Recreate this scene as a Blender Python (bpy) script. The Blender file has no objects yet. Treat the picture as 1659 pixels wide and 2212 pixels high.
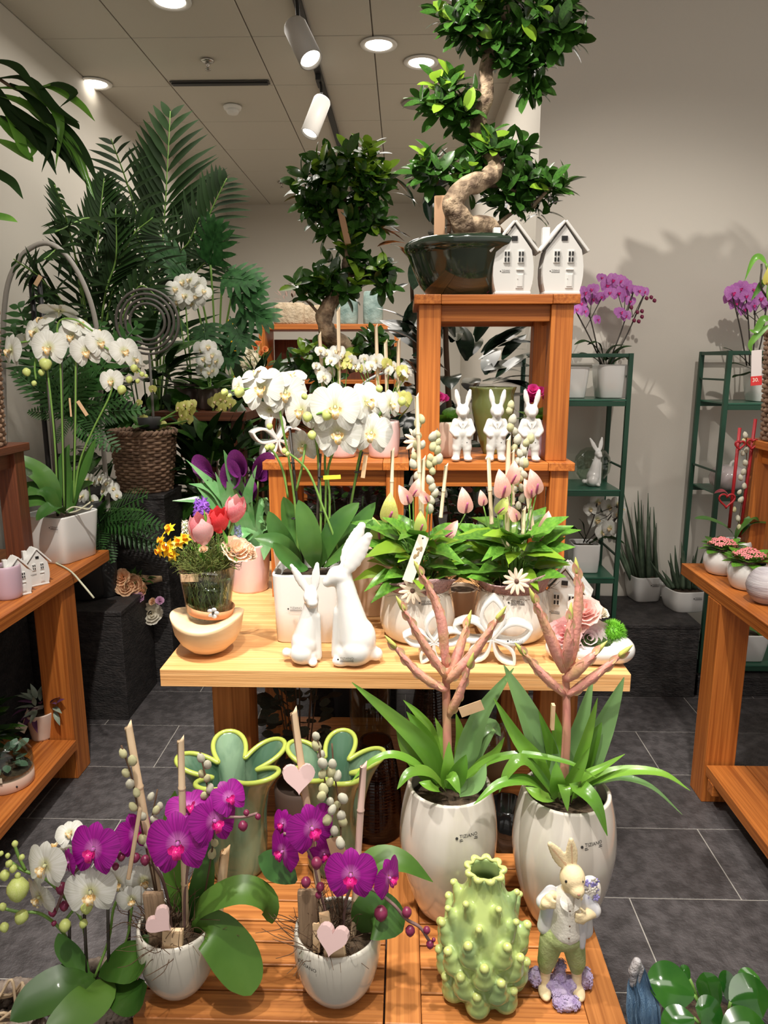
import bpy, bmesh, math, random
from mathutils import Vector as Vec, Matrix as Mat, noise
random.seed(11)
PI=math.pi
sc=bpy.context.scene
COL=sc.collection
# ---------------------------------------------------------------- camera
F=1550.0; CX,CY=829.5,1106.0; H=1.41
PITCH=math.radians(11.7); YAW=math.radians(1.5)
cd=bpy.data.cameras.new('camera'); cam=bpy.data.objects.new('camera',cd); COL.objects.link(cam)
cd.sensor_fit='HORIZONTAL'; cd.sensor_width=36; cd.lens=F/1659*36; cd.clip_start=.02; cd.clip_end=60
cam.location=(0,0,H); cam.rotation_euler=(PI/2-PITCH,0,YAW)
sc.camera=cam
# ---------------------------------------------------------------- world, lights, exposure
sc.view_settings.view_transform='Standard'; sc.view_settings.look='None'
sc.view_settings.gamma=1; sc.view_settings.use_curve_mapping=False
sc.view_settings.exposure=0.42
w=bpy.data.worlds.new('world'); sc.world=w; w.use_nodes=True
w.node_tree.nodes['Background'].inputs[0].default_value=(1,.93,.86,1)
w.node_tree.nodes['Background'].inputs[1].default_value=.46
def aim(o,loc,to):
    o.location=loc; o.rotation_euler=(Vec(to)-Vec(loc)).to_track_quat('-Z','Y').to_euler()
def spot(loc,to,e,ang=60,blend=.5,size=.03,col=(1,.9,.78)):
    l=bpy.data.lights.new('spot_light','SPOT'); l.energy=e; l.spot_size=math.radians(ang); l.spot_blend=blend
    l.shadow_soft_size=size; l.color=col
    o=bpy.data.objects.new('spot_light',l); COL.objects.link(o); aim(o,loc,to)
def area(loc,to,e,sx,sy,col=(1,.92,.82)):
    l=bpy.data.lights.new('area_light','AREA'); l.shape='RECTANGLE'; l.size=sx; l.size_y=sy; l.energy=e; l.color=col
    o=bpy.data.objects.new('area_light',l); COL.objects.link(o); aim(o,loc,to)
LW=(1,.94,.86)
spot((-.55,1.0,2.85),(-.1,1.75,.7),150,48,.6,.03,LW)
spot((.55,1.0,2.85),(.35,1.75,.7),120,50,.6,.03,LW)
spot((-.1,.35,2.85),(0,1.25,.4),100,52,.7,.03,LW)
spot((.05,1.62,2.85),(.2,2.30,1.4),55,56,.7,.03,LW)
spot((-.6,1.1,2.85),(-1.32,2.0,.6),165,60,.7,.03,LW)
spot((.95,1.25,2.85),(1.30,3.2,.95),62,62,.9,.02,LW)
spot((-.45,1.6,2.85),(1.30,3.3,1.15),85,56,.8,.012,LW)
spot((1.3,.7,2.85),(1.35,2.0,.7),40,55,.7,.03,LW)
spot((-.9,2.2,2.85),(-1.0,3.6,1.2),48,70,.8,.04,LW)
spot((0,3.3,2.85),(-.4,5.0,1.4),110,75,.8,.04,LW)
area((-.5,4.6,2.8),(-.5,4.6,0),38,1.8,2.8,LW)
area((.4,.5,2.88),(.4,.9,0),16,2.6,.6,LW)
# ---------------------------------------------------------------- pixel geometry of the photograph -> world
RM=(Mat.Rotation(YAW,3,'Z')@Mat.Rotation(PI/2-PITCH,3,'X'))
CAMP=Vec((0,0,H))
def ray(px,py): return RM@Vec(((px-CX)/F,-(py-CY)/F,-1))
def V(px,py,Y): d=ray(px,py); return CAMP+d*(Y/d.y)
def G(px,py,Z): d=ray(px,py); return CAMP+d*((Z-H)/d.z)
FWD=RM@Vec((0,0,-1))
def S(p): return (Vec(p)-CAMP).dot(FWD)/F      # metres per pixel at a point
# ---------------------------------------------------------------- materials
MATS={}
def M(name,col,rough=.5,metal=0,spec=.5,col2=None,nscale=8,stretch=(1,1,1),bump=0,bscale=60,coat=0,transl=0,emit=0,glass=False,ior=1.45,rnd=0,detail=4,contrast=(.35,.65),sss=0,alpha=1):
    if name in MATS: return MATS[name]
    m=bpy.data.materials.new(name); m.use_nodes=True; nt=m.node_tree; N=nt.nodes; L=nt.links
    b=N['Principled BSDF']; out=N['Material Output']
    def S_(k,v): b.inputs[k].default_value=v
    c4=lambda c:(c[0],c[1],c[2],1)
    S_('Base Color',c4(col)); S_('Roughness',rough); S_('Metallic',metal); S_('Specular IOR Level',spec)
    S_('Coat Weight',coat); S_('Coat Roughness',.08); S_('IOR',ior)
    if sss: S_('Subsurface Weight',sss); S_('Subsurface Radius',(.01,.008,.006)); S_('Subsurface Scale',1.0)
    if emit: S_('Emission Color',c4(col)); S_('Emission Strength',emit)
    if glass: S_('Transmission Weight',1.0)
    src=None
    if col2 or bump:
        tc=N.new('ShaderNodeTexCoord'); mp=N.new('ShaderNodeMapping'); L.new(tc.outputs['Object'],mp.inputs[0]); mp.inputs['Scale'].default_value=stretch
    if col2:
        n=N.new('ShaderNodeTexNoise'); n.inputs['Scale'].default_value=nscale; n.inputs['Detail'].default_value=detail; L.new(mp.outputs[0],n.inputs[0])
        if rnd:
            oi=N.new('ShaderNodeObjectInfo'); n.noise_dimensions='4D'; mu=N.new('ShaderNodeMath'); mu.operation='MULTIPLY'; mu.inputs[1].default_value=40
            L.new(oi.outputs['Random'],mu.inputs[0]); L.new(mu.outputs[0],n.inputs['W'])
        cr=N.new('ShaderNodeValToRGB'); cr.color_ramp.elements[0].position=contrast[0]; cr.color_ramp.elements[1].position=contrast[1]
        cr.color_ramp.elements[0].color=c4(col); cr.color_ramp.elements[1].color=c4(col2)
        L.new(n.outputs[0],cr.inputs[0]); src=cr.outputs[0]
    if rnd:
        oi2=N.new('ShaderNodeObjectInfo'); hs=N.new('ShaderNodeHueSaturation')
        mr=N.new('ShaderNodeMapRange'); mr.inputs[3].default_value=1-rnd; mr.inputs[4].default_value=1+rnd
        L.new(oi2.outputs['Random'],mr.inputs[0]); L.new(mr.outputs[0],hs.inputs['Value'])
        if src: L.new(src,hs.inputs['Color'])
        else: hs.inputs['Color'].default_value=c4(col)
        src=hs.outputs[0]
    if src: L.new(src,b.inputs['Base Color'])
    if bump:
        n2=N.new('ShaderNodeTexNoise'); n2.inputs['Scale'].default_value=bscale; n2.inputs['Detail'].default_value=3; L.new(mp.outputs[0],n2.inputs[0])
        bp=N.new('ShaderNodeBump'); bp.inputs['Strength'].default_value=bump; bp.inputs['Distance'].default_value=.01
        L.new(n2.outputs[0],bp.inputs['Height']); L.new(bp.outputs[0],b.inputs['Normal'])
    if transl:
        t=N.new('ShaderNodeBsdfTranslucent'); mx=N.new('ShaderNodeMixShader'); mx.inputs[0].default_value=transl
        if src: L.new(src,t.inputs[0])
        else: t.inputs[0].default_value=c4(col)
        L.new(b.outputs[0],mx.inputs[1]); L.new(t.outputs[0],mx.inputs[2]); L.new(mx.outputs[0],out.inputs[0])
    if glass=='thin':
        S_('Transmission Weight',0)
        t=N.new('ShaderNodeBsdfTransparent'); t.inputs[0].default_value=c4(col); g=N.new('ShaderNodeBsdfGlossy'); g.inputs['Roughness'].default_value=.05
        lw=N.new('ShaderNodeLayerWeight'); fr=N.new('ShaderNodeMath'); fr.operation='POWER'; fr.inputs[1].default_value=3.0; L.new(lw.outputs['Facing'],fr.inputs[0]); fm_=N.new('ShaderNodeMath'); fm_.operation='MULTIPLY_ADD'; fm_.inputs[1].default_value=.465; fm_.inputs[2].default_value=.045; L.new(fr.outputs[0],fm_.inputs[0]); fr=fm_; mx=N.new('ShaderNodeMixShader')
        L.new(fr.outputs[0],mx.inputs[0]); L.new(t.outputs[0],mx.inputs[1]); L.new(g.outputs[0],mx.inputs[2]); L.new(mx.outputs[0],out.inputs[0])
    MATS[name]=m; return m
def wood(name,c1,c2,axis,rough=.42):
    st=[80,80,80]; st['xyz'.index(axis)]=1.6
    return M(name,c1,rough,col2=c2,nscale=1.6,stretch=st,bump=.12,bscale=4,rnd=.13,detail=6,spec=.4)
for nm,c1,c2 in (('wood_red',(.52,.170,.034),(.30,.082,.015)),('wood_gold',(.74,.42,.18),(.54,.26,.09)),('wood_slat',(.56,.22,.060),(.31,.105,.026)),('wood_dark',(.16,.05,.022),(.08,.026,.014))):
    for ax in 'xyz': wood(nm+'_'+ax,c1,c2,ax)
W=M('glaze_white',(.74,.735,.71),.16,coat=.5)
WP=M('glaze_pearl',(.74,.70,.635),.12,coat=.7,col2=(.62,.57,.50),nscale=3,stretch=(6,6,.6))
WM=M('white_matte',(.80,.79,.76),.5)
WB=M('bisque_white',(.64,.63,.60),.34)
SOIL=M('soil',(.035,.022,.014),.95,col2=(.09,.06,.035),nscale=60,bump=.9,bscale=90)
DARK=M('black',(.012,.012,.012),.5)
INK=M('ink',(.03,.03,.03),.6)
GL=M('leaf_green',(.065,.19,.022),.3,col2=(.13,.31,.035),nscale=12,rnd=.3,transl=.18,coat=.2)
GD=M('leaf_ficus',(.022,.070,.010),.27,col2=(.040,.115,.016),nscale=12,rnd=.35,transl=.12,coat=.35)
GB=M('leaf_young',(.24,.42,.035),.3,rnd=.2,transl=.35,coat=.2)
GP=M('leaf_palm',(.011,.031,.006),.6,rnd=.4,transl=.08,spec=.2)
GO=M('leaf_orchid',(.035,.115,.022),.33,col2=(.075,.18,.032),nscale=9,rnd=.15,transl=.12,coat=.15)
GF=M('fern_green',(.030,.10,.020),.5,rnd=.2,transl=.2)
STEM=M('stem_green',(.16,.30,.06),.5)
STEMD=M('stem_dark',(.035,.028,.022),.5)
CANE=M('bamboo',(.72,.55,.36),.5,col2=(.60,.42,.26),nscale=3,stretch=(9,9,1))
BARK=M('bark',(.42,.31,.20),.85,col2=(.10,.065,.04),nscale=30,bump=1.0,bscale=55,contrast=(.35,.62))
BRN=M('twig',(.10,.055,.03),.8)
def petalmat(name,c1,c2,transl=.3,rough=.45,ns=40): return M(name,c1,rough,col2=c2,nscale=ns,stretch=(1,1,1),transl=transl,rnd=.06)
def radialpetal(name,cc,cm,ce,vein,transl=.25,rough=.5):
    m=M(name,cm,rough,transl=transl); nt=m.node_tree; N=nt.nodes; L=nt.links; b=N['Principled BSDF']
    tc=N.new('ShaderNodeTexCoord'); sp=N.new('ShaderNodeSeparateXYZ'); L.new(tc.outputs['Object'],sp.inputs[0])
    ln=N.new('ShaderNodeVectorMath'); ln.operation='LENGTH'; L.new(tc.outputs['Object'],ln.inputs[0])
    at=N.new('ShaderNodeMath'); at.operation='ARCTAN2'; L.new(sp.outputs[0],at.inputs[0]); L.new(sp.outputs[1],at.inputs[1])
    k=N.new('ShaderNodeMath'); k.operation='MULTIPLY'; k.inputs[1].default_value=13; L.new(at.outputs[0],k.inputs[0])
    cb=N.new('ShaderNodeCombineXYZ'); L.new(k.outputs[0],cb.inputs[0]); L.new(ln.outputs['Value'],cb.inputs[1])
    ns=N.new('ShaderNodeTexNoise'); ns.inputs['Scale'].default_value=1.6; ns.inputs['Detail'].default_value=2; L.new(cb.outputs[0],ns.inputs[0])
    r=N.new('ShaderNodeValToRGB'); L.new(ln.outputs['Value'],r.inputs[0]); e=r.color_ramp.elements
    e[0].position=.06; e[0].color=(*cc,1); e[1].position=.56; e[1].color=(*ce,1); q=e.new(.2); q.color=(*cm,1); q=e.new(.50); q.color=(*[x*.82 for x in cm],1)
    rv=N.new('ShaderNodeValToRGB'); L.new(ns.outputs[0],rv.inputs[0]); rv.color_ramp.elements[0].position=.35; rv.color_ramp.elements[0].color=(*vein,1); rv.color_ramp.elements[1].position=.6; rv.color_ramp.elements[1].color=(1,1,1,1)
    mu=N.new('ShaderNodeMix'); mu.data_type='RGBA'; mu.blend_type='MULTIPLY'; mu.inputs[0].default_value=1; L.new(r.outputs[0],mu.inputs[6]); L.new(rv.outputs[0],mu.inputs[7])
    L.new(mu.outputs[2],b.inputs['Base Color']); t=[n for n in N if n.type=='BSDF_TRANSLUCENT'][0]; L.new(mu.outputs[2],t.inputs[0]); return m
PW=radialpetal('petal_white',(.66,.66,.36),(.80,.80,.75),(.84,.84,.81),(.80,.80,.74),.18)
PM=radialpetal('petal_magenta',(.78,.28,.68),(.44,.010,.36),(.50,.05,.44),(.50,.25,.55),.28)
PPK=petalmat('petal_pink',(.86,.16,.22),(.90,.42,.44))
PRD=petalmat('petal_red',(.75,.03,.05),(.85,.10,.10))
PYL=petalmat('petal_yellow',(.90,.52,.01),(.92,.66,.03))
PPU=petalmat('petal_hyacinth',(.22,.07,.50),(.36,.14,.62))
PCA=petalmat('petal_calla',(.075,.008,.085),(.16,.018,.15),.2)
PAN=petalmat('petal_anthurium',(.88,.42,.38),(.88,.60,.50))
PPE=petalmat('petal_peach',(.90,.52,.26),(.92,.66,.42))
PLP=petalmat('petal_palepink',(.86,.42,.44),(.88,.62,.60))
PCR=petalmat('petal_cream',(.88,.82,.66),(.90,.86,.76))
PLI=petalmat('petal_lilac',(.46,.10,.50),(.66,.30,.66),.3)
PYG=petalmat('petal_yellowgreen',(.55,.55,.10),(.66,.66,.25))
LIPY=M('lip_yellow',(.60,.34,.07),.4,col2=(.84,.76,.54),nscale=12)
LIPM=M('lip_magenta',(.45,.005,.12),.35,col2=(.68,.02,.25),nscale=60)
BUDG=M('bud_green',(.50,.60,.12),.4,col2=(.62,.66,.28),nscale=30,transl=.15)
BUDM=M('bud_magenta',(.13,.010,.045),.35,col2=(.24,.03,.08),nscale=40)
CATK=M('catkin_grey',(.52,.51,.40),.85,bump=.5,bscale=300,col2=(.66,.63,.50),nscale=60)
CATY=M('catkin_yellow',(.60,.58,.33),.85,bump=.5,bscale=300)
# ---------------------------------------------------------------- mesh helpers
def me_(v,f,mat,smooth=True,name='mesh'):
    m=bpy.data.meshes.new(name); m.from_pydata([tuple(p) for p in v],[],f); m.update()
    if mat: m.materials.append(mat)
    if smooth: m.polygons.foreach_set('use_smooth',[True]*len(m.polygons))
    return m
class MB:
    def __init__(s): s.v=[]; s.f=[]
    def add(s,vf,mt=None):
        o=len(s.v); v,f=vf
        s.v+= [mt@Vec(p) for p in v] if mt else [Vec(p) for p in v]
        s.f+=[tuple(i+o for i in q) for q in f]; return s
    def mesh(s,mat,smooth=True): return me_(s.v,s.f,mat,smooth)
def cr(pts,k=6):
    P=[Vec(p) for p in pts]
    if len(P)<3: return [P[0].lerp(P[-1],i/k) for i in range(k+1)]
    P=[P[0]*2-P[1]]+P+[P[-1]*2-P[-2]]; o=[]
    for i in range(1,len(P)-2):
        a,b,c,d=P[i-1:i+3]
        for j in range(k):
            t=j/k; o.append(.5*((2*b)+(c-a)*t+(2*a-5*b+4*c-d)*t*t+(3*b-a-3*c+d)*t**3))
    o.append(P[-2]); return o
def lerpl(l,t):
    x=t*(len(l)-1); i=min(int(x),len(l)-2) if len(l)>1 else 0
    return l[0] if len(l)==1 else l[i]+(l[i+1]-l[i])*(x-i)
def tube(pts,rad,seg=8,k=5,closed=False,jit=0):
    P=cr(pts,k) if k else [Vec(p) for p in pts]; n=len(P); rad=rad if isinstance(rad,(list,tuple)) else [rad]
    v=[];f=[]; t0=(P[1]-P[0]).normalized(); nrm=t0.orthogonal().normalized()
    for i,p in enumerate(P):
        t=(P[min(i+1,n-1)]-P[max(i-1,0)]).normalized(); nrm=(nrm-t*nrm.dot(t))
        nrm=nrm.normalized() if nrm.length>1e-6 else t.orthogonal().normalized(); b=t.cross(nrm); r=lerpl(rad,i/(n-1))
        for j in range(seg):
            a=2*PI*j/seg; rr=r*(1+jit*noise.noise(p*30+Vec((math.cos(a),math.sin(a),0))*1.3)) if jit else r
            v.append(p+(nrm*math.cos(a)+b*math.sin(a))*rr)
    for i in range(n-1):
        for j in range(seg):
            f.append((i*seg+j,i*seg+(j+1)%seg,(i+1)*seg+(j+1)%seg,(i+1)*seg+j))
    f.append(tuple(range(seg))[::-1]); f.append(tuple(range((n-1)*seg,n*seg)))
    return v,f
def torus(R,r,seg=40,ts=8,arc=2*PI,wob=0):
    return ringpts([(R*math.cos(arc*i/seg),R*math.sin(arc*i/seg),0) for i in range(seg)],r,ts)
def ringpts(P,r,ts=8):
    P=[Vec(p) for p in P]; n=len(P); v=[];f=[]
    for i in range(n):
        t=(P[(i+1)%n]-P[i-1]).normalized(); u=Vec((0,0,1)); u=(u-t*u.dot(t)); u=u.normalized() if u.length>1e-4 else t.orthogonal().normalized(); b=t.cross(u)
        rr=r[i] if isinstance(r,list) else r
        for j in range(ts):
            a=2*PI*j/ts; v.append(P[i]+(u*math.cos(a)+b*math.sin(a))*rr)
    for i in range(n):
        for j in range(ts): f.append((i*ts+j,((i+1)%n)*ts+j,((i+1)%n)*ts+(j+1)%ts,i*ts+(j+1)%ts))
    return v,f
def lathe(prof,seg=36,n=2,fm=None,k=0):
    if k: prof=[(p.x,p.y) for p in cr([(a,b,0) for a,b in prof],k)]
    v=[];f=[]
    for (r,z) in prof:
        for j in range(seg):
            a=2*PI*j/seg; s=1 if n==2 else (abs(math.cos(a))**n+abs(math.sin(a))**n)**(-1/n)
            rr=r*s*(fm(a,z) if fm else 1); v.append(Vec((rr*math.cos(a),rr*math.sin(a),z)))
    m=len(prof)
    for i in range(m-1):
        for j in range(seg): f.append((i*seg+j,i*seg+(j+1)%seg,(i+1)*seg+(j+1)%seg,(i+1)*seg+j))
    f.append(tuple(range(seg))[::-1]); f.append(tuple(range((m-1)*seg,m*seg)))
    return v,f
def vessel(prof,t=.005,floor=.3):
    """outer profile -> outer plus inner wall down to a fraction of the height"""
    z1=prof[-1][1]; z0=prof[0][1]; inner=[(max(r-t,.001),z) for r,z in prof[::-1] if z>z0+(z1-z0)*floor]
    return [(.0008,z0),(prof[0][0]*.9,z0)]+list(prof)+[(prof[-1][0]-t*.5,z1+t*.35)]+inner+[(.0008,inner[-1][1])]
def box(sx,sy,sz,bev=.0,cen=(0,0,0),seg=2):
    bm=bmesh.new(); bmesh.ops.create_cube(bm,size=1); bmesh.ops.scale(bm,vec=(sx,sy,sz),verts=bm.verts)
    if bev: bmesh.ops.bevel(bm,geom=bm.edges[:],offset=bev,segments=seg,affect='EDGES',profile=.5)
    v=[x.co+Vec(cen) for x in bm.verts]; bm.verts.index_update(); f=[tuple(q.index for q in p.verts) for p in bm.faces]; bm.free(); return v,f
def ellip(rx,ry,rz,cen=(0,0,0),su=12,sv=8):
    v=[];f=[]
    for i in range(sv+1):
        a=PI*i/sv-PI/2; r=max(math.cos(a),.02)
        for j in range(su): b=2*PI*j/su; v.append(Vec((rx*r*math.cos(b),ry*r*math.sin(b),rz*math.sin(a)))+Vec(cen))
    for i in range(sv):
        for j in range(su): f.append((i*su+j,i*su+(j+1)%su,(i+1)*su+(j+1)%su,(i+1)*su+j))
    f.append(tuple(range(su))[::-1]); f.append(tuple(range(sv*su,(sv+1)*su)))
    return v,f
def extrude(poly,d,bev=0):
    """flat outline in XZ, thickness d along Y"""
    n=len(poly); v=[Vec((x,-d/2,z)) for x,z in poly]+[Vec((x,d/2,z)) for x,z in poly]
    f=[tuple(range(n)),tuple(range(n,2*n))[::-1]]+[(i,n+i,n+(i+1)%n,(i+1)%n) for i in range(n)]
    return v,f
PROF={'lance':lambda t:math.sin(PI*min(1,t**.75))**.9,'ovate':lambda t:math.sin(PI*t**.58)**.9 if t<1 else 0,
 'obov':lambda t:math.sin(PI*t**1.25)**.8,'strap':lambda t:min(1,.45+t*1.6)*(1-t**5)**.8,'sword':lambda t:min(1,.7+t)*(1-t**1.7)**.9,
 'ell':lambda t:math.sin(PI*t)**.62,'needle':lambda t:(1-t)**.6,'petal':lambda t:math.sin(PI*t**.8)**.5 if 0<t<1 else 0}
def ribbon(pts,w,prof='lance',fold=.25,up=(0,0,1),nx=4,k=5,wave=0,curl=0):
    P=cr(pts,k) if len(pts)>2 else cr(pts,10); n=len(P); pf=PROF[prof]; v=[];f=[]; up=Vec(up)
    for i,p in enumerate(P):
        t=i/(n-1); tg=(P[min(i+1,n-1)]-P[max(i-1,0)]).normalized(); c=tg.cross(up)
        c=c.normalized() if c.length>1e-4 else tg.orthogonal().normalized(); nn=c.cross(tg)
        hw=max(w*.5*pf(min(max(t,.015),.999)),w*.015)
        for j in range(nx+1):
            u=2*j/nx-1
            v.append(p+c*(u*hw)+nn*(abs(u)*fold*hw*(1 if fold>0 else 1)+wave*hw*math.sin(t*17+u*2)*abs(u)-curl*hw*u*u))
    for i in range(n-1):
        for j in range(nx): f.append((i*(nx+1)+j,i*(nx+1)+j+1,(i+1)*(nx+1)+j+1,(i+1)*(nx+1)+j))
    return v,f
def leafvf(L,Wd,prof='ovate',droop=.2,fold=.18,nx=2,n=6,wave=0):
    pts=[(0,L*t,-droop*L*t*t) for t in [i/3 for i in range(4)]]
    return ribbon(pts,Wd,prof,fold,(0,0,1),nx,k=2,wave=wave)
CACHE={}
def cached(key,fn):
    if key not in CACHE: CACHE[key]=fn()
    return CACHE[key]
def frame(pos,d,up=(0,0,1),s=1,roll=0):
    """local +Y along d, +Z near up"""
    y=Vec(d).normalized(); z=Vec(up)-y*Vec(up).dot(y)
    z=z.normalized() if z.length>1e-4 else y.orthogonal().normalized(); x=y.cross(z)
    m=Mat((x,y,z)).transposed()
    if roll: m=m@Mat.Rotation(roll,3,'Y')
    m=(m*s).to_4x4(); m.translation=Vec(pos); return m
def facing(pos,nrm,up=(0,0,1),s=1,roll=0):
    """local +Z along nrm, +Y near up"""
    z=Vec(nrm).normalized(); y=Vec(up)-z*Vec(up).dot(z); y=y.normalized() if y.length>1e-4 else z.orthogonal().normalized(); x=y.cross(z)
    m=Mat((x,y,z)).transposed()
    if roll: m=m@Mat.Rotation(roll,3,'Z')
    m=(m*s).to_4x4(); m.translation=Vec(pos); return m
def TR(x,y,z,rz=0,rx=0,ry=0,s=1): return Mat.Translation((x,y,z))@Mat.Rotation(rz,4,'Z')@Mat.Rotation(ry,4,'Y')@Mat.Rotation(rx,4,'X')@Mat.Scale(s,4)
# temp scene for evaluated modifiers and text
TMP=bpy.data.scenes.new('temporary')
def evalmesh(o):
    TMP.collection.objects.link(o); vl=TMP.view_layers[0]; vl.update(); dg=vl.depsgraph
    m=bpy.data.meshes.new_from_object(o.evaluated_get(dg)); TMP.collection.objects.unlink(o); bpy.data.objects.remove(o); return m
def blob(shapes,mat,vox=.004,sm=6,fac=.5):
    """shapes: ('e',cx,cy,cz,rx,ry,rz[,rotx,roty,rotz]) or ('c',p0,p1,r0,r1) fused into one continuous skin"""
    mb=MB()
    for s in shapes:
        if s[0]=='e':
            r=s[7:] if len(s)>7 else (0,0,0)
            mb.add(ellip(s[4],s[5],s[6],su=20,sv=14),TR(s[1],s[2],s[3],r[2],r[0],r[1]))
        elif s[0]=='c':
            mb.add(ellip(s[3],s[3],s[3],s[1],14,10)); mb.add(ellip(s[4],s[4],s[4],s[2],14,10)); mb.add(tube([s[1],s[2]],[s[3],s[4]],16,4))
        elif s[0]=='m': mb.add(s[1],s[2] if len(s)>2 else None)
    me=mb.mesh(None); o=bpy.data.objects.new('t',me)
    r=o.modifiers.new('r','REMESH'); r.mode='VOXEL'; r.voxel_size=vox; r.use_smooth_shade=True
    if sm: q=o.modifiers.new('s','SMOOTH'); q.iterations=sm; q.factor=fac
    m=evalmesh(o); m.materials.clear(); m.materials.append(mat); m.polygons.foreach_set('use_smooth',[True]*len(m.polygons)); return m
def textmesh(s,size,mat=None,ext=0,align='LEFT'):
    c=bpy.data.curves.new('t','FONT'); c.body=s; c.size=size; c.resolution_u=2; c.extrude=ext; c.align_x=align
    m=evalmesh(bpy.data.objects.new('t',c)); m.materials.clear(); m.materials.append(mat or INK); return m
# ---------------------------------------------------------------- things and parts
class T:
    def __init__(s,name,label,cat,loc=(0,0,0),group=None,rz=0,me=None,kind=None):
        s.o=bpy.data.objects.new(name,me); COL.objects.link(s.o); s.o.location=loc; s.o.rotation_euler=(0,0,rz)
        if label: s.o['label']=label
        if cat: s.o['category']=cat
        if group: s.o['group']=group
        if kind: s.o['kind']=kind
        s.loc=Vec(loc); s.inv=(Mat.Translation(s.loc)@Mat.Rotation(rz,4,'Z')).inverted()
    def p(s,name,me,mt=None,parent=None,label=None,world=False,kind=None):
        """a part; mt local matrix (or world matrix when world=True)"""
        o=bpy.data.objects.new(name,me); COL.objects.link(o); o.parent=parent or s.o
        if world:
            m=(s.inv@mt) if mt else s.inv.copy()
            if parent: m=parent.matrix_basis.inverted()@m
        else: m=mt
        if m: o.matrix_basis=m
        if label: o['label']=label
        if kind: o['kind']=kind
        return o
    def w(s,name,me,mt=None,parent=None,label=None,kind=None): return s.p(name,me,mt or Mat.Identity(4),parent,label,True,kind)
def struct(name,me,loc=(0,0,0)):
    o=bpy.data.objects.new(name,me); COL.objects.link(o); o.location=loc; o['kind']='structure'; return o
def child(name,me,par,loc,rz=0):
    o=bpy.data.objects.new(name,me); COL.objects.link(o); o.parent=par; o.location=loc; o.rotation_euler=(0,0,rz); return o
def board(t,name,x0,x1,y0,y1,z0,z1,wd,ax,bev=.002,parent=None):
    c=((x0+x1)/2,(y0+y1)/2,(z0+z1)/2)
    return t.p(name,me_(*box(x1-x0,y1-y0,z1-z0,bev),MATS[wd+'_'+ax],False),Mat.Translation(c),parent)
def logo(t,cx,z,R,slope=0,size=.0062,parent=None,ang=-PI/2,y0=0):
    """the printed maker's mark wrapped on a round pot: dot, word and small line below"""
    m=cached(('logo',size),lambda:textmesh('TIZIANO',size)); mb=MB(); mb.add(([v.co.copy() for v in m.vertices],[tuple(p.vertices) for p in m.polygons]))
    wd=max(v.x for v in mb.v)
    for i in range(2): mb.add(([(0,-size*(.28+.3*i),0),(wd,-size*(.28+.3*i),0),(wd,-size*(.42+.3*i),0),(0,-size*(.42+.3*i),0)],[(0,1,2,3)]))
    mb.add(([(-size*.55+size*.3*math.cos(a*PI/4),size*.0+size*.3*math.sin(a*PI/4),0) for a in range(8)],[tuple(range(8))]))
    vs=[]
    for v in mb.v:
        x=v.x-wd/2
        if R: th=x/R+ang; rr=R+v.y*slope+.0006; vs.append((rr*math.cos(th)+cx,rr*math.sin(th)+y0,z+v.y))
        else: vs.append((cx+x,y0-.0006,z+v.y))
    return t.p('printed_mark',me_(vs,mb.f,INK,False),None,parent,'small black printed maker\'s mark')
# ================================================================= structure
WALLM=M('wall_paint',(.61,.57,.50),.75,bump=.04,bscale=200)
CEILM=M('ceiling_tile',(.58,.545,.47),.85,bump=.1,bscale=350)
SLATE=M('slate_tile',(.052,.047,.048),.5,col2=(.088,.080,.082),nscale=30,bump=.45,bscale=110,rnd=.10,contrast=(.4,.6))
SLATW=M('slate_block',(.022,.020,.020),.6,col2=(.042,.037,.036),nscale=22,stretch=(1,1,2.2),bump=.6,bscale=70,contrast=(.4,.6))
GROUT=M('grout',(.36,.34,.31),.8)
GROUT2=M('ceiling_joint',(.16,.14,.12),.8)
YB=7.34; XL=-1.72; XR=.57; YR=3.30; CZ=2.91
fl=struct('floor',me_(*box(5.2,8.4,.1),GROUT,False),(.7,3.4,-.0516))
def tile_me(sx,sy,sz,mat,b=.0012): return cached(('tile',round(sx,3),round(sy,3)),lambda:me_(*box(sx,sy,sz,b,seg=1),mat,False))
for r in range(-3,20):
    y0=1.40+.3*r
    off=(.617 if r%2==0 else .917)
    x=off-.6*5
    while x<3.0:
        x0=max(x,XL); x1=x+.6
        if x1>XL+.05 and not (y0>3.35 and x0>.6):
            child('floor_tile',tile_me(x1-x0-.0035,.2965,.010,SLATE),fl,((x0+x1)/2-.7,y0+.15-3.4,.0516-.0052+.0004))
        x+=.6
struct('wall_left',me_(*box(.1,8.2,CZ+.2),WALLM,False),(XL-.05,3.3,CZ/2))
struct('wall_back',me_(*box(2.6,.1,CZ+.2),WALLM,False),(-.6,YB+.05,CZ/2))
struct('wall_right',me_(*box(2.8,.1,CZ+.2),WALLM,False),(XR+1.4,YR+.05,CZ/2))
struct('wall_side',me_(*box(.1,YB-YR,CZ+.2,.0),WALLM,False),(XR+.05,(YB+YR)/2+.05,CZ/2))
ce=struct('ceiling',me_(*box(5.2,8.4,.08),GROUT2,False),(.7,3.4,CZ+.045))
xs=[XL,-1.29,-.72,-.15,.42,.99,1.56,2.13,2.7]
for r in range(-5,7):
    y0=3.73+.6*r
    for i in range(len(xs)-1):
        if y0>3.2 and xs[i]>.5: continue
        dx=xs[i+1]-xs[i]
        child('ceiling_tile',cached(('ct',round(dx,2)),lambda:me_(*box(dx-.006,.594,.008,.002,seg=1),CEILM,False)),ce,((xs[i]+xs[i+1])/2-.7,y0+.3-3.4,-.041))
struct('baseboard_left',me_(*box(.03,7.2,.07,.004),M('skirting',(.42,.38,.34),.5),False),(XL+.016,3.7,.036))
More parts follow.
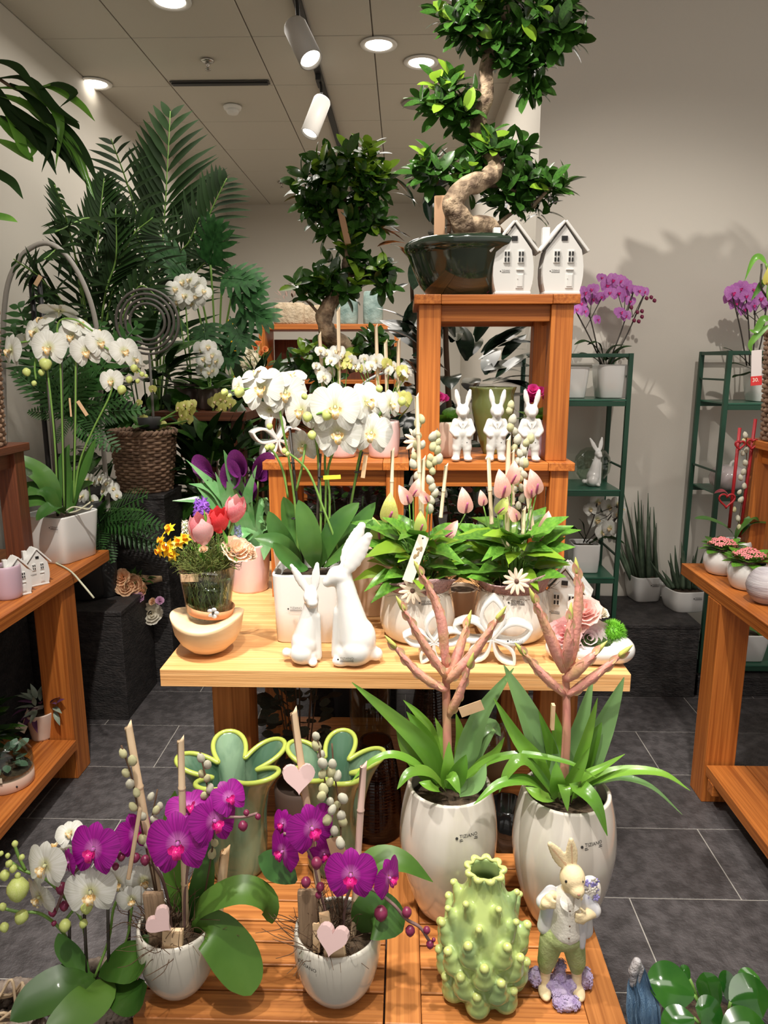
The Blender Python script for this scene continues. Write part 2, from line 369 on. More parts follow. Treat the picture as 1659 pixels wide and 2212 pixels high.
struct('baseboard_back',me_(*box(2.2,.03,.07,.004),MATS['skirting'],False),(-.6,YB-.016,.036))
# ---- slate plinths
def plinth(name,label,x0,x1,y0,y1,z1,z0=0.0):
    t=T(name,label,'plinth',((x0+x1)/2,(y0+y1)/2,z0),None)
    t.p('body',me_(*box(x1-x0,y1-y0,z1-z0-.02,.003),SLATW,False),Mat.Translation((0,0,(z1-z0-.02)/2)))
    t.p('top_slab',me_(*box(x1-x0+.006,y1-y0+.006,.02,.003),SLATW,False),Mat.Translation((0,0,z1-z0-.01)))
    return t
plinth('slate_plinth','long black slate plinth along the right wall carrying the snake plants',.22,1.26,2.90,3.28,.33)
plinth('slate_plinth','low black slate slab under the green metal stand at the far right',1.28,2.45,2.92,3.28,.09)
plinth('slate_plinth','tall black slate block standing just behind the left wooden table',-1.68,-1.10,2.64,2.98,.46)
plinth('slate_plinth','black slate block against the left wall behind the lower shelf',-1.70,-1.45,1.2,2.60,.50)
plinth('slate_plinth','low black slate block under the bouquets, behind the left table',-1.00,-.55,3.05,3.72,.22)
# ================================================================= ceiling fittings
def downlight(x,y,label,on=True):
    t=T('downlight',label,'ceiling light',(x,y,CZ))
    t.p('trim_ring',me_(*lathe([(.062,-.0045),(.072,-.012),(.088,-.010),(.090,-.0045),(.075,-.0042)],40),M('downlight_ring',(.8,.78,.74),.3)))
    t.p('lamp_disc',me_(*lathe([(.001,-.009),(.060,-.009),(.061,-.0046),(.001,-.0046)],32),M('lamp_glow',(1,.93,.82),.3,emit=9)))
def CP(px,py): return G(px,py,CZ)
for px,py,lb in ((910,132,'round white ceiling downlight right of the track, nearest the tall bonsai'),(818,94,'glowing ceiling disc standing in for a window reflection, left of the tall bonsai crown'),(367,-2,'glowing ceiling disc standing in for a window reflection, cut by the top edge of the picture'),(205,178,'round ceiling downlight in the corner above the left wall')):  # left-of-crown and top-edge discs are added for lights reflected in the window glass
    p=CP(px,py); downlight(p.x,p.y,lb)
def detector(px,py,label,kind):
    p=CP(px,py); t=T(kind,label,'smoke detector' if kind=='smoke_detector' else 'sprinkler',(p.x,p.y,CZ))
    if kind=='smoke_detector':
        t.p('base',me_(*lathe([(.001,-.004),(.052,-.004),(.054,-.010),(.050,-.022),(.001,-.022)][::-1],32),WM))
        t.p('sensor_head',me_(*lathe([(.001,-.0222),(.036,-.0222),(.038,-.034),(.030,-.046),(.001,-.048)][::-1],32),WM))
    else:
        t.p('rosette',me_(*lathe([(.001,-.0045),(.032,-.0045),(.034,-.009),(.024,-.014),(.001,-.015)][::-1],28),M('chrome',(.5,.48,.45),.25,metal=.9)))
        t.p('nozzle',me_(*lathe([(.001,-.0152),(.011,-.0152),(.011,-.028),(.006,-.032),(.005,-.044),(.015,-.046),(.015,-.049),(.001,-.05)][::-1],20),MATS['chrome']))
detector(502,228,'round white smoke detector on the ceiling below the black slot','smoke_detector')
detector(448,128,'chrome ceiling sprinkler above the black slot diffuser','fire_sprinkler')
detector(608,392,'small chrome ceiling sprinkler far back near the back wall','fire_sprinkler')
a=CP(372,177); b=CP(580,178)
t=T('slot_diffuser','long narrow black slot diffuser set in the ceiling tiles','vent',((a.x+b.x)/2,a.y,CZ))
t.p('slot',me_(*box(abs(b.x-a.x),.035,.012,.002),DARK,False),Mat.Translation((0,0,-.011)))
t.p('slot_frame',me_(*box(abs(b.x-a.x)+.02,.05,.005,.001),M('dark_metal',(.06,.055,.05),.5),False),Mat.Translation((0,0,-.0072)))
p=CP(905,222); t=T('ceiling_speaker','flat round grey loudspeaker grille in the ceiling beside the bonsai','speaker',(p.x,p.y,CZ))
t.p('grille',me_(*lathe([(.001,-.0045),(.10,-.0045),(.103,-.008),(.09,-.012),(.001,-.012)][::-1],36),M('grille_grey',(.33,.30,.27),.6)))
XT=-.45
t=T('lighting_track','black lighting track running back along the ceiling','track light',(XT,4.8,CZ))
t.p('rail',me_(*box(.034,5.0,.022,.002),DARK,False),Mat.Translation((0,0,-.016)))
t.p('rail_side',me_(*box(.05,5.0,.006,.001),M('track_side',(.35,.32,.28),.5),False),Mat.Translation((0,0,-.0075)))
SPG=M('spot_grey',(.42,.40,.37),.45)
def spotlamp(pt,pb,Y,label):
    a=V(pt[0],pt[1],Y); b=V(pb[0],pb[1],Y-.06); d=(b-a).normalized()
    t=T('track_spotlight',label,'spotlight',(XT,Y+.06,CZ-.028)); r=.046
    L=(b-a).length
    t.w('lamp_housing',me_(*lathe([(.001,0),(r*.9,0),(r,.01),(r,L),(r*.9,L),(r*.88,L-.02),(.001,L-.022)],28),SPG),facing(a,d))
    t.w('lens',me_(*lathe([(.001,L-.018),(r*.86,L-.018),(r*.86,L-.012),(.001,L-.012)],24),M('lens_glow',(1,.93,.8),.3,emit=4)),facing(a,d))
    top=Vec((XT,Y+.06,CZ-.028)); mid=a.lerp(b,.25)
    t.p('adapter',me_(*box(.03,.12,.03,.003),DARK,False),Mat.Translation((0,0,-.012)))
    t.w('bracket',me_(*tube([top,(top+mid)/2+Vec((.012,0,.02)),mid],.008,8),DARK))
spotlamp((636,55),(672,130),3.05,'grey cylindrical track spotlight nearest the camera, hanging at the top')
spotlamp((697,215),(668,290),4.1,'grey cylindrical track spotlight further back, lens lit and tilted left')
# ================================================================= furniture
def stool(label,x0,x1,y0,y1,z0,z1,wd='wood_red',leg=.062,ap=.05,group=None,open_top=False,th=.026):
    t=T('wooden_stool',label,'stool',((x0+x1)/2,(y0+y1)/2,z0),group); X=(x1-x0)/2; Y=(y1-y0)/2; Hh=z1-z0
    def bd(n,a,b,c,d,e,f,ax): return board(t,n,a,b,c,d,e,f,wd,ax)
    # framed top: two end boards, planks between
    e=.075
    bd('end_board',-X,-X+e,-Y,Y,Hh-th,Hh,'y'); bd('end_board',X-e,X,-Y,Y,Hh-th,Hh,'y')
    n=max(3,round((y1-y0)/.07)); st=(y1-y0)/n
    for i in range(n): bd('top_plank',-X+e+.0008,X-e-.0008,-Y+i*st+.0012,-Y+(i+1)*st-.0012,Hh-th,Hh-.0006,'x')
    i_=.014
    for sx in (-1,1):
        for sy in (-1,1):
            cx=sx*(X-i_-leg/2); cy=sy*(Y-i_-leg/2)
            bd('leg',cx-leg/2,cx+leg/2,cy-leg/2,cy+leg/2,0,Hh-th-.0003,'z')
    for sy in (-1,1):
        cy=sy*(Y-i_-leg*.42); bd('apron',-X+i_+leg,X-i_-leg,cy-.011,cy+.011,Hh-th-ap,Hh-th-.0003,'x')
    for sx in (-1,1):
        cx=sx*(X-i_-leg*.42); bd('apron',cx-.011,cx+.011,-Y+i_+leg,Y-i_-leg,Hh-th-ap,Hh-th-.0003,'y')
    return t
def table(label,x0,x1,y0,y1,z1,zs,wd,topn,th=.042,leg=.092,topwd=None,ix=.09,iy=.10,planks_y=False,shelf=True,sx0=None,sx1=None):
    t=T('display_table',label,'table',((x0+x1)/2,(y0+y1)/2,0)); X=(x1-x0)/2; Y=(y1-y0)/2; tw=topwd or wd
    if planks_y:
        st=(x1-x0)/topn
        for i in range(topn): board(t,'top_plank',-X+i*st+.0006,-X+(i+1)*st-.0006,-Y,Y,z1-th,z1,tw,'y',.0015)
    else:
        st=(y1-y0)/topn
        for i in range(topn): board(t,'top_plank',-X,X,-Y+i*st+.0004,-Y+(i+1)*st-.0004,z1-th,z1,tw,'x',.0012)
    for sx in (-1,1):
        for sy in (-1,1):
            cx=sx*(X-ix-leg/2); cy=sy*(Y-iy-leg/2)
            board(t,'leg',cx-leg/2,cx+leg/2,cy-leg/2,cy+leg/2,0,z1-th-.0003,wd,'z',.003)
    if shelf:
        a=-X+ix-.01 if sx0 is None else sx0; b=X-ix+.01 if sx1 is None else sx1
        w_=leg
        # shelf boards between the legs
        for c,d in ((-Y+iy*.4,-Y+iy-.0005),(Y-iy+.0005,Y-iy*.4)): board(t,'shelf_plank',a,b,c,d,zs-.03,zs,wd,'x')
        y=-Y+iy; k=0
        while y<Y-iy-.01:
            c=min(y+.11,Y-iy); 
            inleg=(y< -Y+iy+leg) or (c>Y-iy-leg)
            if inleg: board(t,'shelf_plank',-X+ix+leg+.0005,X-ix-leg-.0005,y+.0006,c-.0006,zs-.03,zs,wd,'x')
            else: board(t,'shelf_plank',a,b,y+.0006,c-.0006,zs-.03,zs,wd,'x')
            y=c
    return t
ZT=.72
CT=table('wide centre display table of pale golden pine with a dark-grained front edge',-.557,.520,1.53,2.46,ZT,.14,'wood_slat',5,topwd='wood_gold')
# side tables: planks run away from the camera
def sidetable(label,x0,x1,y0,y1,zs,legs,edge):
    t=T('display_table',label,'table',((x0+x1)/2,(y0+y1)/2,0)); cx=(x0+x1)/2; cy=(y0+y1)/2
    n=4; st=(x1-x0)/n
    for i in range(n): board(t,'top_plank',x0+i*st+.0006-cx,x0+(i+1)*st-.0006-cx,y0-cy,y1-cy,ZT-.04,ZT,'wood_red','y')
    for (lx0,lx1,ly0,ly1) in legs: board(t,'leg',lx0-cx,lx1-cx,ly0-cy,ly1-cy,0,ZT-.0403,'wood_red','z',.003)
    return t
LT=sidetable('left display table of orange-red wood reaching in from the left',XL+.02,-1.108,.55,2.60,.15,[(-1.215,-1.118,2.22,2.32),(-1.215,-1.118,.75,.85),(-1.69,-1.60,2.22,2.32),(-1.69,-1.60,.75,.85)],0)
def shelfboards(t,xs_,y0,y1,z,cut):
    cx,cy=t.loc.x,t.loc.y
    for i in range(len(xs_)-1):
        a,b=xs_[i],xs_[i+1]; board(t,'shelf_plank',a+.0006-cx,b-.0006-cx,y0-cy,y1-cy,z-.035,z,'wood_red','y')
    for yy in (y0+.02,y1-.06): board(t,'shelf_bearer',xs_[0]-cx,xs_[-1]-cx,yy-cy,yy+.04-cy,z-.075,z-.0353,'wood_red','x')
shelfboards(LT,[-1.595,-1.47,-1.345,-1.22],.87,2.215,.15,0)
board(LT,'shelf_plank',-1.2194-LT.loc.x,-1.11-LT.loc.x,.87-LT.loc.y,2.215-LT.loc.y,.115,.15,'wood_red','y')
RT=sidetable('right display table of orange-red wood reaching in from the right',.985,1.70,.55,2.47,.14,[(.985,1.082,2.14,2.235),(.985,1.082,.75,.85),(1.60,1.69,2.14,2.235),(1.60,1.69,.75,.85)],0)
shelfboards(RT,[.985,1.11,1.235,1.36,1.485,1.595],.86,2.13,.14,0)
# stools on and behind the centre table
stool('lower left wooden stool carrying the white star ornament and pink pots',-.405,.018,2.045,2.44,ZT,1.132,th=.024,leg=.052)
stool('lower right wooden stool carrying the three standing rabbit figures',.022,.492,2.045,2.44,ZT,1.132,th=.024,leg=.052)
stool('upper wooden stool on top of the right one, holding the dark bonsai bowl',.030,.490,2.075,2.43,1.132,1.598,th=.026,leg=.062,ap=.046)
stool('dark wooden stool on the left table under the wicker basket',-1.60,-1.235,2.02,2.34,ZT,1.155,'wood_dark')
stool('tall wooden stool on the right table, cut by the right edge of the picture',1.150,1.52,2.20,2.45,ZT,1.165,'wood_red')
# low slatted tables in the foreground
def slatted(label,x0,x1,y0,y1,z,frames,grp=None):
    t=T('slatted_side_table',label,'table',((x0+x1)/2,(y0+y1)/2,0)); X=(x1-x0)/2; Y=(y1-y0)/2; th=.022; e=.062
    a,b=-X,X
    if frames:
        board(t,'frame_board',-X,-X+e,-Y,Y,z-th-.006,z,'wood_slat','y',.002); board(t,'frame_board',X-e,X,-Y,Y,z-th-.006,z,'wood_slat','y',.002); a,b=-X+e+.0008,X-e-.0008
    board(t,'frame_board',a,b,-Y,-Y+.058,z-th-.004,z-.0004,'wood_slat','x',.002)
    y=-Y+.058+.004; n=7; st=(Y-y)/n
    for i in range(n): board(t,'slat',a,b,y+i*st,y+(i+1)*st-.0035,z-th,z-.0012,'wood_slat','x',.002)
    for sx in (-1,1):
        for sy in (-1,1): board(t,'leg',sx*(X-.035)-.02,sx*(X-.035)+.02,sy*(Y-.035)-.02,sy*(Y-.035)+.02,0,z-th-.0065,'wood_slat','z')
        board(t,'rail',sx*(X-.05)-.01,sx*(X-.05)+.01,-Y+.056,Y-.056,z-th-.045,z-th-.0065,'wood_slat','y')
    return t
ZL=.32
def lowx(px,py): return G(px,py,ZL)
p0=lowx(286,2198); p1=lowx(829,2212); p2=lowx(1360,2212)
print('low',p0,p1,p2,lowx(829,1842))
YF=p0.y; YK=1.452
slatted('low slatted wooden table in the left foreground under both purple orchids',p0.x,p1.x-.0015,YF,YK,ZL,False)
slatted('low framed slatted wooden table in the right foreground under the green spiky vase',p1.x+.0015,p2.x-.005,YF,YK,ZL,True)
# ---- green metal shelf stands
GM=M('green_metal',(.016,.065,.038),.45)
def stand(label,x0,x1,y0,y1,zb,zt,shelves):
    t=T('metal_shelf_stand',label,'plant stand',((x0+x1)/2,(y0+y1)/2,zb)); X=(x1-x0)/2;Y=(y1-y0)/2; r=.009
    for sx in (-1,1):
        for sy in (-1,1): t.p('post',me_(*box(r*2,r*2,zt-zb,.001),GM,False),Mat.Translation((sx*(X-r),sy*(Y-r),(zt-zb)/2)))
    for z in shelves:
        t.p('shelf',me_(*box(2*X-.036,2*Y,.007,.001),M('green_shelf',(.03,.12,.075),.3),False),Mat.Translation((0,0,z-zb-.0045)))
        for sy in (-1,1): t.p('rail',me_(*box(2*X-.037,.012,.02,.001),GM,False),Mat.Translation((0,sy*(Y-.008),z-zb-.019)))
    for sx in (-1,1): t.p('top_rail',me_(*box(.014,2*Y-.037,.014,.001),GM,False),Mat.Translation((sx*(X-r),0,zt-zb-.008)))
    for sy in (-1,1): t.p('top_rail',me_(*box(2*X-.037,.014,.014,.001),GM,False),Mat.Translation((0,sy*(Y-r),zt-zb-.008)))
    for sx in (-1,1):
        for z in shelves:
            t.p('side_bar',me_(*box(.008,2*Y-.037,.008,.001),GM,False),Mat.Translation((sx*(X-r),0,z-zb+.09)))
    return t
SA=[1.268,.895,.515]
stand('green metal shelf stand behind the stools, holding a purple orchid on top',.52,.925,2.97,3.25,.33,1.45,SA)
SB=[1.255,.88,.10+.03]
stand('green metal shelf stand at the far right with the pale glass pumpkin',1.29,1.75,2.95,3.24,.09,1.46,SB)
# ---- rear furniture
def rearbox():
    t=T('shelf_cabinet','bright orange wooden shelf unit against the back, stone pots on top','shelf',(-.49,5.05,0))
    X=.47; z=1.665
    board(t,'top_board',-X,X,-.17,.17,z-.035,z,'wood_red','x'); 
    for s in (-1,1): board(t,'side_panel',s*(X-.02)-.02,s*(X-.02)+.02,-.17,.17,0,z-.0353,'wood_red','z')
    board(t,'centre_panel',.30,.34,-.17,.17,0,z-.0353,'wood_red','z')
    for zz in (1.30,.92,.5): board(t,'shelf_board',-X+.041,X-.041,-.16,.16,zz-.025,zz,'wood_red','x')
    t.p('back_panel',me_(*box(2*X-.09,.012,1.55),MATS['wood_dark_z'],False),Mat.Translation((0,.163,.8)))
rearbox()
table('dark red wooden table in the left background among yellow orchids',-1.16,-.72,3.30,3.80,1.19,.4,'wood_dark',3,topwd='wood_dark',th=.04,leg=.06,ix=.02,iy=.03,shelf=False)
plinth('display_block','matt black display block in the dark left background under the wicker basket',-1.55,-1.02,2.99,3.24,.86)
# ================================================================= flowers and plant helpers
def orch_parts():
    o={}
    for s,nm in ((1,'r'),(-1,'l')):
        o['petal_'+nm]=ribbon([(s*.04,0,.02),(s*.2,.03,.05),(s*.36,.055,.03),(s*.5,.06,-.04)],.72,'ell',-.06,(0,0,1),5,k=3)
    o['dorsal']=ribbon([(0,.03,0),(0,.2,.03),(0,.36,.03),(0,.48,-.02)],.34,'ell',-.08,(0,0,1),4,k=3)
    for s,nm in ((1,'r'),(-1,'l')):
        o['sep_'+nm]=ribbon([(s*.02,-.03,0),(s*.13,-.16,.02),(s*.22,-.31,.0),(s*.26,-.45,-.05)],.31,'ell',-.08,(0,0,1),4,k=3)
    m=MB(); m.add(ribbon([(0,-.03,.05),(0,-.09,.15),(0,-.17,.15),(0,-.24,.08)],.14,'ell',.5,(0,-.4,1),4,k=3))
    for s in (-1,1): m.add(ribbon([(s*.02,-.05,.06),(s*.09,-.06,.13),(s*.13,-.02,.18)],.14,'ell',.3,(-s*.6,.3,1),3,k=3))
    m.add(ellip(.025,.025,.03,(0,-.07,.12),8,6)); o['lip']=(m.v,m.f)
    m=MB(); m.add(ellip(.035,.045,.05,(0,-.005,.05),8,6)); m.add(tube([(0,0,0),(0,.0,-.1),(0,.06,-.2)],[.02,.014],6,3)); o['col']=(m.v,m.f)
    return o
ORP=orch_parts()
def flower(t,pos,nrm,size,kind='white',roll=0,up=(0,0,1),split=True,name='flower'):
    pet,lip=(PW,LIPY) if kind=='white' else (PM,LIPM) if kind=='magenta' else (PLI,LIPM) if kind=='lilac' else (PYG,LIPY)
    mt=facing(pos,nrm,up,size,roll)
    if split:
        c=t.w(name,cached(('oc',kind),lambda:me_(*ORP['col'],pet)),mt)
        for k_,n_ in (('petal_l','petal'),('petal_r','petal'),('dorsal','sepal'),('sep_l','sepal'),('sep_r','sepal')):
            t.p(n_,cached(('o',k_,kind),lambda:me_(*ORP[k_],pet)),None,c)
        t.p('lip',cached(('ol',kind),lambda:me_(*ORP['lip'],lip)),None,c)
    else:
        def mk():
            m=MB()
            for k_ in ('dorsal','sep_l','sep_r','petal_l','petal_r','col'): m.add(ORP[k_])
            n=len(m.f); m.add(ORP['lip']); me=m.mesh(pet); me.materials.append(lip)
            for i in range(n,len(m.f)): me.polygons[i].material_index=1
            return me
        t.w(name,cached(('of',kind),mk),mt)
def stem(t,pts,r=.003,mat=None,name='stem',k=5,seg=6,lab=None):
    return t.w(name,me_(*tube([V(*p) for p in pts],r,seg,k),mat or STEM),None,None,lab)
def bud(t,p,size,mat,d=(0,-.3,-1),name='bud',parent=None):
    me=cached(('bud',mat.name),lambda:me_(*lathe([(.001,0),(.22,.08),(.42,.32),(.44,.55),(.30,.82),(.10,.98),(.001,1.0)],10,k=0),mat))
    t.w(name,me,facing(V(*p),d,(1,0,0),size),parent)
def rleaf(t,pts,wpx,prof='strap',mat=None,fold=.18,up=(0,-.25,1),name='leaf',nx=4,wave=0,curl=0,lab=None):
    P=[V(*p) for p in pts]; w_=wpx*S(P[len(P)//2])
    return t.w(name,me_(*ribbon(P,w_,prof,fold,up,nx,wave=wave,curl=curl),mat or GO),None,None,lab)
def bamboo(t,a,b,wpx,mat=None,name='bamboo_stick'):
    A=V(*a);B=V(*b); r=wpx*.5*S(A); d=B-A; n=max(2,int(d.length/.09)); mb=MB(); pts=[];
    P=[];R=[]
    for i in range(n):
        for u,k_ in ((0,1.0),(.02,1.0),(.93,1.0),(.96,1.16),(.985,1.16)):
            P.append(A+d*((i+u)/n)); R.append(r*k_)
    P.append(B);R.append(r)
    v,f=tube(P,R,10,0)
    ax=d.normalized()
    for j in range(10): v[j]=v[j]-ax*(((v[j]-A).x)*1.6)      # slanted cut at the tip
    return t.w(name,me_(v,f,mat or CANE))
def catk(): return cached('catkin',lambda:me_(*lathe([(.001,0),(.20,.05),(.34,.25),(.36,.5),(.26,.8),(.08,.98),(.001,1)],8),CATK))
def catky(): return cached('catkin2',lambda:me_(*lathe([(.001,0),(.20,.05),(.34,.25),(.36,.5),(.26,.8),(.08,.98),(.001,1)],8),CATY))
def willow(t,stempts,cats,size,rs=.0016,seed=0):
    """a pussy willow twig with its catkins"""
    rn=random.Random(seed); s=stem(t,stempts,rs,BRN,'willow_twig')
    for i,p in enumerate(cats):
        P=V(*p); d=Vec((rn.uniform(-.5,.5),rn.uniform(-.6,.1),1))
        t.w('catkin',catk() if rn.random()<.6 else catky(),facing(P-d.normalized()*size*.5,d,(1,0,0),size*rn.uniform(.85,1.15)))
def grow(t,name,n,cen,rad,me,size,updir=.5,seed=0,parent=None,down=0,jit=.5):
    """n leaves spread over an ellipsoid, turned outwards"""
    rn=random.Random(seed); cen=Vec(cen)
    for i in range(n):
        u=rn.uniform(-1,1); a=rn.uniform(0,2*PI); r=math.sqrt(1-u*u); k_=rn.uniform(.55,1)
        d=Vec((r*math.cos(a),r*math.sin(a),u)); p=cen+Vec((d.x*rad[0],d.y*rad[1],d.z*rad[2]))*k_
        dd=d+Vec((rn.uniform(-jit,jit),rn.uniform(-jit,jit),updir-down+rn.uniform(-jit,jit)))
        t.p(name,me if not isinstance(me,list) else rn.choice(me),frame(p,dd,(rn.uniform(-.4,.4),rn.uniform(-.6,.2),1),size*rn.uniform(.75,1.2)),parent)
def rosette(t,c,n,me,size,axis=(0,0,1),rn=random,spread=.75,name='leaf'):
    ax=Vec(axis).normalized(); o=ax.orthogonal().normalized(); b=ax.cross(o); a0=rn.uniform(0,6)
    for i in range(n):
        a=a0+i*2.4; sp=spread*(.35+.65*(i+1)/n)*rn.uniform(.8,1.3)
        d=ax*(1.05-sp)+(o*math.cos(a)+b*math.sin(a))*sp
        t.w(name,rn.choice(me) if isinstance(me,list) else me,frame(Vec(c)+ax*(.0-.012*i*size/.05),d,ax,size*rn.uniform(.8,1.15)))
def twigs(n,R,hgt,mat,seed=0,r=.0009,spread=1.2,kk=3,zmin=-.02,rmax=9):
    rn=random.Random(seed); mb=MB()
    for i in range(n):
        a=rn.uniform(0,2*PI); q=R*rn.random()**.5; p=Vec((q*math.cos(a),q*math.sin(a),rn.uniform(-.01,.01)))
        pts=[p]; d=Vec((math.cos(a)*spread*rn.random(),math.sin(a)*spread*rn.random(),rn.uniform(.4,1.2))).normalized()
        for s_ in range(3):
            d=(d+Vec((rn.uniform(-.6,.6),rn.uniform(-.6,.6),rn.uniform(-.5,.3)))).normalized(); q_=pts[-1]+d*hgt*rn.uniform(.2,.45); q_.z=max(q_.z,zmin); hy=math.hypot(q_.x,q_.y); q_=Vec((q_.x*min(1,rmax/max(hy,1e-6)),q_.y*min(1,rmax/max(hy,1e-6)),q_.z)); pts.append(q_)
        mb.add(tube(pts,[r,r*.5],4,kk))
    return mb.mesh(mat)
def heartpoly(s,n=28):
    o=[]
    for i in range(n):
        a=2*PI*i/n; o.append((s*.031*16*math.sin(a)**3*1.0,s*.031*(13*math.cos(a)-5*math.cos(2*a)-2*math.cos(3*a)-math.cos(4*a))+s*.06))
    return o
def tag_(t,p,Y,wpx,hpx,rotdeg,mat,name='paper_tag',label=None,lines=True,tilt=0):
    P=V(p[0],p[1],Y); k_=S(P); m=(Mat.Translation(P)@Mat.Rotation(math.radians(tilt),4,'Z')@Mat.Rotation(math.radians(-rotdeg),4,'Y'))
    o=t.w(name,me_(*box(wpx*k_,.0012,hpx*k_,.0003),mat,False),m,None,label)
    return o,k_
KRAFT=M('kraft_paper',(.62,.42,.25),.8,col2=(.55,.36,.20),nscale=40)
PAPER=M('cream_paper',(.84,.80,.66),.7)
HPINK=M('heart_pink',(.62,.44,.43),.7,bump=.1,bscale=150)
def soil(t,r,z,mat=None): t.p('soil',me_(*lathe([(.001,0),(r*.6,.004),(r,-.001),(r*.98,-.006),(.001,-.006)][::-1],24,fm=lambda a,z_:1+.01*math.sin(9*a)),mat or SOIL),Mat.Translation((0,0,z)))
# ================================================================= ceramic pieces
def pot(name,label,cat,loc,prof,mat,seg=44,n=2,rz=0,t=.005,floor=.45,fm=None,group=None,k=3,soilz=None,smat=None):
    th=T(name,label,cat,loc,group,rz)
    pr=[(p.x,p.y) for p in cr([(a,b,0) for a,b in prof],k)] if k else prof
    pr=vessel(pr,t,floor)
    th.p('pot',me_(*lathe(pr,seg,n,fm),mat)); 
    if soilz is not None:
        rr=[r for r,z in pr[:len(pr)//2+2] if abs(z-soilz)<.02*max(1,prof[-1][1]/.1)]; rr=(min(rr) if rr else prof[-1][0])-t
        if n==2: soil(th,rr-.0005,soilz,smat)
        else: th.p('soil',me_(*lathe([(.001,-.004),(rr*.97,-.004),(rr*.97,0),(rr*.5,.004),(.001,.004)],seg,n),smat or SOIL),Mat.Translation((0,0,soilz)))
    return th
def house(name,label,loc,s=1,rz=0,mat=None,group=None):
    mat=mat or WB; t=T(name,label,'house ornament',loc,group,rz); w_=.047*s; dp=.066*s
    def hz(z): return w_*(1+.20*math.sin(PI*min(1,max(0,(z/s)/.125))**1.0))
    zs=[.008,.03,.05,.075,.1,.118]
    poly=[(-hz(z*s),z*s) for z in zs[::-1]]+[(hz(z*s),z*s) for z in zs]
    poly=[(w_*1.02,.008*s)]+[(hz(z*s),z*s) for z in zs[1:]]+[(0,.183*s)]+[(-hz(z*s),z*s) for z in zs[:0:-1]]+[(-w_*1.02,.008*s)]
    t.p('walls',me_(*extrude(poly,dp),mat,False)); d=dp/2
    t.p('base_rim',me_(*box(w_*2.14,dp*1.08,.008*s,.002*s,(0,0,.004*s)),mat,False))
    for sx in (-1,1):
        a=Vec((0,0,.190*s)); b=Vec((sx*.0645*s,0,.112*s)); c=(a+b)/2; L=(a-b).length; an=math.atan2(a.z-b.z,-(b.x))*1
        m=Mat.Translation(c+Vec((sx*.002,0,.002))*s)@Mat.Rotation(math.atan2(.078,.0645)*sx,4,'Y')
        t.p('roof_panel',me_(*box(L*1.03,dp*1.2,.0075*s,.002*s),mat,False),m)
    t.p('chimney',me_(*box(.020*s,.022*s,.062*s,.002*s,(-.043*s,.012*s,.152*s)),mat,False))
    t.p('attic_opening',me_(*box(.0165*s,.004*s,.0125*s,.0006,(.0,-d-.0008,.148*s)),DARK,False))
    for sx in (-1,1):
        f=t.p('window_frame',me_(*box(.0185*s,.005*s,.034*s,.0012*s,(sx*.0195*s,-d-.001,.100*s)),mat,False))
        for q in (-1,1):
            for r in (-1,1): t.p('window_pane',me_(*box(.0048*s,.002*s,.0105*s,.0003,(sx*.0195*s+q*.0042*s,-d-.0045*s,.100*s+r*.0078*s)),DARK,False),None,f)
    t.p('door_panel',me_(*box(.021*s,.004*s,.040*s,.001*s,(.018*s,-d-.0005,.036*s)),mat,False))
    t.p('door_recess',me_(*box(.015*s,.002*s,.032*s,.0006*s,(.018*s,-d-.0030*s,.037*s)),mat,False))
    t.p('door_canopy',me_(*box(.021*s,.006*s,.003*s,.0006*s,(.018*s,-d-.002,.066*s)),mat,False))
    t.p('door_knob',me_(*ellip(.0013*s,.0013*s,.0013*s,(.0115*s,-d-.0046*s,.042*s),8,6),mat))
    logo(t,-.021*s,.062*s,None,size=.0058*s,y0=-d)
    return t
# --- houses on the upper stool
zt2=1.598
for px,lb in ((1103,'white ceramic house ornament, left of the two, overlapping the dark bowl'),(1208,'white ceramic house ornament, right of the two on the upper stool corner')):
    p=V(px,632,2.125); house('ceramic_house',lb,(p.x,2.125,zt2+.0002),1.0,.03,group='houses on the upper stool')
# --- seated rabbits
def seated_big(mat,s=1):
    k_=.00109*s
    def P(x,y,dy=0): return Vec(((x-762)*k_,dy*s,(1443-y)*k_*1.03))
    sh=[('e',.004*s,0,.030*s,.047*s,.046*s,.034*s),('e',.012*s,.0,.06*s,.044*s,.044*s,.055*s),('c',P(768,1385),P(752,1300),.042*s,.026*s),('c',P(752,1300),P(745,1265),.026*s,.022*s),
        ('e',*P(737,1252),.030*s,.023*s,.022*s,0,.25,0),('c',P(728,1256),P(711,1266),.021*s,.014*s),
        ('e',.010*s,-.024*s,.040*s,.034*s,.026*s,.034*s),('e',-.026*s,-.022*s,.014*s,.022*s,.014*s,.014*s),('e',-.026*s,.022*s,.014*s,.022*s,.014*s,.014*s),
        ('c',P(735,1330),P(728,1425),.016*s,.014*s),('e',*P(812,1422),.017*s,.017*s,.017*s)]
    for (a,b,dy,ry) in ((P(752,1240),P(797,1168),-.012,.6),(P(746,1232),P(782,1152),.014,.5)):
        for i in range(7):
            u=i/6; c=a.lerp(b,u); r=(.010+.0095*math.sin(PI*u**.8))*s; sh.append(('e',c.x,dy*s+c.y,c.z,r*1.12,.0060*s,r*1.25,0,.5,0))
    return blob(sh,mat,.0035*s,10)
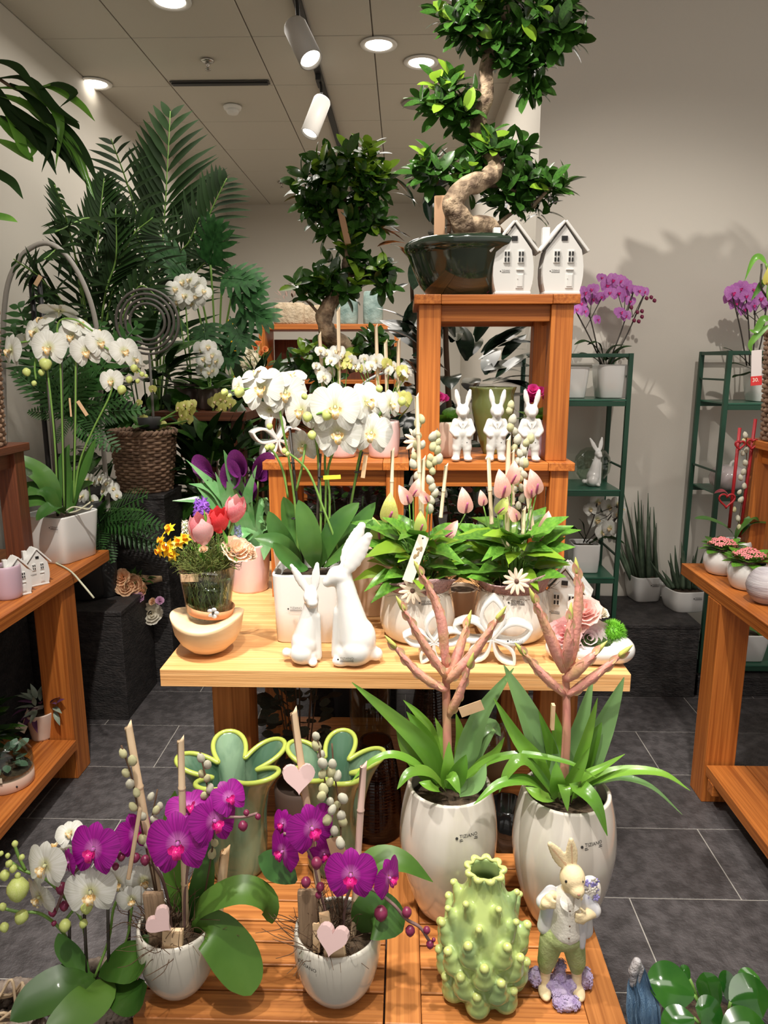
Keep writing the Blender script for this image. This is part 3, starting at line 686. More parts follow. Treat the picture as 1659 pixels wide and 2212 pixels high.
def seated_small(mat,s=1):
    k_=.00109*s
    def P(x,y,dy=0): return Vec(((x-655)*k_,dy*s,(1442-y)*k_*1.03))
    sh=[('e',.002*s,0,.022*s,.034*s,.036*s,.025*s),('e',.004*s,0,.048*s,.032*s,.034*s,.038*s),('c',P(660,1392),P(673,1325),.030*s,.018*s),('c',P(673,1325),P(677,1300),.018*s,.016*s),
        ('e',*P(675,1297,-.004),.018*s,.024*s,.017*s),('e',*P(679,1306,-.016),.014*s,.015*s,.0115*s),
        ('e',-.002*s,-.022*s,.030*s,.026*s,.020*s,.025*s),('e',.026*s,-.022*s,.009*s,.011*s,.016*s,.009*s),('c',P(686,1340),P(688,1430),.010*s,.009*s),('e',*P(619,1421),.011*s,.012*s,.012*s)]
    for (a,b,dy,ry) in ((P(668,1285),P(636,1233),-.002,-.5),(P(682,1284),P(689,1230),.002,.12)):
        for i in range(7):
            u=i/6; c=a.lerp(b,u); r=(.0058+.0062*math.sin(PI*u**.8))*s; sh.append(('e',c.x,dy+c.y,c.z,r,.0045*s,r*1.3,0,ry,0))
    return blob(sh,mat,.0028*s,8)
def ear_in(t,a,b,w_,dy,mat):
    t.p('inner_ear',me_(*ribbon([a,a.lerp(b,.5)+Vec((0,-.001,0)),b],w_,'lance',-.25,(0,-1,0),4,k=4),mat),Mat.Translation((0,dy,0)))
p=G(762,1432,ZT); t=T('rabbit_figurine','large glossy white seated rabbit figurine facing left, ears swept back','figurine',(p.x,p.y,ZT)); t.p('body',seated_big(W))
logo(t,-.010,.030,None,size=.0078,y0=-.0505)
p=G(655,1430,ZT); t=T('rabbit_figurine','small glossy white seated rabbit figurine with upright ears, left of the large one','figurine',(p.x,p.y,ZT)); t.p('body',seated_small(W))
p=V(1273,1046,3.1); t=T('rabbit_figurine','small white seated rabbit figurine in front of the clear glass globe on the green stand','figurine',(p.x,3.06,.895)); t.p('body',seated_small(W,.86))
# --- standing rabbits
def standing():
    s=1; sh=[]
    for sx in (-1,1):
        sh+=[('e',sx*.0175,-.006,.0075,.0125,.019,.0078),('c',Vec((sx*.0155,0,.012)),Vec((sx*.0135,0,.045)),.0105,.0115),('c',Vec((sx*.0145,0,.036)),Vec((sx*.0145,0,.042)),.0135,.0135),('c',Vec((sx*.012,0,.045)),Vec((sx*.010,0,.075)),.014,.017),
             ('c',Vec((sx*.020,0,.112)),Vec((sx*.029,-.002,.086)),.0085,.0085),('c',Vec((sx*.029,-.002,.086)),Vec((sx*.018,-.014,.074)),.0085,.0075),
             ('c',Vec((sx*.009,-.003,.150)),Vec((sx*.012,0,.162)),.0055,.0065),('e',sx*.0150,-.001,.175,.0082,.0052,.021,0,-sx*.0+sx*.22,0),('e',sx*.0165,0,.184,.0066,.0046,.018,0,sx*.22,0)]
    sh+=[('e',0,0,.083,.025,.019,.024),('e',0,0,.104,.022,.016,.020),('c',Vec((0,0,.115)),Vec((0,-.002,.130)),.013,.012),('e',0,-.003,.141,.0195,.018,.0185),('e',0,-.018,.134,.0115,.010,.0095)]
    return blob(sh,WB,.0021,5)
stm=standing()
for i,(px,lb) in enumerate(((997,'left'),(1070,'middle'),(1143,'right'))):
    p=V(px,1000,2.075); t=T('standing_rabbit_figurine','white standing rabbit figurine with hands at its waist, %s of the three'%lb,'figurine',(p.x,2.075,1.1322),'standing rabbits under the upper stool')
    t.p('body',stm,Mat.Scale(1.03,4))
    for k_ in range(3): t.p('coat_button',cached('cbtn',lambda:me_(*ellip(.0013,.0010,.0013,su=8,sv=6),WB)),Mat.Translation((0,-.0175,.088+.011*k_)))
    for sx in (-1,1):
        t.p('lapel',cached(('lapel',sx),lambda:me_(*ribbon([(sx*.012,-.0135,.121),(sx*.007,-.0185,.108),(sx*.0015,-.0215,.096)],.007,'lance',.2,(0,-1,0),2),WB)))
        t.p('eye',cached('seye',lambda:me_(*ellip(.0016,.001,.0018,su=8,sv=6),M('pale_grey',(.45,.45,.44),.4))),Mat.Translation((sx*.0095,-.0175,.1435)))
    t.p('printed_dot',cached('pdot',lambda:me_(*ellip(.0014,.0006,.0014,su=8,sv=6),INK)),Mat.Translation((.0130,-.0152,.056)))
# --- centre: wooden half bowl with glass of spring flowers
p=G(452,1408,ZT); t=T('wooden_half_bowl','round-bottomed pale wooden half bowl at the left end of the centre table','bowl',(p.x,p.y,ZT))
BW=M('pale_wood',(.80,.60,.38),.5,col2=(.66,.44,.24),nscale=5,stretch=(1,1,5),detail=6,bump=.1,bscale=10)
def hb(a,z): return 1
R=.088; v,f=lathe([(.001,.000),(.020,.0006),(.045,.012),(.066,.032),(.079,.056),(.086,.082),(.0875,.090),(.085,.0925),(.060,.090),(.001,.088)],48)
v=[Vec((q.x,q.y,q.z+(.013*((q.x/R)**2-(q.y/R)**2*.8) if q.z>.07 else 0))) for q in v]
t.p('bowl',me_(v,f,BW))
bp=t.loc+Vec((.004,.004,.0875))
gt=T('flower_glass','tapered glass of spring flowers with an orange ribbon, standing in the wooden half bowl','glass vase',bp)
GLT=M('glass_thin',(.86,.90,.86),.05,glass='thin')
pr=[(.001,.0),(.048,.0),(.051,.004),(.056,.05),(.062,.09),(.067,.132),(.0655,.132),(.060,.09),(.054,.05),(.049,.008),(.001,.006)]
gt.p('glass',me_(*lathe(pr,40),GLT))
gt.p('water',me_(*lathe([(.001,.0075),(.0475,.0085),(.0525,.05),(.058,.088),(.001,.088)],32),M('water_thin',(.72,.78,.66),.02,glass='thin')))
gt.p('twig_filling',twigs(90,.045,.13,M('twig_green',(.26,.28,.12),.8),5,.0011,.35,3,0,.046),Mat.Translation((0,0,.012)))
gt.p('ribbon',me_(*lathe([(.0545,.014),(.0575,.034),(.0568,.034),(.0538,.014)],40),M('ribbon_orange',(.62,.27,.12),.6)),Mat.Rotation(.14,4,'Y'))
fm=MB()
for i in range(5):
    a=2*PI*i/5; fm.add(ellip(.0065,.0022,.0052,(.0085*math.cos(a),0,.0085*math.sin(a)),10,6))
gt.p('metal_flower',fm.mesh(M('metal_pale',(.62,.64,.66),.35,metal=.3)),Mat.Translation((.024,-.054,.030)))
gt.p('flower_centre',me_(*ellip(.0025,.003,.0025,su=8,sv=6),DARK),Mat.Translation((.024,-.0565,.030)))
gt.p('paper_tag',me_(*box(.040,.001,.019,.0003),KRAFT,False),Mat.Translation((-.024,-.063,.118))@Mat.Rotation(.1,4,'Z'))
# filling of fine twigs over the rim
gt.p('bilberry_twigs',twigs(330,.052,.078,M('twig_dark',(.13,.16,.035),.75),8,.0009,1.0,3,-.002,.085),Mat.Translation((0,0,.128)))
gt.p('bilberry_leaves',me_(*(lambda mb:(mb.v,mb.f))((lambda rn:(lambda mb:[mb.add(leafvf(.010,.005,'ovate',.1),frame((rn.uniform(-.085,.085),rn.uniform(-.06,.06),.138+rn.uniform(0,.055)),(rn.uniform(-1,1),rn.uniform(-1,1),rn.uniform(0,1)))) for _ in range(260)] and mb)(MB()))(random.Random(4))),GL),kind='stuff')
def tulip(t,p,size,mat,mat2,d=(0,-.25,1),seed=0):
    rn=random.Random(seed); P=V(*p)
    m=facing(P,d,(0,1,0),size); 
    def mk(r0,op):
        v=[];f=[];N=9;K=7
        for i in range(N+1):
            z=i/N; rr=r0*(.25+.95*math.sin(PI*min(1,z*.62+.16)))*(1-.0*z)-op*0; half=1.05*(math.sin(PI*(min(z,.999)*.86+.08))**.7)*(1 if z<.7 else (1-(z-.7)/.3*.75))
            for j in range(K+1):
                a=(j/K*2-1)*half*.95; v.append(Vec((rr*math.sin(a),-rr*math.cos(a),z*1.15-.5)))
        for i in range(N):
            for j in range(K): f.append((i*(K+1)+j,i*(K+1)+j+1,(i+1)*(K+1)+j+1,(i+1)*(K+1)+j))
        return v,f
    c=t.w('tulip_flower',me_(*tube([(0,0,-.55),(.02,0,-1.3)],.05,6,3),STEM),m)
    for i in range(3): t.p('petal',cached(('tul',mat.name,0),lambda:me_(*mk(.40,0),mat)),Mat.Rotation(i*2*PI/3+.5,4,'Z'),c)
    for i in range(3): t.p('petal',cached(('tul',mat2.name,1),lambda:me_(*mk(.34,0),mat2)),Mat.Rotation(i*2*PI/3+1.55,4,'Z')@Mat.Translation((0,0,.04)),c)
Yg=bp.y
tulip(gt,(435,1146,Yg-.045),.060,PLP,PPK,seed=1)
tulip(gt,(472,1126,Yg-.02),.050,PRD,PRD,(.15,-.35,1),2)
tulip(gt,(507,1102,Yg),.052,PPK,PLP,(.35,-.3,1),3)
gt.w('stem',me_(*tube([V(507,1120,Yg),V(490,1170,Yg),V(470,1230,Yg)],.0028,6),STEM)); gt.w('stem',me_(*tube([V(472,1140,Yg-.02),V(470,1200,Yg-.01),V(460,1240,Yg)],.0028,6),STEM)); gt.w('stem',me_(*tube([V(435,1165,Yg-.045),V(440,1200,Yg-.03),V(448,1240,Yg)],.0028,6),STEM))
def spikeflower(t,p,wpx,hpx,mat,n,name,seed,fs=1):
    P=V(*p);k_=S(P);rn=random.Random(seed)
    def star():
        mb=MB()
        for i in range(5):
            a=2*PI*i/5; mb.add(leafvf(1,.36,'lance',.5),frame((0,0,0),(math.cos(a),math.sin(a),.6)))
        mb.add(tube([(0,0,-.5),(0,0,0)],.16,5,2)); return mb.mesh(mat)
    me=cached(('star',mat.name),star); c=t.w(name,me_(*tube([(0,0,-hpx*k_*.7),(0,0,hpx*k_*.35)],.003,6,2),STEM),Mat.Translation(P))
    for i in range(n):
        a=i*2.4; z=(i/n-.5)*hpx*k_; r=wpx*k_*.30*(1-.35*(i/n)); d=Vec((math.cos(a),math.sin(a),rn.uniform(0,.5)))
        m=facing(Vec((r*math.cos(a),r*math.sin(a),z)),d,(0,0,1),wpx*k_*.24*fs); t.p('floret',me,m,c)
spikeflower(gt,(436,1102,Yg+.02),52,42,PPU,34,'hyacinth',3)
spikeflower(gt,(400,1140,Yg),26,34,PCR,26,'grape_hyacinth',4,.8)
spikeflower(gt,(514,1152,Yg+.01),28,34,petalmat('petal_muscari',(.24,.30,.60),(.45,.50,.75)),26,'grape_hyacinth',5,.8)
def daff(t,p,spx,d,seed):
    P=V(*p);s=spx*S(P)
    mb=MB()
    for i in range(6):
        a=2*PI*i/6; mb.add(leafvf(.5,.3,'ovate',.15,.1),frame((0,0,0),(math.cos(a),math.sin(a),.15)))
    c=t.w('daffodil',cached('daff',lambda:mb.mesh(PYL)),facing(P,d,(0,0,1),s,seed))
    t.p('trumpet',cached('trum',lambda:me_(*lathe([(.02,0),(.12,.05),(.15,.2),(.20,.28),(.18,.28),(.13,.2),(.10,.06),(.02,.03)],16,fm=lambda a,z:1+.08*math.sin(6*a)*(z>.2)),petalmat('petal_orange',(.90,.38,.01),(.92,.45,.02)))),None,c)
for i,(x,y,s,d) in enumerate(((366,1143,34,(-.4,-.6,.7)),(350,1168,34,(-.8,-.5,.3)),(362,1184,44,(-.3,-.9,.4)),(385,1172,38,(.1,-.7,.7)),(398,1164,34,(.3,-.5,.8)),(345,1190,34,(-.7,-.7,-.1)),(372,1198,34,(.0,-1,.1)))): daff(gt,(x,y,Yg-.04),s,d,i*.7)
def rosem(turns=5,mat=None,op=1.0,n0=3):
    mb=MB(); rn=random.Random(9)
    for L_ in range(turns):
        n=n0+L_; r=.10+.095*L_*op; h=.42-.05*L_
        for i in range(n):
            a=2*PI*i/n+L_*.7; 
            def pt(u,vv): 
                ang=a+u*(PI/n)*1.35; rr=r*(.45+.62*vv+.25*op*vv*vv*(L_/turns))*(1+.07*vv*math.sin(u*11+i*2+L_)); return Vec((rr*math.cos(ang),rr*math.sin(ang),vv*h*(1-.22*u*u)-.02*L_))
            K=5;N=4; v=[pt(j/K*2-1,i2/N) for i2 in range(N+1) for j in range(K+1)]; f=[(i2*(K+1)+j,i2*(K+1)+j+1,(i2+1)*(K+1)+j+1,(i2+1)*(K+1)+j) for i2 in range(N) for j in range(K)]
            mb.add((v,f))
    return mb.mesh(mat)
def rose(t,p,spx,mat,d,name='rose',op=1.0,turns=5):
    P=V(*p); return t.w(name,cached(('rose',mat.name,op,turns),lambda:rosem(turns,mat,op)),facing(P,d,(0,0,1),spx*S(P)))
rose(gt,(510,1190,Yg-.02),62,PPE and petalmat('petal_apricot',(.90,.62,.42),(.92,.76,.60)),(.5,-.6,.8),'ranunculus',.9)
rose(gt,(536,1192,Yg-.01),40,MATS['petal_apricot'],(.9,-.3,.5),'ranunculus',.9)
rose(gt,(440,1188,Yg-.06),26,MATS['petal_apricot'],(0,-.5,.8),'ranunculus',.6)
for x,y in ((428,1185),(440,1120),(480,1160)): rleaf(gt,[(455,1240,Yg),(x+8,y+20,Yg-.03),(x,y-20,Yg-.03)],12,'lance',GL)
# --- star / flower ceramic cut-outs (open petals)
def cutflower(name,label,loc,s,mat=W,rz=0,npet=5,loops=((90,1.0,1.0),(18,.95,.92),(162,.95,.92),(-48,.80,.72),(228,.80,.72)),dep=.035,lg=None,rx=0):
    t=T(name,label,'flower ornament',loc,None,rz)
    zc=.42*s
    def loop(an,L,Wd):
        out=[];a=math.radians(an); N=22
        for i in range(N):
            u=2*PI*i/N; 
            lx=(.5-.5*math.cos(u))*L*.56*s; ly=(1 if u<PI else -1)*(max(0,math.sin(PI*((.5-.5*math.cos(u))**1.15)))**.8)*.5*Wd*.34*s
            lx=lx+.0
            out.append(Vec((lx*math.cos(a)-ly*math.sin(a),0,lx*math.sin(a)+ly*math.cos(a)+zc)))
        return out
    zmin=9
    P=[]
    for an,L,Wd in loops: l=loop(an,L,Wd); P.append(l); zmin=min(zmin,min(p.z for p in l))
    for l in P:
        n=len(l);v=[];f=[]; th=.0085*(s/.17)**.5
        c=sum(l,Vec())/n
        for p_ in l:
            d=(p_-c); d=d.normalized() if d.length>0 else d
            for (o,yy) in ((0,-dep/2),(th,-dep/2),(th,dep/2),(0,dep/2)): v.append(Vec((p_.x-d.x*o+0,yy,p_.z-zmin-d.z*o)))
        for i in range(n):
            j=(i+1)%n
            for k_ in range(4): f.append((i*4+k_,j*4+k_,j*4+(k_+1)%4,i*4+(k_+1)%4))
        o=t.p('open_petal',me_(v,f,mat),Mat.Rotation(rx,4,'X') if rx else None)
        b_=o.modifiers.new('b','BEVEL'); b_.width=.0012; b_.segments=2; b_.limit_method='ANGLE'
    return t
p=G(1062,1428,ZT); t=cutflower('open_flower_ornament','larger white ceramic open-petal flower ornament before the right anthurium pot',(p.x,p.y,ZT),.182,rz=-.15,dep=.042)
logo(t,.055,.062,None,size=.0075,y0=-.024)
p=G(935,1428,ZT); cutflower('open_flower_ornament','smaller white ceramic open-petal flower ornament before the left anthurium pot',(p.x,p.y,ZT),.126,rz=.1,dep=.034,loops=((90,1.0,1.0),(12,1.05,.92),(168,1.05,.92),(-60,.85,.72),(240,.85,.72)))
p=V(598,985,2.2); cutflower('open_flower_ornament','white ceramic open-petal flower ornament at the left end of the lower stool',(p.x+.006,2.16,1.1325),.155,rz=.5,dep=.045)
# --- boat planter with bouquet
p=G(1272,1428,ZT); t=T('boat_planter','long white pebble-shaped planter with pink flowers at the right table end','planter',(p.x,p.y,ZT),None,-.12)
bl=blob([('e',0,0,.030,.098,.045,.030),('e',.062,0,.034,.042,.040,.034),('e',-.062,0,.030,.042,.038,.029),('e',0,0,.008,.08,.035,.008)],W,.004,8)
t.p('bowl',bl); t.p('moss',me_(*ellip(.072,.034,.02,(0,0,.052),24,10),M('moss',(.05,.09,.02),.9,bump=.9,bscale=200)))
Yb=p.y
for x,y,s,m_,d,o in ((1262,1322,74,petalmat('petal_salmon',(.95,.55,.50),(.95,.75,.70),.45),(-.1,-.7,.8),.8),(1250,1340,50,MATS['petal_salmon'],(-.5,-.7,.5),1.0),(1222,1372,58,PLP,(-.6,-.8,.3),1.1),(1270,1378,66,petalmat('petal_blush',(.92,.74,.78),(.95,.88,.88),.45),(.0,-.9,.4),1.2),(1298,1392,46,MATS['petal_blush'],(.3,-.9,.2),1.2),(1299,1325,36,PCR,(.3,-.5,.9),.7)): rose(t,(x,y,Yb-.01),s,m_,d,'carnation' if o>.9 else 'rose',o)
rn=random.Random(3); mb=MB()
for i in range(1500):
    u=rn.uniform(-1,1);a=rn.uniform(0,2*PI);r=math.sqrt(1-u*u);d=Vec((r*math.cos(a),r*math.sin(a),u)); mb.add(tube([d*.020,d*rn.uniform(.030,.036)],[.0006,.0002],3,1))
mb.add(ellip(.024,.024,.024)); c_=V(1323,1368,Yb)
t.w('green_pompom',mb.mesh(M('dianthus_green',(.14,.42,.02),.6)),Mat.Translation(c_),None,'bright green spiky pompom bloom')
p=V(1222,1375,1.80); house('ceramic_house','white ceramic house ornament leaning behind the pink bouquet at the table end',(p.x-.006,1.80,ZT),.95,-.35)
# --- white square orchid pot on the centre table
def sqpot(name,label,loc,w_,h,rz=0,taper=.92,mat=None,n=9,lg=True,lx=.3,group=None,rnd_=0):
    hw=w_/2
    t=pot(name,label,'potted orchid',loc,[(hw*taper*.96,0),(hw*taper,.004),(hw*(taper+1)/2*(1+rnd_),h*.5),(hw,h*.98),(hw,h)],mat or W,seg=72,n=n,rz=rz,t=.006,k=1,soilz=h*.86,smat=SOIL,group=group)
    return t
wo=sqpot('potted_orchid','large white orchid in a tall square white pot on the centre table',(V(672,1395,1.77).x,1.775,ZT),.172,.178)
# --- beige pots behind
PB=M('beige_glaze',(.70,.52,.38),.3,coat=.3,col2=(.76,.60,.46),nscale=4)
def conepot(name,label,cat,loc,r0,r1,h,mat,**kw): return pot(name,label,cat,loc,[(r0*.97,0),(r0,.006),((r0+r1)/2,h*.5),(r1,h*.97),(r1,h)],mat,t=.005,k=1,soilz=h*.9,**kw)
conepot('beige_pot','beige glazed plant pot half hidden behind the large seated rabbit','pot',(V(795,1335,1.93).x+.01,1.945,ZT),.056,.070,.185,PB)
conepot('beige_pot','beige glazed plant pot hidden behind the square white orchid pot','pot',(V(655,1300,2.0).x,1.965,ZT),.060,.078,.205,PB)
conepot('beige_pot','small beige pot showing between the two anthurium pots','pot',(V(995,1292,1.93).x,1.93,ZT),.040,.048,.075,PB)
# --- anthurium pots
def anthpot(label,px):
    p=G(px,1372,ZT)
    return pot('anthurium_pot',label,'potted anthurium',(p.x,p.y,ZT),[(.060,0),(.080,.008),(.094,.035),(.0965,.062),(.091,.10),(.082,.14),(.079,.150)],WP,k=3,soilz=.138,t=.006)
a1=anthpot('pink anthurium in a rounded pearl-white pot, tall cream tag in front',901); a2=anthpot('pink anthurium in a rounded pearl-white pot, pink felt collar at the right',1103)
# --- calla pot
PG=M('glaze_pink',(.62,.40,.38),.2,coat=.5,col2=(.70,.52,.50),nscale=4,stretch=(3,3,1))
p=V(552,1285,2.14); ca=conepot('calla_pot','purple calla lily in a cylindrical pink glazed pot left of the stools','potted calla',(-.4755,2.14,ZT),.058,.068,.148,PG)
# --- big pearl vases with bromeliads
def bigvase(label,px,py,k_=1):
    p=G(px,py,ZL)
    t=pot('bromeliad_vase',label,'potted bromeliad',(p.x,p.y,ZL+.0004),[(.050*k_,0),(.062*k_,.012),(.083*k_,.07),(.095*k_,.135),(.0975*k_,.175),(.093*k_,.225),(.084*k_,.268),(.082*k_,.277)],WP,seg=56,k=4,soilz=.240,t=.008,floor=.6)
    logo(t,.0,.222,.0935*k_,size=.0092,slope=-.2,ang=-PI/2+.35)
    return t
b1=bigvase('left of the two tall pearl-white vases with a pink spiky bromeliad, paper tag on it',965,1955)
b2=bigvase('right of the two tall pearl-white vases with a pink spiky bromeliad, behind the clothed rabbit',1208,1972,1.03)
# --- foreground orchid pots
def purpot(label,px,py,r,h):
    p=G(px,py,ZL); t=pot('orchid_pot',label,'potted orchid',(p.x,p.y,ZL+.0004),[(r*.42,0),(r*.62,.008),(r*.88,h*.28),(r*1.02,h*.6),(r*1.04,h*.85),(r,h)],M('glaze_greywhite',(.66,.63,.55),.14,coat=.6,col2=(.58,.54,.46),nscale=5),k=4,soilz=h*.86,t=.006)
    return t
q1=purpot('magenta orchid with willow twigs in a white oval pot at the slatted table\'s left corner',390,2128,.066,.132)
q2=purpot('magenta orchid with a pink heart stick in a white oval pot at the middle front',730,2140,.073,.132)
logo(q2,0,.105,.0755,size=.0092,ang=-PI/2-.62,slope=.0)
logo(q1,0,.098,.0688,size=.0085,ang=-PI/2-1.0,slope=.0)
# --- wavy green vases
def wavy(label,px,py,R,h,rot):
    p=G(px,py,ZL); t=T('wavy_vase',label,'vase',(p.x,p.y,ZL+.0004),'wavy green vases',rot)
    vg=M('glaze_green',(.065,.14,.085),.2,coat=.5,col2=(.20,.31,.20),nscale=9,stretch=(1.6,1.6,.5),contrast=(.4,.6)); vy=M('glaze_rim',(.36,.43,.08),.25,coat=.4)
    def amp(z): u=max(0,min(1,(z/h-.25)/.75)); return .42*u**1.6
    def fm(a,z): return 1+amp(z)*math.sin(5*a)
    outer=[(R*.52,0),(R*.60,.01),(R*.63,h*.3),(R*.64,h*.6),(R*.70,h*.82),(R*.80,h*.95),(R*.84,h)]
    v,f=lathe(vessel([(q.x,q.y) for q in cr([(a,b,0) for a,b in outer],3)],.006,.15),100,fm=fm)
    # fold the lobes: push the waist angle sideways so the rim curls
    def tw(q): a=math.atan2(q.y,q.x); r=math.hypot(q.x,q.y); a2=a-.12*(amp(q.z)/.42)**.8*math.cos(5*a); return Vec((r*math.cos(a2),r*math.sin(a2),q.z+.012*amp(q.z)/.36*math.sin(5*a)))
    t.p('body',me_([tw(q) for q in v],f,vg))
    ring=[]
    for i in range(140):
        a=2*PI*i/140; r=(outer[-1][0]-.003)*fm(a,h); ring.append(tw(Vec((r*math.cos(a),r*math.sin(a),h+.001))))
    t.p('rim',me_(*ringpts(ring,.0056,8),vy))
wavy('wavy-rimmed green glazed vase behind the left magenta orchid',515,1868,.105,.245,.35)
wavy('wavy-rimmed green glazed vase behind the middle magenta orchid',722,1862,.098,.245,1.1)
# --- artichoke vase
p=G(1040,2132,ZL); t=T('artichoke_vase','light green knobbly artichoke-shaped vase in the right foreground','vase',(p.x,p.y,ZL+.0004))
AG=M('glaze_artichoke',(.42,.52,.17),.2,coat=.5,col2=(.28,.40,.16),nscale=14,contrast=(.4,.62)); AY=M('glaze_tip',(.54,.60,.20),.22,coat=.5)
prof=[(.044,0),(.058,.012),(.065,.045),(.067,.085),(.064,.125),(.054,.165),(.039,.195),(.031,.215),(.031,.238)]
def rad_at(z):
    for i in range(len(prof)-1):
        if prof[i][1]<=z<=prof[i+1][1]: u=(z-prof[i][1])/(prof[i+1][1]-prof[i][1]); return prof[i][0]+(prof[i+1][0]-prof[i][0])*u
    return prof[-1][0]
pr=vessel([(q.x,q.y) for q in cr([(a,b,0) for a,b in prof],4)],.006,.3)
sh=[('m',lathe(pr,64))]; tiplist=[]
for row,(z,n,off) in enumerate(((.034,7,0),(.064,7,.45),(.095,7,0),(.128,7,.45),(.158,6,0),(.186,6,.5))):
    for i in range(n):
        a=2*PI*i/n+off+row*.07; r=rad_at(z); 
        c0=Vec(((r-.006)*math.cos(a),(r-.006)*math.sin(a),z-.014)); c1=Vec(((r+.002)*math.cos(a),(r+.002)*math.sin(a),z+.004)); c2=Vec(((r+.0095)*math.cos(a),(r+.0095)*math.sin(a),z+.017))
        sc_=1 if row<4 else .72
        sh.append(('c',c0,c1,.0225*sc_,.0150*sc_)); sh.append(('c',c1,c2,.0130*sc_,.0078*sc_))
        tiplist.append((c2+Vec((math.cos(a),math.sin(a),.6))*.0016,sc_))
t.p('body',blob(sh,AG,.0024,4)); 
for c_,s_ in tiplist: t.p('knob_tip',cached('knob',lambda:me_(*ellip(.0082,.0082,.0074,su=10,sv=7),AY)),Mat.Translation(c_)@Mat.Scale(s_,4))
ring=[Vec(((.0295+.003*math.cos(9*2*PI*i/90))*math.cos(2*PI*i/90),(.0295+.003*math.cos(9*2*PI*i/90))*math.sin(2*PI*i/90),.239)) for i in range(90)]
t.p('rim',me_(*ringpts(ring,[.0042+.0016*math.cos(9*2*PI*i/90) for i in range(90)],8),AY))
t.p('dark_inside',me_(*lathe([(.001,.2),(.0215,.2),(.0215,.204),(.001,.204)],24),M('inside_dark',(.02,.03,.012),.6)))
# --- clothed rabbit
p=G(1208,2140,ZL); t=T('clothed_rabbit_figurine','cream rabbit figurine in a pale waistcoat and green trousers, purple flowers at its feet','figurine',(p.x,p.y,ZL+.0004))
CRM=M('cream_resin',(.80,.66,.40),.6,bump=.12,bscale=260,col2=(.70,.56,.34),nscale=20)
Q=lambda x,z,y=0:Vec((x,y,z))
body=[('e',.010,-.004,.232,.0215,.024,.0235),('e',.014,-.020,.222,.0135,.015,.0125),('c',Q(.008,.218),Q(.004,.19),.011,.015),('c',Q(.004,.19),Q(.004,.115),.021,.021),
 ('c',Q(-.018,.10),Q(-.026,.045),.017,.011),('c',Q(-.026,.045),Q(-.026,.012),.0095,.0085),('e',-.028,-.010,.008,.0115,.020,.0085),
 ('c',Q(.018,.10),Q(.028,.045),.017,.011),('c',Q(.028,.045),Q(.030,.012),.0095,.0085),('e',.031,-.010,.008,.0115,.020,.0085),
 ('c',Q(-.022,.195),Q(-.038,.180,-.006),.0095,.009),('c',Q(-.038,.180,-.006),Q(-.030,.202,-.016),.0085,.0075),('e',-.034,-.018,.192,.011,.008,.008),
 ('c',Q(.026,.195),Q(.050,.165,-.004),.010,.0095),('c',Q(.050,.165,-.004),Q(.026,.172,-.026),.0088,.0075)]
for i in range(4): body.append(('c',Q(.026+.004*0,.178-.0045*i,-.028),Q(.013,.183-.0045*i,-.031),.0034,.0026))
body.append(('c',Q(.028,.183,-.026),Q(.020,.193,-.029),.0034,.0026))
for i in range(4): body.append(('c',Q(-.030,.199-.004*i,-.020),Q(-.022,.203-.004*i,-.026),.0032,.0025))
for a,b in ((Q(.000,.250),Q(-.030,.292)),(Q(.010,.252),Q(.005,.300))):
    for i in range(8):
        u=i/7; c=a.lerp(b,u); r=.0046+.0062*math.sin(PI*u**.8); body.append(('e',c.x,c.y,c.z,r,.0042,r*1.3))
t.p('body',blob(body,CRM,.0021,3))
for a,b in ((Q(.000,.252,-.0042),Q(-.028,.289,-.0042)),(Q(.009,.256,-.0042),Q(.0052,.297,-.0042))): t.p('inner_ear',me_(*ribbon([a,a.lerp(b,.5),b],.0085,'lance',-.2,(0,-1,0),2),M('inner_ear',(.66,.44,.26),.7)))
t.p('trousers',blob([('e',0,0,.116,.037,.0285,.026),('c',Q(-.018,.105),Q(-.025,.062),.0215,.0165),('c',Q(.018,.105),Q(.027,.062),.0215,.0165),('c',Q(-.025,.062),Q(-.026,.050),.0165,.013),('c',Q(.027,.062),Q(.0275,.050),.0165,.013)],M('trouser_green',(.26,.33,.11),.7,col2=(.36,.40,.18),nscale=30,bump=.2,bscale=200),.0024,4))
t.p('waistcoat',blob([('c',Q(.004,.188),Q(.004,.132),.0235,.0300),('e',.004,-.004,.128,.028,.026,.018),('e',.006,-.008,.118,.010,.020,.012)],M('waistcoat_white',(.72,.68,.60),.7,bump=.15,bscale=220),.0024,4))
jk=M('jacket_bluegrey',(.46,.48,.56),.65,col2=(.66,.64,.62),nscale=16)
t.p('jacket',blob([('c',Q(-.022,.192,.004),Q(-.030,.128,.004),.013,.014),('c',Q(.030,.190,.004),Q(.038,.125,.002),.015,.015),('c',Q(.028,.16,-.016),Q(.030,.108,-.016),.010,.006),('c',Q(-.022,.194,.006),Q(-.037,.182,-.002),.0125,.0125),('c',Q(.028,.196,.004),Q(.050,.167,-.001),.0135,.0135),('e',.004,.016,.16,.032,.014,.042)],jk,.0024,4))
for z in (.186,.160,.136): t.p('waistcoat_button',me_(*ellip(.0016,.0012,.0016,su=8,sv=6),M('button_brown',(.10,.05,.03),.4)),Mat.Translation((.003,-.0275-.004*(z<.17),z)))
for sx,x0 in ((-1,-.0045),(1,.0225)): t.p('eye',me_(*ellip(.0024,.0018,.0026,su=10,sv=8),DARK),Mat.Translation((x0,-.0205,.2375)))
t.p('nose',me_(*ellip(.0026,.0018,.0016,su=10,sv=8),M('nose_brown',(.36,.17,.12),.6)),Mat.Translation((.014,-.0352,.2240)))
t.p('mouth',me_(*ribbon([(.011,-.0325,.2165),(.014,-.0345,.2155),(.017,-.0325,.2165)],.0012,'strap',0,(0,-1,0),1),MATS['button_brown']))
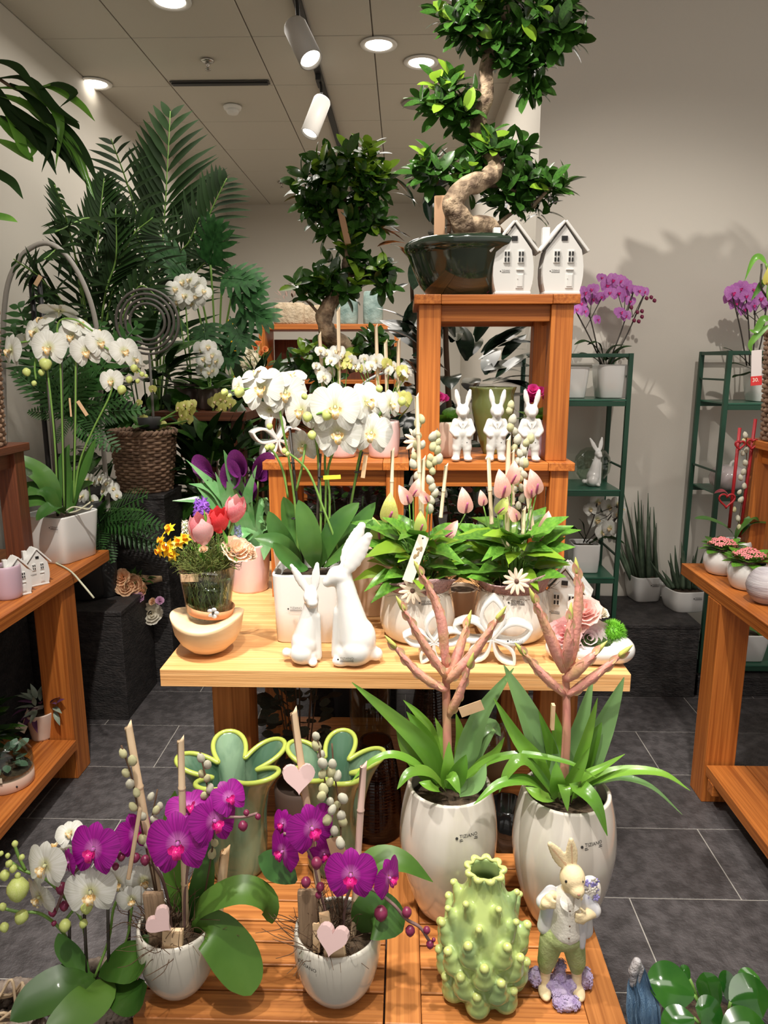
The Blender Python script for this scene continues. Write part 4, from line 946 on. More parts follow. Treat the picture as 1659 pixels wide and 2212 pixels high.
t.p('collar',me_(*(lambda m:(m.v,m.f))(MB().add(ribbon([(-.008,-.016,.205),(-.006,-.026,.195),(-.001,-.029,.186)],.012,'ovate',.1,(0,-1,.2),2)).add(ribbon([(.018,-.016,.205),(.015,-.026,.195),(.009,-.029,.186)],.012,'ovate',.1,(0,-1,.2),2))),MATS['waistcoat_white']))
bk=t.p('flower_bag',blob([('e',.046,.012,.196,.019,.017,.026)],MATS['waistcoat_white'],.003,4))
vio=petalmat('petal_violet',(.26,.22,.58),(.42,.38,.70),.1); rn=random.Random(6)
def star5(mat):
    mb=MB()
    for i in range(5): a=2*PI*i/5; mb.add(ellip(.42,.30,.10,su=8,sv=5),facing((.42*math.cos(a),.42*math.sin(a),0),(0,0,1),(math.cos(a),math.sin(a),0),1,PI/2))
    return mb.mesh(mat)
for i in range(12):
    m_=vio if i%3 else MATS['waistcoat_white']; q=Vec((.040+rn.uniform(-.013,.016),-.004+rn.uniform(-.008,.004),.212+rn.uniform(-.022,.020))); t.p('violet_flower',cached(('s5',m_.name),lambda:star5(m_)),facing(q,(rn.uniform(-.3,.5),-1,rn.uniform(-.2,.8)),(0,0,1),.0085),bk)
bm_=blob([('e',0,-.006,.010,.020,.026,.012),('e',0,.004,.026,.012,.014,.020),('e',.002,.006,.044,.008,.009,.014),('e',-.040,.008,.020,.014,.013,.018),('e',.047,.008,.018,.012,.013,.020),('e',.0,.014,.008,.05,.012,.009),('e',.004,-.032,.009,.024,.016,.011),('e',-.018,.0,.014,.012,.014,.014),('e',.020,.0,.014,.012,.014,.014)],M('flower_mauve',(.30,.22,.42),.8,bump=1.0,bscale=120,col2=(.48,.40,.56),nscale=80),.0022,1)
base=t.p('lavender_base',bm_)
mv=petalmat('petal_mauve',(.34,.26,.48),(.52,.44,.62),.05); vs=bm_.vertices
for i in range(90):
    v_=vs[rn.randrange(len(vs))]; t.p('base_flower',cached('s5m',lambda:star5(mv)),facing(v_.co+v_.normal*.001,v_.normal+Vec((0,0,.3)),(0,1,0),rn.uniform(.0055,.008)),base)
# ================================================================= foreground plants
def woodpiece(t,a,b,wpx,mat=None,name='bark_piece',dep=.35):
    A=V(*a);B=V(*b); w_=wpx*S(A); d=(B-A); L=d.length
    v,f=box(w_,w_*dep,L,.002); rn=random.Random(int(a[0]))
    v=[Vec((x.x*(1+.08*noise.noise(Vec((x.z*40,a[0],0)))),x.y,x.z+(rn.uniform(-.004,.004) if x.z>0 else 0))) for x in v]
    m=facing((A+B)/2,-d,(0,-1,0)); t.w(name,me_(v,f,mat or M('driftwood',(.34,.23,.14),.8,col2=(.20,.13,.08),nscale=6,stretch=(12,12,1),bump=.5,bscale=12),False),m)
def heart(t,p,wpx,rot=0,yaw=0):
    P=V(*p); s=wpx*S(P); me=cached('heart',lambda:me_(*extrude(heartpoly(1),.30),HPINK,False))
    o=t.w('wooden_heart',me,Mat.Translation(P)@Mat.Rotation(yaw,4,'Z')@Mat.Rotation(rot,4,'Y')@Mat.Rotation(-.35,4,'X')@Mat.Scale(s,4))
    b=o.modifiers.new('b','BEVEL'); b.width=.0018; b.segments=3; b.limit_method='ANGLE'; return o
YQ=q1.loc.y; d1=q1.o.location
fd=lambda x,y,z:(x,y,z)
# --- left magenta orchid
for (x,y,Y,s,n,r) in ((204,1833,YQ-.02,116,(-.15,-1,.35),0),(385,1820,YQ-.03,138,(.1,-1,.3),.1),(461,1772,YQ-.01,112,(.75,-.8,.3),-.1),(493,1722,YQ+.01,78,(.5,-.9,.7),.3),(290,1800,YQ+.01,92,(.9,-.6,.3),0),(408,1745,YQ+.03,100,(.1,-.3,1),.2),(150,1862,YQ-.02,62,(-.8,-.8,.1),.2)):
    P=V(x,y,Y); flower(q1,P,n,s*S(P),'magenta',r)
for x,y,s in ((134,1905,32),(139,1945,27),(112,1960,24),(117,1988,15),(250,1863,20),(262,1840,24),(295,1842,26),(314,1846,28),(523,1772,28),(531,1748,18),(556,1757,17)):
    P=V(x,y,YQ-.01); bud(q1,(x,y,YQ-.01),.85*s*S(P),BUDM,(random.uniform(-.3,.3),-.3,-1) if y>1800 else (.2,-.3,-1))
stem(q1,[(372,2020,YQ),(362,1940,YQ+.02),(340,1880,YQ+.01),(290,1845,YQ),(215,1850,YQ),(165,1880,YQ-.01),(140,1920,YQ-.01),(118,1975,YQ-.01)],.0028,M('stem_mauve',(.22,.13,.12),.5),'flower_spike')
stem(q1,[(398,2020,YQ),(402,1900,YQ+.01),(430,1800,YQ+.01),(480,1768,YQ),(525,1765,YQ),(556,1757,YQ)],.0026,MATS['stem_mauve'],'flower_spike')
bamboo(q1,(277,1568,YQ+.03),(348,1965,YQ+.01),17); bamboo(q1,(390,1598,YQ+.02),(402,2010,YQ+.01),15); bamboo(q1,(486,1838,YQ+.045),(470,1995,YQ+.04),20,MATS['pale_wood'])
woodpiece(q1,(303,1745,YQ-.02),(277,1900,YQ-.02),9,CANE,'wooden_peg'); woodpiece(q1,(330,1930,YQ-.03),(348,2062,YQ-.035),42); woodpiece(q1,(374,2008,YQ-.05),(372,2068,YQ-.05),44,MATS['pale_wood'])
heart(q1,(348,1990,YQ-.062),58,-.75,.5)
willow(q1,[(262,1610,YQ+.01),(285,1680,YQ+.01),(300,1760,YQ),(330,1900,YQ),(350,2010,YQ)],[(265,1626,YQ+.01),(286,1643,YQ),(272,1669,YQ+.01),(281,1693,YQ),(294,1710,YQ),(287,1742,YQ),(307,1762,YQ)],.020,seed=1)
willow(q1,[(340,1705,YQ+.01),(325,1800,YQ),(335,1900,YQ),(355,2010,YQ)],[(327,1719,YQ+.01),(338,1749,YQ),(345,1740,YQ+.01),(308,1813,YQ),(319,1822,YQ),(332,1770,YQ)],.019,seed=2)
willow(q1,[(432,1625,YQ+.06),(446,1690,YQ+.05),(462,1800,YQ+.04),(430,2000,YQ+.02)],[(434,1637,YQ+.06),(448,1652,YQ+.06),(436,1671,YQ+.06),(448,1680,YQ+.05),(454,1704,YQ+.05),(441,1719,YQ+.05),(463,1820,YQ+.04),(458,1845,YQ+.04)],.019,seed=3)
q1.p('dry_twigs',twigs(110,.045,.09,BRN,3,.0009,.7,3,-.005),Mat.Translation((-.01,0,.105)))
LG=M('leaf_soft',(.050,.130,.014),.42,col2=(.095,.20,.03),nscale=9,transl=.2,rnd=.1)
rleaf(q1,[(415,2000,YQ),(445,1955,YQ-.01),(520,1925,YQ-.01),(575,1945,YQ),(588,1995,YQ+.01)],66,'ell',LG,.25,(0,-.4,1))
rleaf(q1,[(420,2020,YQ),(455,2010,YQ-.03),(500,2060,YQ-.04),(530,2110,YQ-.05),(542,2150,YQ-.06)],100,'ell',LG,.25,(.5,-.8,.7))
rleaf(q1,[(410,2000,YQ+.02),(425,1960,YQ+.03),(440,1890,YQ+.04),(448,1822,YQ+.05)],52,'ell',GO,.2,(.2,-1,.2))
rleaf(q1,[(395,2000,YQ+.03),(380,1900,YQ+.06),(372,1800,YQ+.08),(378,1708,YQ+.09)],52,'ell',LG,.2,(0,-1,.2))
# --- middle magenta orchid
YR_=q2.loc.y
for (x,y,Y,s,n,r) in ((672,1788,YR_-.01,112,(.55,-.9,.2),.1),(613,1838,YR_,92,(-.7,-.8,.1),-.1),(613,1778,YR_+.02,62,(-.6,-.9,.3),0),(758,1888,YR_-.04,116,(.0,-1,.25),0),(838,1895,YR_-.02,92,(.9,-.6,.1),.1),(700,1842,YR_+.01,70,(.3,-1,-.1),.3)):
    P=V(x,y,Y); flower(q2,P,n,s*S(P),'magenta',r)
for x,y,s in ((684,1850,34),(661,1893,30),(692,1905,26),(688,1925,20),(823,1955,42),(879,1958,30),(886,1998,30),(922,2000,22),(929,2030,24),(937,2025,12)):
    P=V(x,y,YR_-.02); bud(q2,(x,y,YR_-.03),.82*s*S(P),BUDM,(0,-.3,-1))
stem(q2,[(740,2040,YR_),(745,1960,YR_),(765,1910,YR_-.01),(811,1925,YR_-.02),(851,1955,YR_-.03),(877,1985,YR_-.03),(907,2003,YR_-.03),(927,2032,YR_-.03)],.0027,MATS['stem_mauve'],'flower_spike')
stem(q2,[(715,2040,YR_),(705,1980,YR_),(690,1920,YR_),(672,1850,YR_),(640,1810,YR_),(612,1800,YR_)],.0026,MATS['stem_mauve'],'flower_spike')
bamboo(q2,(634,1537,YR_+.05),(672,1800,YR_+.03),16); bamboo(q2,(672,1800,YR_+.03),(705,2030,YR_+.01),14); bamboo(q2,(785,1654,YR_+.03),(773,1850,YR_+.02),15,M('bamboo_pink',(.66,.48,.42),.5,col2=(.56,.38,.32),nscale=3)); bamboo(q2,(772,1858,YR_+.01),(762,2030,YR_),14)
heart(q2,(645,1682,YR_+.03),70,.06,.25); heart(q2,(718,2030,YR_-.07),70,.1,-.2)
willow(q2,[(683,1582,YR_+.03),(697,1660,YR_+.02),(712,1750,YR_+.02),(722,1850,YR_),(735,1990,YR_)],[(682,1589,YR_+.03),(684,1611,YR_+.03),(694,1629,YR_+.03),(697,1649,YR_+.02),(697,1670,YR_+.02),(699,1705,YR_+.01),(695,1720,YR_),(713,1730,YR_+.01),(718,1748,YR_),(707,1771,YR_),(722,1794,YR_)],.021,seed=4)
willow(q2,[(717,1606,YR_+.04),(722,1670,YR_+.03),(733,1740,YR_+.03),(737,1830,YR_+.01),(740,2000,YR_)],[(715,1667,YR_+.03),(729,1675,YR_+.03),(713,1688,YR_+.02),(718,1650,YR_+.03),(741,1725,YR_+.02),(728,1738,YR_+.03),(737,1762,YR_+.02),(740,1775,YR_+.02),(735,1821,YR_-.02)],.021,seed=5)
woodpiece(q2,(664,1925,YR_-.02),(668,2050,YR_-.025),42); woodpiece(q2,(700,1972,YR_-.03),(712,2060,YR_-.035),24,MATS['pale_wood']); woodpiece(q2,(722,2045,YR_-.055),(726,2075,YR_-.055),46,MATS['pale_wood']); woodpiece(q2,(683,1995,YR_-.04),(684,2058,YR_-.045),16,MATS['pale_wood'])
tag_(q2,(733,1850),YR_-.0,34,95,14,KRAFT,'paper_tag','plain brown kraft paper tag')
q2.p('dry_twigs',twigs(130,.045,.085,BRN,9,.0009,.7,3,-.005),Mat.Translation((-.02,0,.11)))
rleaf(q2,[(775,1905,YR_+.02),(810,1862,YR_+.03),(870,1862,YR_+.03),(935,1905,YR_+.03)],62,'lance',LG,.2,(0,-.5,1))
rleaf(q2,[(775,2010,YR_),(800,1975,YR_-.01),(835,1985,YR_-.02),(870,2012,YR_-.02)],96,'ell',GO,.2,(.1,-.8,.6))
rleaf(q2,[(640,1905,YR_+.02),(610,1880,YR_+.03),(585,1862,YR_+.03),(558,1850,YR_+.03)],62,'ell',GO,.2,(-.1,-.8,.6))
# --- bottom left white orchid in woven pot
def basket(name,label,cat,loc,r0,r1,h,rows,mat,stakes=28,group=None,rz=0,thick=None,me_t=None):
    t=me_t or T(name,label,cat,loc,group,rz); rr=thick or h/rows*.56
    t.p('liner',me_(*lathe([(.001,.004),(r0-rr*2.4,.004),(r1-rr*2.4,h*.93),(.001,h*.93)],32),SOIL))
    for k_ in range(rows):
        z=h*(k_+.5)/rows; r=r0+(r1-r0)*(k_+.5)/rows; n=stakes*4; ph=PI*(k_%2)
        pts=[((r+rr*.75*math.sin(stakes*2*PI*i/n/2*1+ph))*math.cos(2*PI*i/n),(r+rr*.75*math.sin(stakes*2*PI*i/n/2*1+ph))*math.sin(2*PI*i/n),z) for i in range(n)]
        t.p('woven_strand',me_(*ringpts(pts,rr,6),mat))
    mb=MB()
    for i in range(stakes):
        a=2*PI*i/stakes; mb.add(tube([(r0*math.cos(a),r0*math.sin(a),0),(r1*math.cos(a),r1*math.sin(a),h)],rr*.8,5,2))
    t.p('stakes',mb.mesh(mat),kind='stuff')
    n=120
    for q in (0,1):
        pts=[((r1+rr*1.0*math.cos(18*2*PI*i/n+q*PI))*math.cos(2*PI*i/n),(r1+rr*1.0*math.cos(18*2*PI*i/n+q*PI))*math.sin(2*PI*i/n),h+rr+rr*.9*math.sin(18*2*PI*i/n+q*PI)) for i in range(n)]
        t.p('rim_strand',me_(*ringpts(pts,rr*1.15,6),mat))
    return t
WK=M('wicker',(.30,.19,.12),.75,col2=(.17,.10,.065),nscale=30,bump=.4,bscale=120,rnd=.15); WKG=M('wicker_grey',(.36,.30,.25),.75,col2=(.20,.15,.12),nscale=30,bump=.4,bscale=120,rnd=.15)
p=G(195,2120,.33)
wl=basket('potted_orchid','white orchid with lime buds in a woven basket on the floor at the left','potted orchid',(p.x,p.y,.001),.052,.060,.30,24,WKG)
Yw=p.y
for (x,y,Y,s,n,r) in ((100,1868,Yw-.02,104,(-.3,-1,.25),.1),(88,1935,Yw,92,(-.5,-.9,-.1),0),(196,1925,Yw-.02,112,(.2,-1,.2),.1),(118,1838,Yw+.03,80,(-.2,.4,1),0),(250,1905,Yw+.01,78,(.4,-.9,.2),0),(284,1940,Yw,64,(.3,-1,0),.2),(310,1900,Yw+.02,76,(.3,-.9,.1),.4),(150,1800,Yw+.02,60,(.1,-.6,1),.3)):
    P=V(x,y,Y); flower(wl,P,n,s*S(P),'white',r)
for x,y,s in ((38,1893,52),(31,1815,15),(23,1857,17),(31,1867,18),(50,1845,14),(37,1884,14),(9,1878,24),(54,1965,32),(3,1950,18),(6,1992,22),(186,1943,30),(140,1984,28),(184,1985,20),(5,1838,12),(17,1842,12)):
    P=V(x,y,Yw-.01); bud(wl,(x,y,Yw-.02),s*S(P),BUDG,(random.uniform(-.5,.5),-.4,-1))
for pts in ([(190,2110,Yw),(180,2000,Yw+.02),(150,1950,Yw+.01),(100,1900,Yw),(50,1880,Yw),(20,1860,Yw)],[(205,2110,Yw),(235,2030,Yw+.02),(250,1950,Yw+.02),(300,1905,Yw+.02)],[(180,2110,Yw),(140,2020,Yw+.01),(90,1975,Yw),(40,1970,Yw-.01),(0,1960,Yw-.01)],[(215,2110,Yw),(270,2040,Yw+.02),(285,1960,Yw+.01)],[(140,1990,Yw-.01),(160,1965,Yw),(190,1945,Yw-.01)],[(30,1820,Yw),(40,1850,Yw),(55,1880,Yw)]): stem(wl,pts,.0026,STEM,'flower_spike')
for a,b in (((188,2110,Yw),(182,1970,Yw+.02)),((235,2100,Yw),(233,1960,Yw+.02)),((278,2090,Yw+.02),(280,1960,Yw+.02)),((150,2110,Yw+.01),(150,2000,Yw+.01))): wl.w('stake',me_(*tube([V(*a),V(*b)],.003,6,2),STEMD))
GDK=M('leaf_deep',(.022,.075,.010),.38,col2=(.05,.13,.018),nscale=7,transl=.12,rnd=.12,coat=.2)
rleaf(wl,[(205,2112,Yw),(150,2125,Yw-.03),(80,2160,Yw-.06),(22,2205,Yw-.09)],96,'ell',GDK,.15,(0,-.5,1))
rleaf(wl,[(215,2115,Yw-.01),(210,2150,Yw-.06),(160,2190,Yw-.10),(95,2225,Yw-.13)],88,'ell',LG,.15,(.2,-.5,1))
rleaf(wl,[(215,2100,Yw),(262,2080,Yw-.02),(300,2075,Yw-.03),(322,2020,Yw-.04)],84,'ell',GDK,.15,(-.3,-.6,1))
rleaf(wl,[(192,2105,Yw),(165,2075,Yw),(140,2045,Yw),(126,2016,Yw)],44,'ell',GO,.2,(.3,-1,.4))
rleaf(wl,[(225,2120,Yw-.01),(265,2145,Yw-.05),(300,2160,Yw-.08),(318,2130,Yw-.1)],76,'ell',GDK,.15,(0,-.5,1))
# raffia bundle bottom left corner
p=G(8,2178,.2); t=T('raffia_bundle','knotted bundle of pale raffia cord cut by the bottom left corner','raffia',(p.x,p.y,0))
basket('x','','',None,.05,.055,.18,10,WKG,20,me_t=t)
rn=random.Random(2)
for i in range(7):
    a=rn.uniform(0,6); pts=[Vec((.02*math.cos(a),.02*math.sin(a),.18)),Vec((.04*math.cos(a+1),.03*math.sin(a+1),.21+rn.uniform(0,.03))),Vec((.03*math.cos(a+2),.03*math.sin(a+2),.20)),Vec((.05*math.cos(a+3),.04*math.sin(a+3),.19+rn.uniform(0,.05)))]
    t.p('raffia_strand',me_(*tube(pts,.0028,6,5),M('raffia',(.60,.46,.30),.8)))
# --- bottom right: blue ornament and glossy round-leaved plant
p=G(1388,2190,.22); t=T('blue_ornament','blue ruffled ornament with a curled grey-white tip at the bottom right','ornament',(p.x,p.y,0))
bl=M('blue_feather',(.10,.20,.34),.5,col2=(.22,.36,.52),nscale=4,stretch=(40,40,2),bump=.5,bscale=30); gr=M('frill_grey',(.50,.47,.46),.6,col2=(.30,.30,.33),nscale=40,bump=.6,bscale=120)
t.p('stand',me_(*lathe([(.001,0),(.045,0),(.045,.006),(.008,.012),(.006,.17),(.001,.17)],24),DARK))
Yo=p.y
for i in range(6): t.w('ruffled_blade',me_(*ribbon([V(1392+i*4,2300,Yo),V(1372+i*9,2200,Yo-.01),V(1366+i*7,2130,Yo),V(1374+i*3,2085,Yo)],.030,'lance',.4,(math.sin(i),-1,0),4,wave=.25),bl))
t.w('curled_tip',blob([('c',V(1366,2125,Yo)-V(1370,2100,Yo),V(1368,2098,Yo)-V(1370,2100,Yo),.006,.008),('c',V(1368,2098,Yo)-V(1370,2100,Yo),V(1376,2078,Yo)-V(1370,2100,Yo),.009,.008),('c',V(1376,2078,Yo)-V(1370,2100,Yo),V(1386,2092,Yo)-V(1370,2100,Yo),.007,.005),('c',V(1386,2092,Yo)-V(1370,2100,Yo),V(1378,2120,Yo)-V(1370,2100,Yo),.005,.004)],gr,.0015,3),Mat.Translation(V(1370,2100,Yo)))
p=G(1560,2235,.17); t=T('round_leaved_plant','low potted plant with glossy round dark green leaves at the bottom right corner','potted plant',(p.x,p.y,0))
t.p('pot',me_(*lathe(vessel([(.07,0),(.10,.01),(.115,.09),(.11,.16)],.006,.4),40),M('pot_black',(.03,.03,.03),.5))); soil(t,.104,.15)
GG=M('leaf_glossy',(.012,.070,.009),.12,col2=(.035,.13,.016),nscale=14,coat=.7,transl=.08,rnd=.12)
Yl=p.y
def rnd_leaf(tip,base,wpx,up=(0,-.5,1)):
    b=V(*base);a=V(*tip); rleaf(t,[base,((base[0]*2+tip[0])/3,(base[1]*2+tip[1])/3-6,(base[2]*2+tip[2])/3),((base[0]+2*tip[0])/3,(base[1]+2*tip[1])/3-8,(base[2]+2*tip[2])/3),tip],wpx,'ell',GG,-.16,up,nx=6)
    m_=V(base[0],base[1],base[2]); t.w('leaf_stalk',me_(*tube([m_,m_.lerp(Vec((t.loc.x,t.loc.y,.16)),.5)+Vec((0,0,-.01)),Vec((t.loc.x,t.loc.y,.15))],.003,6,4),STEM))
for tip,base,w_,up in (((1396,2120,Yl),(1500,2150,Yl-.02),98,(0,-.6,1)),((1520,2100,Yl+.02),(1545,2185,Yl),52,(-.3,-1,.5)),((1552,2112,Yl+.03),(1605,2165,Yl+.02),60,(.2,-.5,1)),((1665,2150,Yl-.01),(1578,2165,Yl-.02),86,(0,-.7,1)),((1502,2175,Yl-.04),(1560,2215,Yl-.06),66,(-.3,-.8,1)),((1430,2222,Yl-.06),(1500,2200,Yl-.06),60,(0,-.6,1)),((1660,2225,Yl-.08),(1560,2225,Yl-.08),80,(0,-.6,1)),((1470,2098,Yl+.04),(1490,2115,Yl+.03),28,(0,-.6,1)),((1640,2110,Yl+.06),(1610,2150,Yl+.05),60,(0,-.6,1))): rnd_leaf(tip,base,w_,up)
# ================================================================= bromeliads
BG=M('leaf_bromeliad',(.085,.23,.022),.28,col2=(.17,.34,.04),nscale=5,stretch=(1,1,1),transl=.2,rnd=.2,coat=.25)
BGT=M('leaf_bromeliad_grey',(.11,.23,.07),.3,col2=(.17,.31,.11),nscale=5,transl=.15,rnd=.15,coat=.3)
SPK=M('spike_pink',(.72,.33,.27),.5,col2=(.58,.36,.17),nscale=26,transl=.1,bump=.2,bscale=90,contrast=(.45,.75))
SPT=M('spike_tip',(.46,.48,.12),.5)
def spike(t,pts,wpx):
    P=[V(*p) for p in pts]; r=wpx*.5*S(P[0]); L=cr(P,5); n=len(L)
    body=t.w('flower_bract',me_(*tube(L,[r*.7,r*1.1,r*1.0,r*.75,r*.40],8,0),SPK))
    # overlapping scales along both sides
    k_=max(4,int((L[-1]-L[0]).length/.017)); mb=[]
    for i in range(k_):
        u=(i+.4)/k_; q=lerpl(L,u); d=(lerpl(L,min(1,u+.08))-lerpl(L,max(0,u-.08))).normalized(); s_=1 if i%2 else -1
        side=d.cross(FWD).normalized()*s_; rr=r*(1-.5*u)
        t.p('scale',cached('brscale',lambda:me_(*leafvf(1,.50,'lance',-.02,.4,2,5),M('scale_pink',(.70,.27,.22),.5,col2=(.55,.45,.22),nscale=3,transl=.1))),(t.inv@frame(q+side*rr*.30-FWD*rr*.62,d*1.0+side*.13,-FWD+side*.5,.025)),None)
    tip=L[-1]; d=(L[-1]-L[-3]).normalized(); t.w('bract_tip',cached('brtip',lambda:me_(*lathe([(.12,0),(.17,.2),(.12,.6),(.03,.95),(.001,1)],8),SPT)),facing(tip-d*.008,d,(1,0,0),.034))
def brom(t,Y,leaves,stemp,spikes):
    for L in leaves:
        pts,w_=L[0],L[1]; m_=BGT if len(L)>2 and L[2] else BG; up=L[3] if len(L)>3 else (0,-.6,1)
        P=[(x,y,Y+o) for x,y,o in pts]
        rleaf(t,P,w_,'sword' if w_<34 else 'strap2' if False else 'sword',m_,.35,up,nx=4)
    t.w('flower_stalk',me_(*tube([V(x,y,Y+o) for x,y,o in stemp],[.009,.0085,.007],10),M('stalk_pink',(.50,.30,.16),.5,col2=(.60,.24,.20),nscale=10)))
    for pts,w_ in spikes: spike(t,[(x,y,Y+o) for x,y,o in pts],w_*1.15)
# sword leaves arch back and widen at the base
PROF['sword']=lambda t:min(1,.55+t*1.2)*(1-t**2.2)**.85
U=(0,-1,.6)
brom(b1,b1.loc.y,[
 ([(950,1690,0),(925,1625,.0),(863,1562,.0),(760,1474,.02)],50,0,U),([(955,1690,.03),(934,1590,.05),(905,1545,.06),(871,1512,.07)],26,0,U),([(960,1690,.02),(930,1610,.03),(900,1565,.03),(878,1537,.03)],34,0,U),
 ([(990,1690,.03),(1010,1620,.05),(1040,1540,.06),(1110,1443,.08)],56,1,U),([(1000,1690,.05),(1035,1600,.07),(1062,1568,.09),(1082,1590,.1)],50,1,(0,-.8,1)),([(940,1690,0),(903,1655,-.02),(849,1632,-.03),(800,1648,-.04),(758,1690,-.05)],28,0,(0,-.3,1)),
 ([(960,1705,-.01),(925,1672,-.03),(885,1672,-.05),(858,1705,-.07)],40,0,(0,-.3,1)),([(965,1700,-.03),(968,1660,-.04),(970,1602,-.03)],36,0,U),([(975,1705,-.04),(992,1665,-.05),(1007,1630,-.05)],46,0,U),([(965,1700,-.05),(975,1680,-.07),(994,1715,-.09)],36,0,(0,-.5,1)),
 ([(990,1695,0),(1030,1660,-.01),(1081,1638,-.02),(1144,1632,-.03),(1233,1650,-.04),(1289,1681,-.05)],27,0,(0,-.3,1)),([(990,1695,.02),(1040,1650,.02),(1070,1625,.02),(1090,1592,.02)],26,0,U),([(950,1700,.0),(915,1660,0),(880,1620,0),(856,1575,0)],46,0,U),
 ([(960,1695,.04),(955,1600,.05),(940,1550,.06)],24,0,U),([(985,1695,.05),(995,1600,.07),(985,1540,.08)],28,0,U),([(950,1710,-.05),(930,1700,-.08),(905,1690,-.08)],34,0,(0,-.5,1)),([(990,1710,-.04),(1030,1690,-.05),(1050,1650,-.04)],40,1,U)],
 [(968,1690,.0),(966,1590,.0),(964,1500,.01),(963,1440,.01)],
 [([(963,1492,.0),(905,1455,-.01),(849,1393,-.02)],17),([(962,1462,0),(915,1390,-.01),(869,1311,-.02)],16),([(963,1445,.01),(955,1350,.01),(938,1295,.01),(907,1235,.0)],18),([(966,1470,.01),(990,1410,.02),(1010,1345,.03)],19),([(966,1472,0),(1020,1415,-.01),(1078,1332,-.02)],20),([(970,1545,0),(992,1500,-.01),(1015,1434,-.02)],17)])
brom(b2,b2.loc.y,[
 ([(1190,1715,0),(1178,1640,.03),(1139,1540,.05),(1088,1436,.07)],72,1,U),([(1185,1715,0),(1160,1650,0),(1117,1594,0),(1066,1507,0)],44,0,U),([(1240,1715,.02),(1270,1640,.03),(1308,1558,.04),(1348,1463,.05)],66,1,U),([(1230,1715,.05),(1240,1620,.08),(1258,1550,.09),(1281,1463,.1)],46,1,U),
 ([(1240,1715,0),(1273,1690,0),(1345,1668,-.01),(1429,1672,-.02),(1491,1708,-.03)],36,0,(0,-.3,1)),([(1240,1715,.02),(1290,1690,.02),(1340,1680,.02),(1407,1701,.01),(1474,1760,.0)],26,1,(0,-.3,1)),
 ([(1235,1722,-.03),(1248,1702,-.07),(1285,1735,-.10),(1312,1806,-.11)],48,0,(.3,-.8,.6)),([(1190,1720,-.02),(1144,1690,-.04),(1080,1695,-.06),(1023,1738,-.08)],38,0,(0,-.3,1)),([(1195,1715,-.02),(1135,1645,-.03),(1100,1665,-.04),(1078,1712,-.05)],36,0,(0,-.4,1)),
 ([(1235,1715,.0),(1260,1680,-.01),(1304,1657,-.01),(1350,1629,-.01)],25,0,(0,-.4,1)),([(1215,1722,-.05),(1218,1700,-.08),(1226,1752,-.1)],34,0,(0,-.8,.5)),([(1205,1722,-.04),(1203,1690,-.06),(1201,1645,-.05)],44,0,U),([(1225,1715,.0),(1262,1610,.0),(1291,1507,.0)],30,0,U),
 ([(1215,1715,-.02),(1245,1670,-.03),(1274,1614,-.03)],34,0,U),([(1205,1715,.02),(1190,1620,.03),(1163,1534,.03)],32,0,U),([(1200,1715,.04),(1205,1600,.06),(1190,1520,.07)],36,0,U),([(1240,1715,.02),(1275,1610,.02),(1300,1560,.02)],40,0,U),([(1190,1725,-.04),(1165,1720,-.07),(1135,1700,-.06)],40,0,(0,-.5,1))],
 [(1215,1715,0),(1222,1620,0),(1224,1540,0),(1222,1460,.01)],
 [([(1219,1450,0),(1190,1380,-.01),(1154,1295,-.02)],21),([(1227,1458,.01),(1240,1380,.01),(1250,1290,.01),(1246,1232,.01)],20),([(1223,1445,0),(1228,1390,-.02),(1232,1330,-.02)],20),([(1222,1468,0),(1255,1440,-.01),(1291,1405,-.01)],22),([(1226,1502,0),(1285,1460,-.01),(1344,1412,-.02)],17),([(1218,1500,0),(1170,1455,-.01),(1129,1408,-.02)],17)])
o,k_=tag_(b1,(1018,1531),b1.loc.y-.03,52,24,22,KRAFT,'paper_tag','kraft paper tag on a thread')
b2.w('paper_tag',me_(*box(.006,.012,.05,.0003),KRAFT,False),Mat.Translation(V(1194,1548,b2.loc.y-.02)))
# ================================================================= large white orchid
Yc=wo.loc.y
YT=Yc-.02
for (x,y,Y,s,n,r,k3) in ((566,838,YT,102,(-.1,-1,.25),.1,'white'),(617,850,YT,92,(.1,-1,.2),0,'white'),(652,886,YT-.02,88,(-.3,-1,.1),0,'white'),(583,885,YT+.02,64,(-.2,.5,-.5),0,'white'),(724,880,YT-.04,112,(.1,-1,.1),0,'white'),(730,936,YT-.02,108,(.0,-1,.15),.1,'white'),(790,868,YT,92,(.5,-.9,.3),.4,'white'),(842,872,YT+.02,64,(.7,-.8,.1),0,'white'),(803,935,YT-.01,92,(-.1,-1,.05),-.1,'white'),(815,895,YT+.02,70,(.6,-.9,.3),.4,'white'),(655,962,YT+.03,74,(-.2,-1,-.3),0,'white'),(516,834,YT+.02,46,(-.5,-.8,.1),0,'white'),(630,815,YT+.03,70,(0,-.5,1),.3,'white'),(560,812,YT+.02,80,(-.1,-.3,1),0,'white')):
    P=V(x,y,Y); flower(wo,P,n,s*S(P),k3,r)
for x,y,s in ((489,840,18),(498,850,12),(521,836,26),(713,884,28),(665,890,24),(869,857,22),(817,832,18),(583,914,16),(673,930,22),(588,958,16),(577,960,14),(615,968,14),(622,975,12),(655,850,16)):
    P=V(x,y,YT-.04); bud(wo,(x,y,YT-.045),s*S(P),BUDG,(random.uniform(-.5,.5),-.6,-1))
